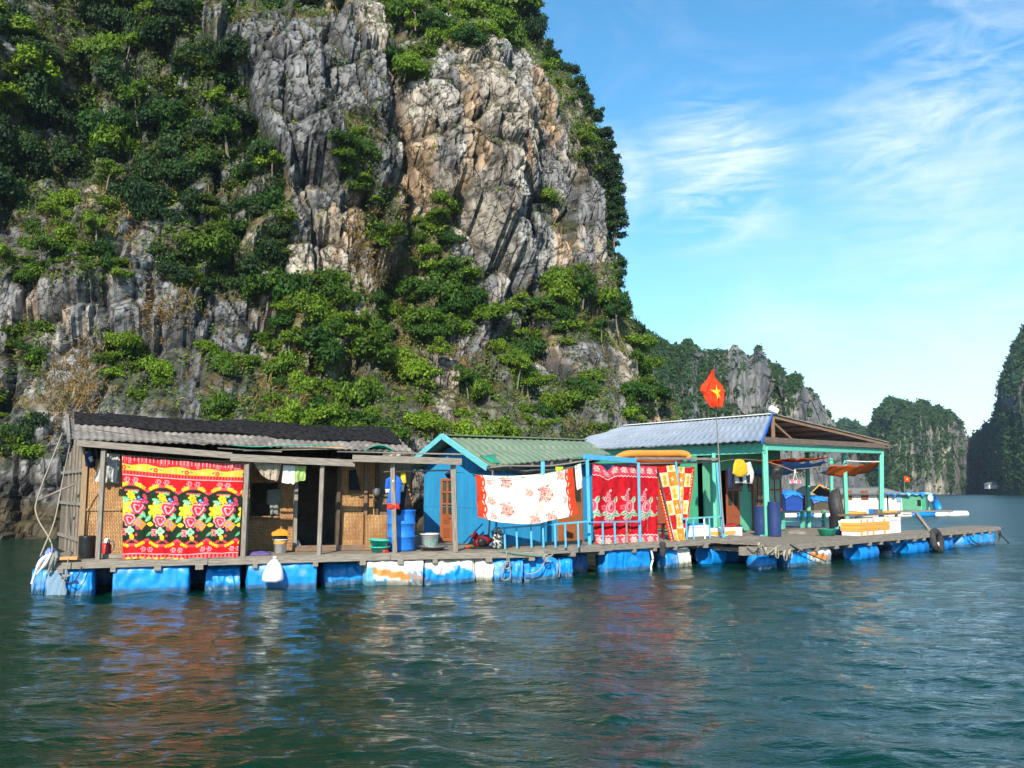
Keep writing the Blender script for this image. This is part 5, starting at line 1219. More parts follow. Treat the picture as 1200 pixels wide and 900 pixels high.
# cloth bundle on the left corner
t = thing('cloth_bundle', 'blue and white bundle of cloths hanging over the left corner of the raft', 'cloth', put(FA, 58, -.05, ZA - .5))
f = MB(FA.M); x0 = FA.X(46, -.1); x1 = FA.X(71, -.1); f.add([(x0, .0, ZA), (x1, -.1, ZA + .05), ((x0 + x1) / 2 - .03, 0, ZA + .25), (x0, .35, ZA), (x1, .3, ZA + .03), ((x0 + x1) / 2, .3, ZA + .27), (x1 - .05, .05, ZA + .13), (x1 - .05, .25, ZA + .13)], [(0, 1, 6, 2), (3, 5, 7, 4), (0, 2, 5, 3), (1, 4, 7, 6), (2, 6, 7, 5)]); f.build('blue_cloth', mat('periwinkle_cloth', (.08, .16, .55), (.3, .36, .6), rough=.9, scale=9, lo=.45, hi=.6), t)
for k, (a, b, c) in enumerate((((60, 648), (52, 662), (40, 676)), ((64, 648), (60, 660), (56, 672)), ((56, 650), (46, 660), (37, 684)), ((66, 646), (66, 655), (63, 664)))):
    f = MB(); f.tube(spl([pA(*a, -.12), pA(*b, -.16), pA(*c, -.10)]), [.03] * 4 + [.036] * 4 + [.022] * 5, 8); f.build('hanging_cloth', PAPERW if k % 2 == 0 else sh_g, t)
rope('pale rope looping from the hut gable out past the left corner', [r0 + V(0, 0, -.35) - FA.x * .1, pA(45, 580, 1.4), pA(43, 604, 1.0), pA(56, 628, .4), pA(61, 640, .1), pA(60, 652, -.12)], .014)
rope('pale rope running straight from the hut roof corner down to the raft corner', [pA(84, 512, -.05), pA(74, 560, .3), pA(64, 610, .2), pA(52, 640, 0), pA(47, 652, -.1)], .014)
f = MB(); f.tube([pA(45, 586, 1.2), pA(88, 567, 1.2)], .022, 7); tag(f.build('pole', WOODG), 'thin bare stick poking out from the left side wall of the hut', 'stick')
rope('short dark cord looped over the leftmost front float', [pA(70, 672, -.15), pA(78, 682, -.18), pA(88, 680, -.16), pA(96, 664, -.12)], .012, ROPEK)
rope('pale mooring cord dropping over the leftmost front float into the water', [pA(80, 655, -.16), pA(77, 672, -.18), pA(72, 690, -.18), pA(68, 706, -.2)], .010)
f = MB(); f.tube([pA(72, 677, -.17), pA(83, 674, -.17)], .025, 8); tag(f.build('cleat', WOODG), 'small grey toggle tied to the mooring cord on the leftmost float', 'toggle')
# netting over first float
f = MB(FA.M); xx = FA.X(58, -.05); f.grid([[(xx + i * .045 + .02 * math.sin(j), -.035 - .02 * math.sin(i * 2.1 + j), .52 - j * .055) for i in range(9)] for j in range(11)]); tag(f.build('net', mat('grey_net', (.28, .32, .33), (.12, .3, .5), rough=.9, scale=14, lo=.45, hi=.55), solid=.008), 'scrap of grey netting draped over the leftmost front float', 'netting')
# recess bucket with clothes
def bucket(fr, px, d, z, r0_, r1_, h, m, label, cat='bucket', name='bucket', band=None, handle=True):
    t = thing(name, label, cat, put(fr, px, d, z)); q = (fr.X(px, d), d, z)
    f = MB(fr.M); f.lathe([(r0_, 0), (r1_, h), (r1_ + .015, h), (r1_ + .015, h - .025), (r1_ - .008, h - .01), (r0_ - .01, .02)], 26, q); f.build('body', m, t)
    if band:
        f = MB(fr.M); za, zb, bm = band; ra = r0_ + (r1_ - r0_) * za / h + .003; rb = r0_ + (r1_ - r0_) * zb / h + .003; f.lathe([(ra, za), (rb, zb)], 26, q, cap=(False, False)); f.build('label', bm, t)
    if handle:
        f = MB(fr.M); f.tube(spl([(q[0] - r1_ - .01, d, z + h - .03), (q[0] - r1_ * .6, d - r1_ * .8, z + h * .75), (q[0] + r1_ * .6, d - r1_ * .8, z + h * .72), (q[0] + r1_ + .01, d, z + h - .03)]), .006, 5); f.build('handle', METALG, t)
    return t
bucket(FA, 329, .75, ZA, .12, .15, .30, PLW, 'white paint bucket with an orange band piled with clothes in the hut recess', band=(.20, .27, TAPE))
def heap(px, d, z, rx, rz, m, label, fr=FA, seed=0, cat='cloth', name='cloth'):
    r = random.Random(seed); f = MB(fr.M); x = fr.X(px, d); P = []
    for i in range(9):
        row = []
        for k in range(20):
            a = 2 * math.pi * k / 20; b = i / 8 * math.pi / 2; s = 1 + .16 * math.sin(a * 3 + seed) + .1 * math.sin(a * 7 + i); row.append((x + math.cos(a) * math.cos(b) * rx * s, d + math.sin(a) * math.cos(b) * rx * .8 * s, z + math.sin(b) * rz * s))
        row.append(row[0]); P.append(row)
    f.grid(P); return tag(f.build(name, m), label, cat)
heap(328, .75, ZA + .29, .15, .10, sh_k, 'black cloth on top of the white bucket in the hut recess', seed=2)
heap(329, .75, ZA + .38, .19, .12, sh_o, 'orange cloth heaped on the black one over the white bucket', seed=3)
heap(306, .3, ZA, .24, .07, sh_p, 'purple cloth lying on the deck right of the floral blanket', seed=4)
heap(350, 1.35, ZA, .08, .2, PLW, 'small white jar just inside the dark hut doorway', seed=5, cat='jar', name='jar')
# white sack over the edge
t = thing('sack', 'white sack tied at the neck hanging from the deck edge over a blue float', 'sack', pA(319, 684, -.15))
f = MB(FA.M); x, z = FA.uv(320, 682, -.2); P = []
for i, (rr_, zz_, ox) in enumerate(((.02, 0, 0), (.20, .005, 0), (.225, .06, 0), (.21, .16, .0), (.18, .27, .01), (.13, .38, .01), (.06, .455, .015), (.025, .48, .015), (.045, .51, .02), (.03, .53, .02))): P.append([(x + ox + rr_ * math.cos(a * 2 * math.pi / 24) * (1 + .05 * math.sin(a * 3)), -.2 + rr_ * .62 * math.sin(a * 2 * math.pi / 24) * (1 + .08 * math.sin(a * 5 + i)), z + zz_) for a in list(range(24)) + [0]])
f.grid(P); f.build('bag', PAPERW, t); f = MB(FA.M); f.torus((x + .015, -.2, z + .475), .028, .008, 16, 6); f.build('tie', ROPE, t)
# clothes on the pole at the right of the hut
garment('t_shirt', 'blue football T-shirt with red hem hung on the right hut post', 'shirt', FA, -.02, [
    ('torso', [(455, 560), (460, 557), (465, 557), (470, 561), (469, 590), (454, 591)], sh_u, .0),
    ('sleeve', [(452, 562), (456, 559), (457, 573), (451, 573)], sh_u, .01), ('sleeve', [(468, 559), (471, 563), (470, 572), (468, 573)], sh_u, .01),
    ('cuff', [(451, 573), (457, 573), (456, 578), (452, 578)], sh_w, .015), ('hem', [(454, 590), (468, 590), (468, 597), (453, 597)], sh_r, .01), ('shoulder_stripe', [(458, 562), (462, 560), (463, 564), (459, 566)], sh_w, .055)])
garment('cloth', 'small yellow cloth hung right of the blue T-shirt', 'cloth', FA, .12, [('cloth', [(469, 552), (475, 551), (476, 566), (470, 568)], sh_y, 0)])
garment('top', 'white top hung between the blue T-shirt and the black skirt', 'shirt', FA, .2, [('top', [(467, 566), (474, 567), (473, 576), (468, 577)], sh_w, 0)])
t = garment('skirt', 'black skirt with a row of orange flowers hung over the tall blue tub', 'skirt', FA, .3, [('skirt', [(464, 571), (476, 567), (483, 592), (477, 596), (470, 598), (469, 604), (464, 603)], sh_k, 0)] + [('flower', [(475.5 + k * 1.3, 568 + k * 5), (478 + k * 1.3, 568.5 + k * 5), (477.5 + k * 1.3, 571 + k * 5)], sh_o, .06) for k in range(5)])
garment('jacket', 'dark jacket hanging behind the rightmost hut post', 'jacket', FA, .3, [('jacket', [(521, 555), (528, 551), (530, 562), (524, 560)], sh_n, 0)])
# tall blue tub covered with tarp
def tub():
    t = thing('water_tub', 'tall blue water tub standing behind the hanging T-shirt at the hut end', 'tub', put(FA, 470, .62, ZA))
    f = MB(FA.M); x = FA.X(470, .62); f.lathe([(.30, 0), (.32, .05), (.31, .3), (.325, .31), (.325, .33), (.31, .34), (.315, .6), (.33, .61), (.33, .63), (.315, .64), (.32, .88), (.335, .90), (.33, .93), (.31, .93), (.30, .88), (.29, .1)], 36, (x, .62, ZA)); f.build('body', TARPB, t)
tub()
bucket(FA, 445, .28, ZA, .15, .22, .13, PLT, 'turquoise basin, lower of the two at the foot of the hut post', 'basin', 'basin', handle=False)
t = bucket(FA, 444, .32, ZA + .14, .16, .23, .14, PLT, 'turquoise basin stacked on top of the other one', 'basin', 'basin', handle=False); t.rotation_euler.y = R(4)
heap(451.5, .15, ZA, .07, .09, PLR, 'small red plastic scoop beside the turquoise basins', seed=8, cat='scoop', name='scoop')
t = bucket(FA, 503, 1.0, ZA, .19, .225, .36, PLW, 'white bucket with a green leaf emblem beside the rightmost hut post')
for k, (dx, dz, s_, rot) in enumerate(((-.09, .15, 1, .3), (-.02, .13, 1.1, 0), (.06, .14, 1, -.3), (-.12, .22, .8, .9), (.11, .21, .8, -.9))):
    f = MB(FA.M); x = FA.X(503, 1.0) + dx; yy = 1.0 - math.sqrt(max(.206 ** 2 - dx * dx, 0)) - .006
    f.poly([(x - .022 * s_, yy + abs(dx) * .05, ZA + dz - .02), (x, yy, ZA + dz - .045), (x + .022 * s_, yy + abs(dx) * .05, ZA + dz - .01), (x + .01 * rot, yy, ZA + dz + .055 * s_)], .004, (0, -1, 0)); f.build('leaf_mark', PLG, t)
bucket(FA, 508, .55, ZA, .20, .32, .10, METALG, 'wide shallow grey metal basin in front of the white bucket', 'basin', 'basin', handle=False)

# ------------------------------------------------------------ BLUE HOUSE
FH = Frame(atz(577, 639, ZA), FB.a + R(2))
def solve_back(fr, px):          # how far back along the frame's y the line of sight at px crosses the gable plane
    r = ray_dir(px, 600); r = V(r.x, r.y, 0); o = fr.o; # o + y*W = t*r
    y = fr.y; det = y.x * (-r.y) - y.y * (-r.x); return (-(o.x) * (-r.y) + o.y * (-r.x)) / det
HW = solve_back(FH, 497); HL = 4.9
house = thing('blue_house', 'bright blue board house with a green metal roof and teal gable boards', 'house', FH.w(2, 1.5, ZA))
def pH(px, py, d): x, z = FH.uv(px, py, d); return FH.w(x, d, z)
ez = FH.uv(577, 543, 0)[1]; EZ = ez + .02
rdx = solve_back  # ridge height from the photograph
rz = FH.uv(528, 511, HW / 2)[1]
def planks_wall(fr, pts_fn, x0, x1, axis, y, name, parent, m, wd=.2, lo=ZA, groove=.012, skip=()):
    mb = MB(fr.M); x = x0
    while x < x1 - .01:
        xe = min(x + wd, x1); 
        if not any(a <= (x + xe) / 2 <= b for a, b in skip):
            za = pts_fn((x + xe) / 2)
            if axis == 'x': mb.span(x, xe - groove, y, y + .03, lo, za, 2)
            else: mb.span(y, y + .03, x, xe - groove, lo, za, 2)
        x = xe
    return mb.build(name, m, parent)
gz = lambda y: EZ + (rz - .16 - EZ) * (1 - abs(y - HW / 2) / (HW / 2)) + .0
# gable wall with backing
dpx0, dpx1 = 518, 531
d0 = solve_back(FH, 533); d1 = solve_back(FH, 517.5)
dz0 = ZA + .05; dz1 = FH.w(0, 0, 0).z
def gable_z(px, py):
    W_ = solve_back(FH, px); q = FH.w(0, W_, 0); r = ray_dir(px, py); return H + r.z * (q.y / r.y)
dtop = gable_z(525, 560.5)
mb = MB(FH.M); y = 0
while y < HW - .01:
    ye = min(y + .19, HW); ym = (y + ye) / 2; lo = dtop if d0 < ym < d1 else ZA
    mb.span(-.02, .012, y, ye - .010, lo, gz(ym), 2); y = ye
mb.span(.014, .03, 0, d0, ZA, EZ, 2); mb.span(.014, .03, d1, HW, ZA, EZ, 2); mb.span(.014, .03, d0, d1, dtop, EZ, 2)
mb.build('gable_wall', BLUEW, house)
planks_wall(FH, lambda x: EZ + .05, 0, HL, 'x', -.02, 'front_wall', house, BLUEW, .24, skip=())
f = MB(FH.M); f.span(.03, HL, HW - .03, HW, ZA, EZ); f.build('back_wall', BLUEW, house)
f = MB(FH.M); f.span(HL - .03, HL, .02, HW - .04, ZA, EZ); f.build('end_wall', BLUEW, house)
f = MB(FH.M); f.span(-.028, -.021, .0, HW, ZA + .92, ZA + .94); f.build('wall_batten', BLUEW, house)
# door with panes in the gable
dr = MB(FH.M); ft = .045
dr.span(-.05, .01, d0, d0 + .07, ZA, dtop); dr.span(-.05, .01, d1 - .07, d1, ZA, dtop); dr.span(-.05, .01, d0 + .07, d1 - .07, dtop - .07, dtop); 
zm = ZA + (dtop - ZA) * .40; dr.span(-.045, .0, d0 + .075, d1 - .075, ZA + .02, zm)
door = dr.build('door', DOORO, house, bevel=.004)
for k in range(3):
    za = zm + (dtop - .08 - zm) * k / 3; f = MB(FH.M); f.span(-.048, .0, d0 + .075, d1 - .075, za, za + .045); f.build('rail', DOORO, door)
f = MB(FH.M); f.span(-.047, .0, (d0 + d1) / 2 - .022, (d0 + d1) / 2 + .022, zm + .046, dtop - .08); f.build('stile', DOORO, door)
f = MB(FH.M); f.span(-.02, -.01, d0 + .08, d1 - .08, zm, dtop - .07); f.build('pane', GLASS, door)
for z_ in (ZA + .12, ZA + .48):
    f = MB(FH.M); f.span(-.053, -.046, d0 + .15, d1 - .15, z_, z_ + .26); f.build('panel', DOORR, door, bevel=.004)
f = MB(FH.M); f.tube([(-.09, d0 + .11, zm - .02), (-.05, d0 + .11, zm - .02)], .02, 8); f.build('handle', METALG, door)
# roof planes
RX0 = FH.uv(528, 511, HW / 2)[0] - .12; RX0 = -.45
def pHw(x, y, z): return FH.w(x, y, z)
ridge0 = pHw(RX0, HW / 2, rz); xr1 = FH.uv(685, 516, HW / 2)[0]; zr1 = FH.uv(685, 516, HW / 2)[1]; ridge1 = pHw(xr1, HW / 2, zr1)
ov = .38; ee0 = pHw(RX0, -ov, EZ - .12); xe1, ze1 = FH.uv(716, 533.5, -ov); ee1 = pHw(xe1, -ov, ze1)
bb0 = pHw(RX0, HW + ov, EZ - .12); bb1 = pHw(xr1 + .2, HW + ov, EZ)
rfg = sheet('roof', ROOFG, (ee0, ee1, ridge1, ridge0), .21, .012, house, rows=26, seed=7, nper=10, cross=1.15)
sheet('roof', ROOFG, (bb1, bb0, ridge0, ridge1), .21, .012, house, rows=10, seed=8, nper=10)
f = MB(); f.beam(ridge0 + V(0, 0, .015), ridge1 + V(0, 0, .015), .26, .03); f.build('ridge_cap', ROOFG, house, bevel=.01)
for nm, a, b in (('gable_board', ee0, ridge0), ('gable_board', bb0, ridge0)):
    f = MB(); f.beam(a - FH.x * .05 - V(0, 0, .03), b - FH.x * .05 - V(0, 0, .01), .04, .15); f.build(nm, TEALB, house, bevel=.004)
for k in range(7):
    f = MB(); t_ = .02 + k / 6.4; a = ee0.lerp(ee1, t_) + V(0, 0, -.07); b = ridge0.lerp(ridge1, t_) + V(0, 0, -.07); f.beam(a, b, .05, .08); f.build('rafter', WOODG, house)
f = MB(); f.beam(ee0 + V(0, 0, -.06) + FH.y * .12, ee1 + V(0, 0, -.06) + FH.y * .12, .05, .09); f.build('eave_beam', WOODG, house, bevel=.005)
rope('grey weathered cord tied along the eave of the green roof', [ee0 + V(0, 0, -.03), ee0.lerp(ee1, .12) + V(0, 0, -.02) - FH.y * .05, ee0.lerp(ee1, .3) + V(0, 0, -.08), ee0.lerp(ee1, .5) + V(0, 0, -.13), ee0.lerp(ee1, .75) + V(0, 0, -.09), ee1 + V(0, 0, -.04)], .03, WOODG, name='hose')
g = MB(); P0 = ee0.lerp(ee1, .04); g.grid([[P0 + FH.x * (i * .07) + (ridge0 - ee0) * (.03 + j * .07) + V(0, 0, .03 + .05 * math.sin(i * .7) * math.sin(j * .8 + .4)) for i in range(10)] for j in range(5)]); tag(g.build('net', mat('green_net_heap', (.03, .30, .18), rough=.8), solid=.01), 'patch of green net lying at the front corner of the green roof', 'netting')
heap(0, 0, 0, .01, .01, DARK, 'x') if False else None
sg = MB(); ea = ee0.lerp(ee1, .07) + V(0, 0, -.10); eb = ee0.lerp(ee1, .97) + V(0, 0, -.12)
sg.grid([[ea.lerp(eb, i / 16) + FH.y * (.04 + j * .18) - V(0, 0, .24 * math.sin(i / 16 * math.pi) * math.sin(min(1, j / 2.5) * math.pi) + .03 * math.sin(i * 1.9)) - V(0, 0, .10 * math.sin(i / 16 * math.pi) * (j == 0)) for i in range(17)] for j in range(6)])
sg.build('eave_lining', mat('old_grey_sheeting', (.22, .19, .15), (.12, .10, .08), rough=.9, bump=.5, coord='Object'), house, solid=.02)
# front wall door (orange) and post under the eave
xo0 = FH.X(654, -.05); xo1 = FH.X(683, -.05); f = MB(FH.M); f.span(xo0, xo1, -.06, -.03, ZA + .02, ZA + 1.85); dd = f.build('front_door', DOORO, house, bevel=.005)
f = MB(FH.M); f.span(xo0 + .08, xo1 - .08, -.068, -.061, ZA + 1.05, ZA + 1.7); f.build('pane', GLASS, dd)
f = MB(); a = pH(636, 639, -.9); a.z = ZA; f.beam(a, pH(636, 541, -.9) , .1, .1, up=(0, 1, 0)); f.build('porch_post', BLUEP, house, bevel=.008)
f = MB(); a = pH(572, 640, -.75); f.tube([a, pH(578, 541, -.30)], .022, 8); f.build('bamboo_prop', WOODG, house)

# ------------------------------------------------------------ PORCH with railing (raft B front)
porch = thing('porch', 'light blue painted porch posts, rail and beam along the deck edge', 'porch', FB.w(2, .1, ZA))
ZB = ZA + .02
for (pt, pb, rr_) in (((688, 538), (691, 638), .085), ((748, 542), (750, 637), .07), ((792, 541), (800, 620), .05)):
    f = MB(); a = pB(*pb, .06); a.z = ZB if pb[1] > 625 else a.z; f.beam(a, pB(*pt, .06), rr_, rr_, up=(0, 1, 0)); f.build('post', BLUEP, porch, bevel=.008)
f = MB(); f.beam(pB(684, 535, .04), pB(745, 540, .04), .05, .13); f.build('beam', BLUEP, porch, bevel=.006)
f = MB(); f.beam(pB(745, 537, .12), pB(842, 538, .12), .06, .07); f.build('top_rail', WOODG, porch, bevel=.006)
f = MB(); f.tube([pB(690, 545, .2), pB(842, 541, .2)], .03, 8); f.build('lower_pole', WOODG, porch)
f = MB(); f.beam(pB(690, 612, -.02) , pB(750, 611, -.02), .035, .035); f.build('rail', BLUEP, porch)
for k, px in enumerate((707, 721, 735)):
    f = MB(); a = pB(px, 636, -.02); a.z = ZB; f.beam(a, pB(px - 1, 612, -.02), .045, .035, up=(0, 1, 0)); f.build('baluster', BLUEP if k != 2 else WOODG, porch)
f = MB(); f.beam(pB(800, 608, .0), pB(847, 605, .0), .045, .04); f.build('rail', TEALB, porch)
for k, px in enumerate((805, 813, 826, 832)):
    f = MB(); a = pB(px, 634, .0); a.z = ZB; f.beam(a, pB(px - 1, 607, .0), .04, .035, up=(0, 1, 0)); f.build('baluster', BLUEP if k != 2 else PLW, porch)
f = MB(); a = pB(848, 630, .02); a.z = ZB; f.beam(a, pB(840, 542, .1), .09, .09, up=(0, 1, 0)); f.build('leaning_post', BLUEP, porch, bevel=.008)
# rail in front of the blue house
rl = thing('railing', 'light blue railing in front of the blue house wall below the white blanket', 'railing', FH.w(1.5, -1, ZA))
f = MB(); f.beam(pA(588, 619, .45), pA(690, 611, .45), .04, .04); f.build('rail', BLUEP, rl)
for px in (592, 606, 623, 637, 651, 663, 678):
    f = MB(); a = pA(px, 640, .45); a.z = ZA; b = pA(px - 1, 618 - (px - 588) * .078, .45); f.beam(a, b, .045, .04, up=(0, 1, 0)); f.build('baluster', BLUEP, rl)

cloth('blanket', 'white blanket with pink roses and red ends sagging on a line before the blue house', 'blanket', (pA(557, 556, -.05), pA(672, 548, .35), pA(677, 601, .4), pA(561, 606, -.02)), paint_white(), folds=3, amp=.035, seed=12, sag=.10, sagb=.20)
rope('thin clothes line from the hut post across to the blue porch post', [pA(531, 553, .05), pA(557, 556, -.05), pA(578, 560, -.05) - V(0, 0, .02), pA(622, 558, .15), pA(672, 547, .35), pA(690, 541, .45)], .006, WIREG)
cloth('towel', 'small lime green cloth on the line at the right end of the white blanket', 'towel', (pA(651, 547, .5), pA(660, 547, .5), pA(660, 554, .5), pA(651, 556, .5)), plain(30, 24, (.50, .58, .03)), folds=1, amp=.01)
cloth('towel', 'long white towel with grey stripes hung right of the white blanket', 'towel', (pA(673, 546, .45), pA(681, 543, .45), pA(683, 571, .45), pA(676, 574, .45)), plain(34, 80, (.74, .74, .68), (.3, .34, .28)), folds=2, amp=.02, seed=14)
cloth('blanket', 'crimson blanket with three pink rose sprays and pink borders on the porch', 'blanket', (pB(694, 543, .14), pB(771, 547, .16), pB(771, 636, .14), pB(697, 638, .12)), paint_crimson(), folds=5, amp=.024, seed=15, droop=.17)
# checked blankets folded over a slanting pole
t = thing('checked_blanket', 'red, cream and orange checked blanket hung in slanting folds beside the crimson one', 'blanket', pB(790, 636, .1))
cloth('left_fold', None, None, (pB(770, 547, .10), pB(791, 545, .06), pB(803, 634, .02), pB(791, 636, .0)), paint_check(2.0), folds=1.5, amp=.04, seed=16, parent=t)
cloth('right_fold', None, None, (pB(794, 547, .12), pB(812, 548, .15), pB(801, 634, .05), pB(798, 634, .03)), paint_check(2.0, 1), folds=1.6, amp=.03, seed=17, parent=t)
cloth('side_edge', None, None, (pB(771, 572, .20), pB(775, 572, .13), pB(791, 636, .02), pB(785, 634, .10)), paint_edge(), folds=.5, amp=.015, seed=18, parent=t)
cloth('far_edge', None, None, (pB(809, 547, .22), pB(815, 547, .25), pB(806, 608, .16), pB(803, 620, .12)), paint_edge(), folds=.5, amp=.02, seed=19, parent=t)
f = MB(); a = pB(791, 636, -.03); a.z = ZB; f.tube([a, pB(770, 549, .02)], .022, 8); tag(f.build('pole', METALG), 'slanting grey pole against the left edge of the checked blanket', 'pole')
# awning roll above the porch
aw = thing('awning', 'rolled orange awning lying over the porch top rail', 'awning', pB(765, 534, .4))
pts = spl([pB(716, 539, .5), pB(735, 532.5, .45), pB(770, 532, .4), pB(800, 532, .35), pB(807, 536, .3)], 6); n = len(pts)
f = MB(); f.tube(pts, [.03 + .075 * min(1, i / 6) for i in range(n)], 14); f.build('roll', AWN, aw)
f = MB(); g0 = [pB(745 + 5.2 * i, 538, .25) for i in range(12)]; f.grid([[p + V(0, 0, -.05 * j - .05 * j * math.sin(i / 11 * math.pi)) + FB.y * (.05 * j) for i, p in enumerate(g0)] for j in range(5)]); f.build('hanging_edge', TARPO, aw, solid=.01)
f = MB(); f.tube([pB(806, 533, .32), pB(809, 537, .30), pB(807, 541, .28)], .05, 8); f.build('blue_end', TARPB, aw)
# red engine and mesh sack near the blue house
t = thing('pump', 'dark red motor pump lying on the deck in front of the blue house', 'pump', put(FA, 563, .8, ZA)); x = FA.X(565, .8); x2 = x
RP = mat('dark_red_enamel', (.20, .012, .02), (.12, .01, .015), rough=.4, bump=.2)
f = MB(FA.M); f.lathe([(.08, -.2), (.13, -.15), (.14, .1), (.10, .2)], 20, (x, .8, ZA + .16), rot=Matrix.Rotation(R(70), 4, 'Y')); f.build('casing', RP, t)
f = MB(FA.M); f.tube([(x - .08, .8, ZA + .2), (x - .22, .75, ZA + .33)], [.07, .09], 14); f.build('funnel', RP, t)
f = MB(FA.M); f.lathe([(.10, 0), (.10, .08), (.06, .1)], 18, (x - .06, .66, ZA + .16), rot=Matrix.Rotation(R(100), 4, 'X')); f.build('flywheel', PLK, t)
f = MB(FA.M); f.tube([(x + .15, .8, ZA + .18), (x + .33, .82, ZA + .2)], .05, 12); f.build('pipe', RP, t)
f = MB(FA.M); f.tube(spl([(x - .2, .8, ZA + .03), (x - .35, .75, ZA + .05), (x - .45, .7, ZA + .02)]), .03, 8); tag(f.build('hose', TARPO), 'short orange hose end lying left of the red pump', 'hose')
f = MB(FA.M); f.span(x - .3, x + .4, .6, 1.0, ZA + .002, ZA + .05); f.build('base', PLK, t)
f = MB(FA.M); x = FA.X(583, .55); f.lathe([(.09, 0), (.13, .06), (.12, .3), (.09, .46), (.05, .5)], 18, (x, .55, ZA)); tag(f.build('mesh_sack', mat('speckled_mesh', (.02, .02, .02), (.6, .6, .58), rough=.9, scale=22, lo=.5, hi=.55, coord='Object', bump=.8)), 'speckled grey mesh sack standing behind the bamboo prop', 'sack')
# ropes over the floats
def coil(label, fr, px, py, d, r, m=None, n=3, seed=0, vert=True):
    rr_ = random.Random(seed); x, z = fr.uv(px, py, d); f = MB(fr.M); pts = []
    for k in range(n * 14):
        a = k / 14 * 2 * math.pi; q = r * (1 + .14 * math.sin(k * .9 + seed)); pts.append((x + math.cos(a) * q, d + .015 * math.sin(k * .5) - .01 * k / 14, z + math.sin(a) * q * 1.25))
    f.tube(pts, .014, 6); return tag(f.build('rope_coil', m or ROPE), label, 'rope')
coil('pale rope knot hanging on the crumpled blue float', FA, 594, 662, -.12, .075, n=4, seed=1)
rope('pale rope loop below the knot on the crumpled blue float', [pA(593, 644, -.13), pA(594, 658, -.15), pA(588, 672, -.14), pA(590, 680, -.12), pA(598, 676, -.13), pA(597, 662, -.15), pA(596, 650, -.13)], .013)
coil('pale rope bunch at the step between the two decks', FA, 640, 654, -.12, .07, n=4, seed=2)
rope('pale rope slack over the dark blue float by the deck step', [pA(615, 672, -.05), pA(625, 672, -.08), pA(634, 666, -.1), pA(640, 655, -.13), pA(648, 650, -.12)], .014)
rope('green cord along the deck edge above the knotted rope', [pA(582, 645, -.1), pA(600, 648, -.12), pA(625, 651, -.12), pA(645, 652, -.12), pA(650, 660, -.12)], .010, WIREG, name='cord')
rope('frayed end of rope dropping into the water by the step', [pA(655, 655, -.1), pA(656, 664, -.1), pA(655, 676, -.08)], .012)
for k, (px, py) in enumerate(((775, 637), (779, 643), (776, 650))):
    pass
f = MB(FB.M); x, z = FB.uv(776, 652, -.1); f.lathe([(.03, 0), (.07, .05), (.09, .18), (.07, .3), (.10, .36), (.05, .42)], 14, (x, -.12, z - .03)); tag(f.build('rag', ROPEK), 'black rag tied to the deck edge above the round half white float', 'rag')
rope('white frayed rope hanging at the right end of the wide blue float', [pB(763, 645, -.06), pB(765, 655, -.07), pB(763, 664, -.06), pB(764, 676, -.05)], .03, PAPERW)
for k, (a, b, c) in enumerate(((885, 640, 3), (893, 646, 4), (905, 648, 5), (915, 651, 6), (921, 649, 7))):
    coil('tangled tan rope hanks hung between the two decks', FC, a + 5, b, -.1 - .02 * k, .10 if k > 1 else .07, n=3, seed=c)['group'] = 'tan rope hanks between the porch deck and the pavilion deck'
rope('tan rope swag along the joist end left of the rope hanks', [pC(876, 640, .1), pC(884, 645, .05), pC(893, 639, .05), pC(900, 648, .0), pC(912, 640, 0), pC(925, 647, -.05)], .018)
rope('black rope slanting down over the printed white float', [pC(926, 638, -.07), pC(938, 645, -.1), pC(952, 651, -.1), pC(968, 658, -.08)], .016, ROPEK)
f = MB(); f.beam(pC(868, 646, .25), pC(926, 645, .0), .14, .22); tag(f.build('cross_beam', WOODG, bevel=.01), 'thick old beam end joining the porch deck to the pavilion deck', 'beam')
# dark red stool beyond the crimson blanket
def stool(fr, px, d, z, m, label, h=.42, w=.17):
    t = thing('stool', label, 'stool', put(fr, px, d, z)); x = fr.X(px, d)
    f = MB(fr.M); f.span(x - w, x + w, d - w, d + w, z + h - .03, z + h); f.build('seat', m, t, bevel=.008)
    for a in (-1, 1):
        for b in (-1, 1): f = MB(fr.M); f.beam((x + a * (w + .01), d + b * (w + .01), z), (x + a * (w - .03), d + b * (w - .03), z + h - .03), .045, .045, up=(0, 1, 0)); f.build('leg', m, t)
    for a in (-1, 1):
        f = MB(fr.M); f.span(x - w, x + w, d + a * w - .01, d + a * w + .01, z + h * .45, z + h * .55); f.build('stretcher', m, t)
stool(FB, 777, .75, ZB, mat('dark_red_plastic', (.16, .015, .02), rough=.45), 'dark red plastic stool in the shade between the crimson and the checked blankets')

# ------------------------------------------------------------ GREEN PAVILION
pav = thing('pavilion', 'green timber pavilion with a pale ribbed metal roof and open gable end', 'pavilion', FG.w(3, 3, ZC))
gA = pG(893, 517, -.25); gR = pG(905, 486, 1.1); gR2 = None
apex = gR
tlen = 6.9
def on_ridge(px, py):
    x, z = FG.uv(px, py, 1.1); return z
ax_ = FG.uv(905, 486, 1.1)[0]; az_ = FG.uv(905, 486, 1.1)[1]
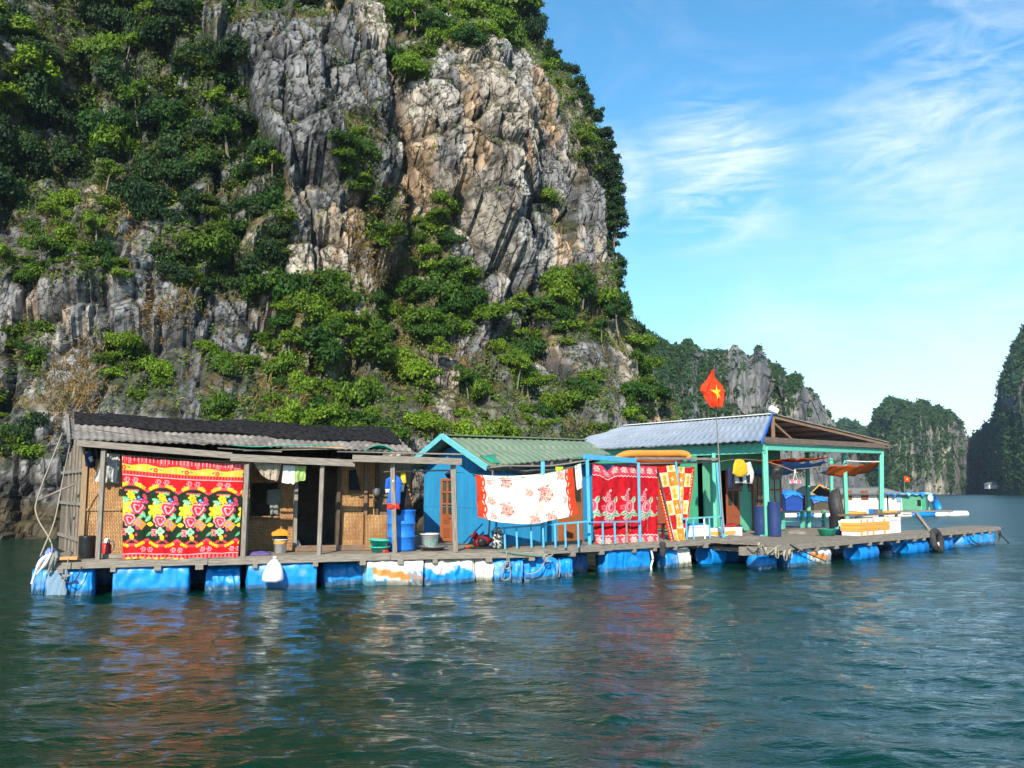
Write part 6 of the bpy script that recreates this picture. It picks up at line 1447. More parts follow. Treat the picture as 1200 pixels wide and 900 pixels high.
# ridge runs straight back
rb = FG.w(ax_, 1.1 + tlen, az_ - .02); lowc = FG.w(-.25, 1.1 + tlen + 2.6, gA.z - .02)
sheet('roof', ROOFW, (FG.w(-.28, 10.6, gA.z), gA, apex, rb), .30, .018, pav, rows=24, seed=11, nper=8, cross=1.0)
xR, zR = FG.uv(1040, 519, -.2); gC = FG.w(xR, -.2, zR)
sheet('roof', ROOFW, (gC, FG.w(xR, 8.5, zR), rb, apex), .30, .018, pav, rows=8, seed=12, nper=8)
f = MB(); f.beam(gA - V(0, 0, .02) , apex + V(0, 0, .0), .05, .10); f.build('blue_edge', TRIMB, pav)
f = MB(); f.beam(apex + V(0, 0, .03), rb + V(0, 0, .03), .3, .03); f.build('ridge_cap', PLW, pav)
f = MB(); f.beam(apex + V(0, 0, -.08), gC + V(0, 0, -.07), .05, .085); f.build('rake_board', WOODB, pav, bevel=.006)
f = MB(); f.beam(apex + V(0, 0, .03), gC + V(0, 0, .02), .14, .03); f.build('roof_edge_strip', WOODG, pav)
for k in range(1, 6):
    f = MB(); t_ = k / 6.; f.beam(apex.lerp(gC, t_) + V(0, 0, -.06), rb.lerp(FG.w(xR, 8.5, zR), t_) + V(0, 0, -.06), .05, .08); f.build('purlin', WOODB, pav)
for k in range(1, 4):
    f = MB(); t_ = k * 2.2; f.beam(FG.w(ax_, 1.1 + t_, az_ - .10), FG.w(xR - .1, -.2 + t_, zR - .10), .06, .09); f.build('rafter', WOODB, pav)
bz = FG.uv(899, 524, 0)[1]
x5_, z5_ = FG.uv(1034, 530, 0); XR = FG.X(1034, 0, 600)
f = MB(FG.M); f.beam((-.1, -.02, bz), (XR + .06, -.02, z5_ + .05), .07, .20); f.build('front_beam', TEALP, pav, bevel=.006)
f = MB(FG.M); f.beam((-.15, -.12, bz + .22), (XR + .5, -.12, z5_ + .22), .08, .17); f.build('tie_beam', mat('weathered_brown_beam', (.20, .15, .12), (.09, .065, .05), rough=.9, scale=4, st=(1, 10, 1), bump=.6, bscale=5, wear=(.30, .26, .22), wlo=.58, whi=.7), pav, bevel=.006)
f = MB(FG.M); f.beam((-.02, -.06, bz - .02), (-.02, 8.5, bz - .02), .07, .36); f.build('side_beam', TEALP, pav, bevel=.006)
f = MB(); b_ = pG(907, 512, .3); f.beam(V(apex.x, apex.y, bz + .3), apex + V(0, 0, -.1), .12, .10, up=(0, 1, 0)); f.build('king_post', WOODB, pav)
f = MB(); f.beam(V(apex.x, apex.y, az_ - .25), FG.w(3.2, 1.0, bz + .3), .06, .08); f.build('brace', WOODB, pav)
for k in range(9):
    f = MB(FG.M); y = .1 + k * .28; f.span(-.1, XR + .2, y, y + .07, bz + .1, bz + .15 + .01 * (k % 3)); f.build('ceiling_pole', WOODB if k % 2 else WOODG, pav)
def post(px_t, py_t, px_b, py_b, d, m=TEALP, s=.14, zb=None, cap=True):
    a = pG(px_b, py_b, d); a.z = zb if zb is not None else ZC; b = pG(px_t, py_t, d); f = MB(); f.beam(a, b, s, s, up=(0, 1, 0)); p = f.build('post', m, pav, bevel=.012)
    if cap:
        for dz in (0, .16): f = MB(); c = b.copy(); c.z -= dz + .05; f.box(c, (s + .05, s + .05, .05), FG.a); f.build('collar', m, p, bevel=.01)
    return p
post(896, 524, 899, 628, .02, s=.16, cap=False)
post(1032.5, 529, 1033, 625, .02, s=.15, cap=False)
post(989, 531, 993, 625, .3, s=.13)
post(946, 530, 948, 618, 2.6, s=.13)
post(974, 537, 975, 617, 4.2, s=.12)
post(836, 531, 838, 620, 1.9, s=.12, cap=False)
# house body under the pavilion roof
GB = 2.7; xg0 = FG.X(826, GB, 600); xg1 = FG.X(917, GB, 600)
f = MB(FG.M)
segs = [(xg0, FG.X(849, GB)), (FG.X(868, GB), FG.X(883, GB))]
f.span(xg0, xg1, GB, GB + .06, ZC + 2.1, bz + .1)
f.span(FG.X(867, GB), FG.X(884, GB), GB, GB + .06, ZC, ZC + 2.1); f.span(xg0, FG.X(847, GB), GB, GB + .06, ZC, ZC + 2.1); f.build('front_wall', GREENL, pav)
f = MB(FG.M); y = GB
while y < 9.0: f.span(-.05, -.0, y, y + .24, ZC, bz - .1, 2); y += .25
f.build('side_wall', GREENW, pav)
f = MB(FG.M); f.span(xg1, xg1 + .06, GB + .1, 6, ZC, bz + .1); f.build('right_wall', GREENW, pav)
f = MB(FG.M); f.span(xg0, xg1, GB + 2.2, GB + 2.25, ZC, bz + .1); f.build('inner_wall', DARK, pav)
def gdoor(pa, pb, d, open_=0):
    x0 = FG.X(pa, d); x1 = FG.X(pb, d); z1 = ZC + 2.08; m = MB(FG.M); w2 = x1 - x0
    m.span(x0, x0 + .07, d - .03, d + .02, ZC, z1); m.span(x1 - .07, x1, d - .03, d + .02, ZC, z1); m.span(x0 + .07, x1 - .07, d - .03, d + .02, z1 - .07, z1); m.span(x0 + .072, x1 - .072, d - .025, d + .015, ZC + .03, ZC + .88)
    dd = m.build('door', DOORR, pav, bevel=.004)
    m = MB(FG.M); xm = (x0 + x1) / 2; m.span(xm - .025, xm + .025, d - .027, d + .01, ZC + .88, z1 - .07); m.build('stile', DOORR, dd)
    m = MB(FG.M); m.span(x0 + .07, x1 - .07, d - .028, d + .01, ZC + 1.40, ZC + 1.46); m.build('rail', DOORR, dd)
    m = MB(FG.M); m.span(x0 + .07, x1 - .07, d - .005, d, ZC + .88, z1 - .07); m.build('pane', CURT if pa > 900 else GLASS, dd)
    for zz_ in (ZC + .12, ZC + .5): m = MB(FG.M); m.span(x0 + .13, x1 - .13, d - .034, d - .026, zz_, zz_ + .28); m.build('panel', DOORR, dd, bevel=.004)
gdoor(852, 867, GB - .05); gdoor(883, 896, GB - .05); gdoor(901, 917, GB - .10)
f = MB(FG.M); f.span(-.3, FG.X(899, .02), -.02, .05, ZC - .02, ZC + .04); f.build('floor_edge', TEALP, pav)
# red shutter seen on the side wall
f = MB(FG.M); f.span(-.08, -.055, 3.6, 4.6, ZC + .1, ZC + 2.0); f.build('side_door', DOORR, pav)

# flag on its bamboo pole
fl = thing('flag_pole', 'tall thin bamboo flag pole leaning on the porch corner', 'pole', pB(847, 628, -.06)); base = pB(848, 622, -.08); topf = pB(838.5, 474, -.05); topp = topf + (topf - base).normalized() * .75
f = MB(); f.tube([base, base.lerp(topp, .5), topp], [.022, .018, .011], 8); f.build('pole', WOODG, fl)
fl2 = paint_flag()
def flag_obj(name, label, c, s, cv, rotz=0.0):
    h, w2 = cv.h, cv.w; V_, U_ = np.meshgrid(np.linspace(0, 1, h), np.linspace(0, 1, w2), indexing='ij')
    ys = [0, .08, .2, .32, .45, .6, .7, .85, 1.0]; lt_ = [-.06, -.11, -.22, -.42, -.70, -.78, -.60, -.52, -.30]; rt_ = [.0, .04, .10, .28, .50, .62, .66, .66, .58]
    l = np.interp(V_, ys, lt_); r_ = np.interp(V_, ys, rt_); x = l + (r_ - l) * U_; y = .20 * np.sin(U_ * 5.0 + 2) * (V_ ** .5) + .10 * np.sin(U_ * 14 + V_ * 5) + .09 * (fbm(U_ * 4, V_ * 4, 3, 3) - .5) * 2; z = -V_ * 2.05 - .12 * np.sin(U_ * 3.1) * V_ * 1.5 + .05 * np.sin(U_ * 20) * V_
    P = np.stack([x * s, (y - .0) * s, z * s], -1).reshape(-1, 3); cc = cv.a.reshape(-1, 3)
    me = np_mesh(name, P, grid_faces(h, w2)[:, ::-1], cc, CLOTH, True); o = link(name, me); o.location = c; o.rotation_euler.z = rotz; m = o.modifiers.new('s', 'SOLIDIFY'); m.thickness = .006; return tag(o, label, 'flag')
tp = pB(836, 433, -.12)
flag_obj('flag', 'limp red flag with a yellow star hanging at the top of the bamboo pole', tp, .50, fl2, R(10))

# clothes and pots under the pavilion
garment('shirt', 'mustard yellow shirt hanging on the porch line of the pavilion', 'shirt', FG, .3, [('shirt', [(862, 539), (866, 538), (871, 539), (875, 545), (876, 555), (872, 557), (868, 559), (863, 558), (859, 555), (860, 545)], mat('mustard_fabric', (.78, .46, .02), (.68, .38, .01), rough=.9, scale=4, bump=.5, coord='Object'), .0)])
garment('shirt', 'white shirt with dark side panels hanging behind the mustard shirt', 'shirt', FG, .5, [('shirt', [(874, 543), (879, 541), (883, 553), (883, 560), (881, 567), (862, 566), (861, 556)], sh_w, 0), ('dark_panel', [(864, 556), (867, 556), (868, 565), (865, 564)], sh_k, .07), ('dark_panel', [(873, 558), (876, 556), (876, 566), (873, 564)], sh_k, .07)])
garment('trousers', 'dark trousers hanging at the left of the mustard shirt', 'trousers', FG, .6, [('leg', [(853, 548), (859, 548), (858, 572), (854, 572)], sh_n, 0), ('leg', [(866, 566), (870, 566), (869, 576), (867, 576)], sh_k, 0), ('leg', [(876, 566), (880, 566), (880, 576), (877, 576)], sh_k, 0)])
rope('pole-side clothes line across the front of the pavilion house', [pG(842, 541, .4), pG(866, 538, .4), pG(896, 540, .1)], .006)
t = thing('pot_stack', 'stack of grey metal pots hanging by the pavilion post', 'pot', pG(910, 562, 1.2)); x, z = FG.uv(910, 562, 1.2)
for k in range(3): f = MB(FG.M); f.lathe([(.16 + .03 * k, 0), (.20 + .025 * k, .16), (.22 + .025 * k, .17)], 22, (x + .015 * k, 1.2, z + .17 * k)); f.build('pot', METALG, t)
rope('pale bamboo rod strung under the pavilion ceiling to the hanging pink peg rack', [pG(899, 541, .1), pG(920, 548, .1), pG(935, 554, .1)], .014, WOODO, name='rod')
rope('thin pole hung level across the pavilion front', [pG(932, 550, .15), pG(965, 547, .2), pG(989, 545, .2)], .02, WOODG, name='rod')
rope('pale pole fixed between the two right posts of the pavilion', [pG(990, 540, .15), pG(1010, 541, .1), pG(1033, 541, .05)], .025, PLW, name='rod')
t = thing('peg_rack', 'pink and white clothes peg hanger dangling in the pavilion front', 'hanger', pG(932, 568, .1)); x, z = FG.uv(932, 563, .1)
f = MB(FG.M); f.torus((x, .1, z), .16, .012, 24, 6, rot=Matrix.Rotation(R(8), 4, 'X')); f.span(x - .15, x + .15, .085, .1, z - .02, z + .02); f.build('ring', sh_pi, t)
f = MB(FG.M); f.beam((x - .13, .1, z), (x, .1, z + .26), .012, .012); f.beam((x + .13, .1, z), (x, .1, z + .26), .012, .012); f.tube([(x, .1, z + .24), (x, .1, z + .38)], .03, 8); f.build('hook', PLW, t)
for k in range(8):
    a = k * math.pi / 4; f = MB(FG.M); q = (x + .16 * math.cos(a), .1 + .16 * math.sin(a), z - .05); f.box(q, (.035, .035, .10)); f.build('peg', PLW if k % 2 else sh_pi, t)
# tarps slung under the roof
def sling(name, label, m, pts, sag, d0, dd, fr=FG, seed=0, nx=16, nz=8):
    (xa_, za_), (xb_, zb_), h = fr.uv(*pts[0], d0), fr.uv(*pts[1], d0), pts[2]; f = MB(fr.M); P = []
    for j in range(nz):
        row = []
        for i in range(nx):
            u = i / (nx - 1); v = j / (nz - 1); row.append((xa_ + (xb_ - xa_) * u, d0 + v * dd + .06 * math.sin(u * 9 + seed), za_ + (zb_ - za_) * u - sag * 4 * u * (1 - u) * (.5 + v * .5) - h * v + .03 * math.sin(u * 21 + v * 4 + seed)))
        P.append(row)
    f.grid(P); return tag(f.build(name, m, solid=.012), label, 'tarpaulin')
sling('tarpaulin', 'orange tarpaulin slung under the right end of the pavilion roof', TARPO, ((976, 545), (1031, 541), .30), .16, .12, .30, seed=1)
sling('tarpaulin', 'blue tarpaulin edge hanging just under the orange one at the right of the pavilion', TARPB, ((972, 551), (1032, 549), .10), .12, .38, .5, seed=2)
sling('tarpaulin', 'dark blue tarpaulin slung under the middle of the pavilion roof', TARPB, ((920, 541), (970, 541), .35), .12, 1.0, 1.4, seed=3)
sling('tarpaulin', 'orange tarpaulin strip over the dark blue one in the middle of the pavilion', TARPO, ((916, 538), (972, 536), .12), .06, .9, 1.2, seed=4)
for k, px in enumerate((997, 1005, 1013, 1020, 1027)):
    f = MB(); f.tube([pG(px, 531, .2), pG(px, 540, .2)], .012, 5); tag(f.build('strap', sh_r), 'short red tie strap holding up the orange tarpaulin', 'strap', 'red tie straps over the orange tarpaulin')
# navy drums
def drum(fr, px, d, z, r, h, m, label, group=None):
    t = thing('drum', label, 'drum', put(fr, px, d, z), group); x = fr.X(px, d)
    f = MB(fr.M); f.lathe([(r * .96, 0), (r, .03), (r * 1.01, h * .5), (r, h - .03), (r * 1.02, h - .02), (r * 1.02, h)], 28, (x, d, z), cap=(True, False)); f.build('body', m, t)
    f = MB(fr.M); f.lathe([(r * .98, h - .04), (r * .5, h - .05), (.01, h - .05)], 28, (x, d, z), cap=(False, False)); f.build('lid', m, t); return t
drum(FG, 908, -.35, ZC, .19, 1.06, PLN, 'navy blue plastic drum on the right of the front pavilion post')
drum(FG, 893, .35, ZC, .24, .92, PLN, 'darker navy drum half hidden on the left of the front pavilion post')
# foam boxes
def foambox(fr, pxa, pxb, pyb, h, d, z, label, bands=(), lid=True, dep=.4, group=None, rz=0):
    x0 = fr.X(pxa, d); x1 = fr.X(pxb, d); t = thing('foam_box', label, 'box', fr.w((x0 + x1) / 2, d + dep / 2, z), group)
    f = MB(fr.M); f.span(x0, x1, d, d + dep, z, z + h * .80); f.build('body', FOAM, t, bevel=.015)
    f = MB(fr.M); f.span(x0 - .01, x1 + .01, d - .01, d + dep + .01, z + h * .81, z + h); f.build('lid', FOAM, t, bevel=.015)
    for b in bands:
        f = MB(fr.M)
        if b[0] == 'v': xx = x0 + (x1 - x0) * b[1]; f.span(xx, xx + b[2], d - .014, d + dep + .014, z + .003, z + h + .004)
        else: f.span(x0 + (x1 - x0) * (b[3] if len(b) > 3 else -.015), x0 + (x1 - x0) * (b[4] if len(b) > 4 else 1.015), d - .017, d + dep + .017, z + h * b[1], z + h * b[1] + b[2])
        f.build('tape', TAPE, t)
    return t
foambox(FC, 1007.5, 1042, 628, .50, .45, ZC, 'long white foam box crossed with orange tape, at the front of the pavilion deck', (('v', .02, .12), ('v', .22, .10), ('v', .42, .10), ('v', .80, .12), ('h', .42, .10), ('h', .66, .08), ('h', .30, .05)), dep=.6)
foambox(FC, 1043, 1056, 625, .52, .50, ZC, 'plain white foam box at the right end of the taped one', dep=.55)
foambox(FC, 1000, 1010, 625, .42, 1.2, ZC, 'dirty grey foam box tucked behind the left end of the taped one', dep=.5)
f = MB(FC.M); f.span(FC.X(996, 1.6), FC.X(1050, 1.6), 1.4, 2.0, ZC + .55, ZC + .61); f.span(FC.X(999, 1.6), FC.X(1001, 1.6), 1.45, 1.5, ZC, ZC + .55); f.span(FC.X(1046, 1.6), FC.X(1048, 1.6), 1.45, 1.5, ZC, ZC + .55); tag(f.build('workbench', WOODB, bevel=.005), 'low brown plank bench behind the taped foam box', 'bench')
for k, (px, m_, h_, w2, lab, cat) in enumerate(((1006, TAPE, .08, .35, 'orange board on the brown plank bench', 'board'), (1018, PLB, .16, .10, 'small blue tin on the brown plank bench', 'tin'), (1012, FOAM, .2, .13, 'white carton on the brown plank bench', 'carton'), (1028, METALG, .14, .16, 'grey tin tray on the brown plank bench', 'tray'), (1044, TAPE, .06, .3, 'orange plank end at the right of the brown bench', 'board'))):
    f = MB(FC.M); x = FC.X(px, 1.7); f.span(x - w2, x + w2, 1.55, 1.85, ZC + .612, ZC + .612 + h_); tag(f.build(cat, m_, bevel=.01), lab, cat)
foambox(FB, 806, 831, 628, .32, .85, ZB, 'white foam box with a blue lid behind the checked blanket railing', dep=.4)
f = MB(FB.M); f.span(FB.X(808, .85), FB.X(828, .85), .87, 1.2, ZB + .325, ZB + .37); tag(f.build('tray', TARPB, bevel=.008), 'blue plastic tray lying on the foam box behind the porch railing', 'tray')
foambox(FG, 839, 853, 625, .30, -.05, ZC, 'small white and orange foam box left of the leaning blue post', (('h', .35, .10),), dep=.4)
foambox(FG, 851, 870, 625, .30, .10, ZC, 'white foam box with orange band and red cloth on top by the green wall', (('h', .35, .10, -.01, .55),), dep=.4)
f = MB(FG.M); x = FG.X(862, .1); f.grid([[(x - .2 + i * .07, .15 + j * .1, ZC + .31 + .06 * (i / 6) + .02 * math.sin(i * 2 + j)) for i in range(7)] for j in range(4)]); tag(f.build('cloth', PLR, solid=.02), 'red plastic dustpan lying on the foam box by the green wall', 'dustpan')
f = MB(FC.M); x = FC.X(969, 1.3); f.lathe([(.22, 0), (.29, .20), (.31, .21), (.27, .19), (.2, .02)], 24, (x, 1.3, ZC)); tag(f.build('basin', PLG), 'green plastic basin on the deck at the foot of the pavilion posts', 'basin')
f = MB(FC.M); x = FC.X(985, 1.3); f.lathe([(.22, 0), (.30, .17), (.33, .19), (.28, .16), (.2, .02)], 24, (x, 1.3, ZC)); tag(f.build('tub', mat('blue_tub', (.02, .10, .35), rough=.5)), 'round dark blue tub right of the green plastic basin', 'tub')
heap(985, 1.3, ZC + .12, .24, .14, mat('mixed_net', (.05, .2, .4), (.1, .4, .3), scale=12, lo=.45, hi=.55, coord='Object'), 'green and blue net heaped in the dark blue tub', fr=FC, seed=12, cat='netting', name='net')
heap(935, 2.6, ZC, .4, .10, WOODG, 'low pile of grey planks and rope on the far side of the deck', fr=FC, seed=14, cat='pile', name='plank_pile')
# big dark covered basket standing on edge
t = thing('basket_boat', 'dark tarred round basket boat stood on edge among the pavilion posts', 'boat', put(FC, 983, 2.4, ZC)); x = FC.X(984, 2.4)
f = MB(FC.M); RR = Matrix.Rotation(R(-66), 4, 'Z') @ Matrix.Rotation(R(82), 4, 'Y')
f.lathe([(.02, -.38), (.40, -.34), (.62, -.18), (.68, .05), (.65, .05), (.58, -.15), (.38, -.29), (.02, -.33)], 30, (x + .1, 2.4, ZC + .82), rot=RR, cap=(False, False)); f.build('hull', mat('tarred_weave', (.03, .033, .036), (.06, .06, .06), rough=.6, scale=9, bump=.8, bscale=40, coord='Object'), t)
f = MB(FC.M); f.torus(tuple(V(x + .1, 2.4, ZC + .82) + RR @ V(0, 0, .05)), .67, .03, 30, 8, rot=RR); f.build('rim', WOODK, t)
drum(FC, 979, 2.0, ZC, .19, .55, PLK, 'black drum low beside the tarred basket boat')
# rail at the far side of the pavilion deck
t = thing('deck_rail', 'dark green low rail along the far side of the pavilion deck', 'railing', FC.w(FC.X(940, 4.6), 4.6, ZC))
for (z_) in (ZC + .62, ZC + .28):
    f = MB(FC.M); f.beam((FC.X(905, 4.6), 4.6, z_), (FC.X(972, 4.6), 4.6, z_), .05, .05); f.build('rail', WOODG if z_ > 1.1 else TEALP, t)
for px in (918, 941, 966):
    f = MB(FC.M); x = FC.X(px, 4.6); f.span(x - .07, x + .07, 4.55, 4.66, ZC, ZC + .66); f.build('post', TEALP, t)
# tyre, mooring post, ropes at the end
t = thing('tyre', 'black tyre hung over the deck edge as a fender', 'tyre', pC(1098, 645, -.12)); x, z = FC.uv(1098, 633.5, -.15)
f = MB(FC.M); f.torus((x, -.14, z), .31, .115, 40, 14, rot=Matrix.Rotation(R(80), 4, 'X')); f.build('rubber', RUBBER, t)
for k in range(26):
    a = k / 26 * 2 * math.pi; f = MB(FC.M); 
f = MB(FC.M); q = (x + .01, -.27, z - .16); f.span(x - .05, x + .06, -.20, -.17, z - .36, z - .05); tag(f.build('white_tag', PAPERW), 'white rag hanging in the middle of the tyre', 'rag')
f = MB(); a = pC(1090, 623, .5); b = pC(1074, 602, 1.4); f.beam(a, b, .11, .10); tag(f.build('mooring_post', WOODG, bevel=.012), 'slanting grey timber rising from the deck near the tyre', 'timber')
f = MB(); f.beam(pC(1074, 602, 1.4), pC(1058, 603, 1.9), .06, .05); tag(f.build('bar', WOODG), 'thin level timber running left from the slanting one', 'timber')
rope('black rope wrapped round the walkway and the last blue float', [pC(1134, 623, .2), pC(1135, 625, -.08), pC(1140, 634, -.1), pC(1152, 640, -.08)], .022, ROPEK)
coil('black rope knot at the far right corner of the walkway', FC, 1171, 626, -.05, .10, ROPEK, n=4, seed=9)
rope('black mooring rope trailing from the walkway corner into the water', [pC(1170, 622, 0), pC(1176, 630, -.05), pC(1184, 638, -.1), pC(1187, 643, -.1)], .022, ROPEK)
rope('second black rope end hanging from the walkway corner', [pC(1172, 624, 0), pC(1170, 634, -.05), pC(1166, 643, -.1)], .018, ROPEK)
t_ = heap(901, 0, 0, .01, .01, PAPERW, 'x', fr=FG) ; bpy.data.objects.remove(t_)
f = MB(); f.box(apex + V(.05, 0, .17), (.34, .22, .2), Matrix.Rotation(.5, 4, 'Y')); tag(f.build('bundle', PAPERW, bevel=.05), 'pale wrapped bundle lying on the tip of the pavilion roof', 'bundle')

# ------------------------------------------------------------ FAR RAFTS
def farframe(p0, p1, z): return frame_px(p0, p1, z)
WHW = mat('cream_wall_paint', (.74, .70, .62), (.66, .62, .54), rough=.8, bump=.15); ROOFD = mat('dull_grey_roof', (.20, .21, .20), (.15, .16, .15), rough=.8, bump=.3, scale=1.5)
FW = Frame(atY(989, 600, 70), R(12))
wh = thing('white_house', 'long cream floating house with a grey roof and red shutters behind the pavilion', 'house', FW.w(2.5, 1.5, .3))
def pW(px, py, d, fr=None): fr = fr or FW; x, z = fr.uv(px, py, d); return fr.w(x, d, z)
xw1 = FW.X(1057, 0, 590); zt1 = FW.uv(1000, 579.5, 0)[1]; zr_ = FW.uv(1000, 570.5, 1.6)[1]
f = MB(FW.M); f.span(0, xw1, 0, 3.4, .35, zt1); f.build('wall', WHW, wh)
f = MB(FW.M); f.add([(0, .0, zt1), (0, 3.4, zt1), (0, 1.7, zr_ - .02)], [(0, 2, 1)]); f.build('gable', METALG, wh)
sheet('roof', ROOFD, (FW.w(-.35, -.35, zt1 - .04), FW.w(xw1 + .5, -.35, zt1 - .04), FW.w(xw1 - .6, 1.7, zr_), FW.w(-.35, 1.7, zr_)), .3, .02, wh, rows=5)
sheet('roof', ROOFD, (FW.w(xw1 + .5, 3.75, zt1 - .04), FW.w(-.35, 3.75, zt1 - .04), FW.w(-.35, 1.7, zr_), FW.w(xw1 - .6, 1.7, zr_)), .3, .02, wh, rows=5)
for (a, b) in ((995, 998), (1010, 1017), (1029, 1032)):
    x0 = FW.X(a, 0, 590); x1 = FW.X(b, 0, 590); f = MB(FW.M); f.span(x0 - .05, x1 + .05, -.05, .0, 1.25, 2.0); wf_ = f.build('window', DOORR, wh); f = MB(FW.M); f.span(x0 + .03, (x0 + x1) / 2 - .02, -.06, -.052, 1.3, 1.94); f.span((x0 + x1) / 2 + .02, x1 - .03, -.06, -.052, 1.3, 1.94); f.build('shutter', mat('brown_shutter', (.2, .09, .06)), wf_)
def farraft(fr, x0, x1, lab, y1=5, z=.42):
    t = thing('far_raft', lab, 'raft', fr.w((x0 + x1) / 2, 2, 0)); f = MB(fr.M); f.span(x0, x1, -1.2, y1, z - .1, z - .002); f.build('deck', WOODG, t); k = 0; x = x0
    while x < x1 - .3:
        l = random.uniform(1.0, 2.2); f = MB(fr.M); f.lathe([(.2, 0), (.26, .05), (.26, l - .05), (.2, l)], 14, (x, -.95, .12), axis='X'); f.build('float', PLB if k % 3 == 1 else FOAM, t); x += l + .1; k += 1
    return t
farraft(FW, -6.5, xw1 + .3, 'low raft under the cream house and the blue covered crates far behind the pavilion')
for k, (a, b, h_, lab, m_) in enumerate(((921, 941, 1.55, 'tall bundle under a blue tarpaulin on the far raft, just right of the navy drum', TARPB), (954, 973, 1.1, 'rounded bundle under a light blue tarpaulin on the far raft between the pavilion posts', TARPB))):
    t = thing('covered_crates', lab, 'crates', put(FW, (a + b) / 2, -.4, .42)); x0 = FW.X(a, -.6, 590); x1 = FW.X(b, -.6, 590); f = MB(FW.M)
    f.span(x0, x1, -.6, .9, .42, .42 + h_ * .78); f.build('crate', mat('blue_crate_cover', (.01, .06, .30)) if k == 0 else WOODK, t, bevel=.05)
    f = MB(FW.M); f.grid([[(x0 - .05 + (x1 - x0 + .1) * i / 9, -.68 + 1.7 * j / 5, .42 + h_ * (.8 + .2 * math.sin(i / 9 * math.pi)) + .05 * math.sin(i * 2.3 + j) - (.35 if j in (0, 5) else 0)) for i in range(10)] for j in range(6)]); f.build('tarpaulin', TARPB, t, solid=.03)
t = thing('tent', 'dark awning tent with a yellow ridge pole on the far raft behind the pavilion', 'tent', put(FW, 955, 1.2, .42))
xa_ = FW.X(936, 1.2, 590); xb_ = FW.X(975, 1.2, 590); f = MB(FW.M); f.add([(xa_, .2, 1.6), ((xa_ + xb_) / 2, .6, 2.35), (xb_, .2, 1.5), (xa_, 3, 1.6), ((xa_ + xb_) / 2, 3, 2.35), (xb_, 3, 1.5)], [(0, 1, 4, 3), (1, 2, 5, 4)]); f.build('canopy', mat('dark_teal_canvas', (.02, .05, .055), rough=.9), t, solid=.03)
f = MB(FW.M); f.beam((xa_ + .6, .15, 1.9), ((xa_ + xb_) / 2, .5, 2.42), .06, .06); f.beam(((xa_ + xb_) / 2, .5, 2.42), (xb_, .15, 1.75), .06, .06); f.build('ridge_pole', TAPE, t)
for xx in (xa_ + .1, xb_ - .1, (xa_ + xb_) / 2): f = MB(FW.M); f.beam((xx, .3, .4), (xx, .3, 1.6), .07, .07, up=(0, 1, 0)); f.build('pole', WOODK, t)
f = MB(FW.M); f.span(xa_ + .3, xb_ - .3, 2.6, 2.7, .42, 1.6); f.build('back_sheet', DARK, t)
FW2 = Frame(atY(914, 602, 74), R(12)); t = thing('cream_hut', 'small cream hut with orange window on the far raft left of the blue covered crates', 'hut', FW2.w(1, 1, .4)); x1 = FW2.X(944, 0, 590); zt2 = FW2.uv(925, 582.5, 0)[1]; zr2 = FW2.uv(925, 576, 1.5)[1]
f = MB(FW2.M); f.span(-.6, x1, 0, 3, .3, zt2); f.build('wall', WHW, t)
sheet('roof', ROOFD, (FW2.w(-.9, -.3, zt2 - .04), FW2.w(x1 + .3, -.3, zt2 - .04), FW2.w(x1, 1.5, zr2), FW2.w(-.9, 1.5, zr2)), .3, .02, t, rows=5)
f = MB(FW2.M); f.span(FW2.X(918, 0, 590), FW2.X(921, 0, 590), -.05, 0, 1.2, 2.0); f.build('window', TAPE, t)
# the far green house
FN = Frame(atY(1055, 604, 71), R(20)); gh = thing('green_house', 'pale green floating house hung with blue tarpaulin at the far right', 'house', FN.w(2.5, 1.5, .4))
def nx_(px, d=0): return FN.X(px, d, 590)
zg = FN.uv(1080, 579.5, 0)[1]
PG1 = mat('pale_sea_green_wall', (.26, .58, .42), (.2, .5, .36), rough=.7); PG2 = mat('mid_green_panel', (.12, .38, .22), rough=.7)
f = MB(FN.M); f.span(0, nx_(1085), 0, 3, .4, zg); f.build('wall', PG1, gh)
f = MB(FN.M); f.span(nx_(1057.5), nx_(1079), -.03, 0, .45, 1.55); f.build('lower_panel', PG2, gh)
f = MB(FN.M); f.span(nx_(1080), nx_(1084.5), -.035, 0, .45, 1.6); f.build('door', GREENW, gh)
f = MB(FN.M); f.span(nx_(1074.5), nx_(1079), -.045, -.031, .75, 1.25); f.build('window', DARK, gh)
f = MB(FN.M); f.span(nx_(1051), nx_(1056), -.05, 0, 1.1, 1.6); f.build('blue_board', mat('pale_blue_board', (.2, .42, .6)), gh)
FNL = mat('dark_green_mesh_panel', (.012, .06, .05), rough=.9); f = MB(FN.M); f.span(-1.1, -.02, .15, 3, .4, zg - .05); f.build('mesh_side', FNL, gh)
f = MB(FN.M); f.grid([[(-1.3 + (nx_(1095) + 1.3) * i / 24, -.25 + 3.6 * j / 6, zg + .10 + .04 * math.sin(i * 1.7 + j) - (.12 + .18 * (i % 7 == 3) if j == 0 else 0)) for i in range(25)] for j in range(7)]); f.build('roof', mat('patched_roof_tarp', (.25, .55, .42), (.02, .18, .55), scale=1.2, lo=.46, hi=.52, coord='Object'), gh, solid=.04)
for xx in (nx_(1089), nx_(1094.5)): f = MB(FN.M); f.span(xx - .04, xx + .04, 0, .08, .4, zg); f.build('porch_post', PG1, gh)
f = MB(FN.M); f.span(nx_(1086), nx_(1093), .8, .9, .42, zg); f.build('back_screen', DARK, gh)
farraft(FN, -1.3, nx_(1103), 'low raft with white and blue floats under the far green house')
f = MB(FN.M); x = nx_(1097, -.3); f.tube([(x - .35, -.3, 1.45), (x + .25, -.3, .55)], .27, 16); tag(f.build('drum', PLB), 'blue drum tipped over at the end of the far green house', 'drum')
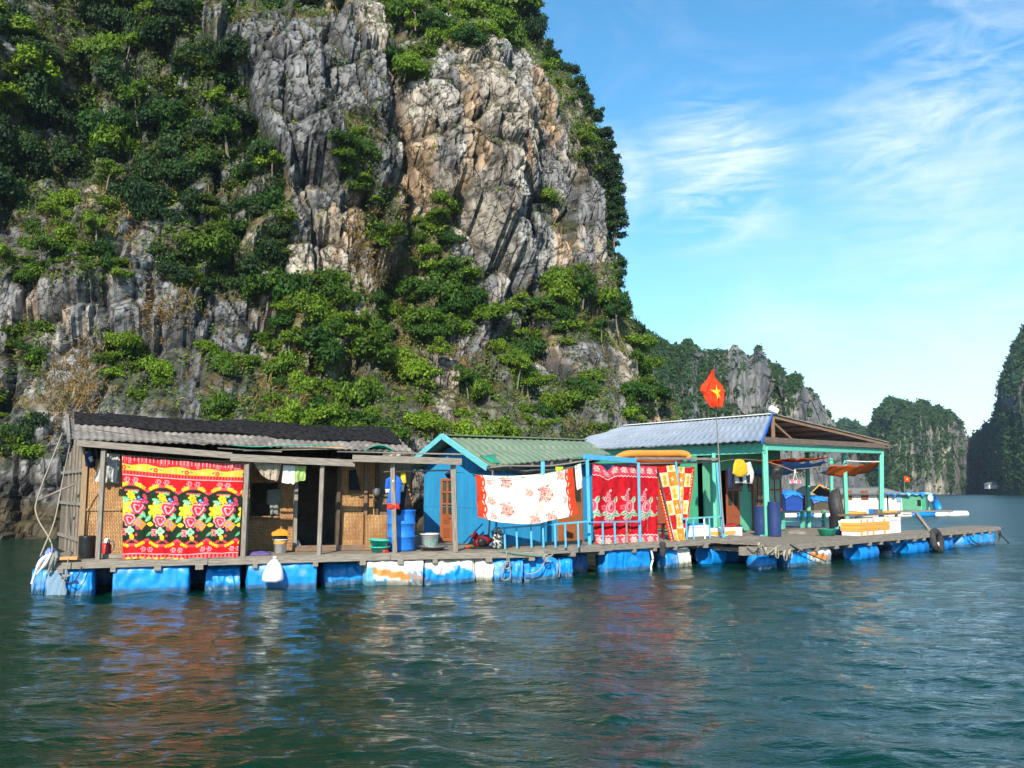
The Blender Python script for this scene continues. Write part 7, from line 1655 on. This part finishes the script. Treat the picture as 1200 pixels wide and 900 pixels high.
f = MB(FN.M); x = nx_(1089, -.3); f.lathe([(.01, 0), (.28, .04), (.3, .1), (.12, .12), (.1, .14)], 20, (x, -.4, 1.35), rot=Matrix.Rotation(R(80), 4, 'X')); tag(f.build('fan', PLW), 'round white disc hung by the far green house porch', 'disc')
fp = thing('flag_pole', 'thin pole rising behind the far green house', 'pole', FN.w(nx_(1063), 2, .4)); f = MB(FN.M); f.tube([(nx_(1061, 2), 2, .4), (nx_(1061, 2), 2, FN.uv(1061, 559, 2)[1])], .03, 6); f.build('pole', WOODG, fp)
q = FN.w(nx_(1061, 2), 2, FN.uv(1061, 558, 2)[1])
fcv = Cv(60, 40, (.74, .05, .012)); fcv.flower(.75, .5, .24, (.86, .66, .03), (.86, .66, .03), 5, .3)
cloth('flag', 'small red flag with a yellow star flying over the far green house', 'flag', (q, q + FN.x * .62 - V(0, 0, .08), q + FN.x * .58 - V(0, 0, .50), q - V(0, 0, .42)), fcv, folds=1.4, amp=.06, seed=4)
# two more roofs glimpsed far down the shore
fs_ = Frame(atY(1158, 584, 330), 0); t = thing('shore_hut', 'tiny pale hut at the foot of the dark far hill', 'hut', fs_.w(0, 0, 1)); f = MB(); c = atY(1163, 570, 322); f.box(c, (4.2, 3, 1.6)); f.build('wall', WHW, t); f = MB(); f.poly([c + V(-2.4, -1.8, .8), c + V(2.4, -1.8, .8), c + V(0, -1.8, 1.7)], 3.6, (0, 1, 0)); f.build('roof', ROOFD, t)

# ------------------------------------------------------------ air between here and the far hills
def haze():
    f = MB(); f.span(-2950, 2950, -2950, 2950, -10, 190); m = bpy.data.materials.new('air'); m.use_nodes = True; nt = m.node_tree; nt.nodes.clear()
    o = nt.nodes.new('ShaderNodeOutputMaterial'); v = nt.nodes.new('ShaderNodeVolumePrincipled'); v.inputs['Color'].default_value = (.62, .78, 1, 1); v.inputs['Density'].default_value = HAZE; v.inputs['Anisotropy'].default_value = .1
    nt.links.new(v.outputs[0], o.inputs['Volume']); ob = f.build('haze', m); tag(ob, 'thin bluish haze', 'haze', kind='stuff')
HAZE = .0002
haze()
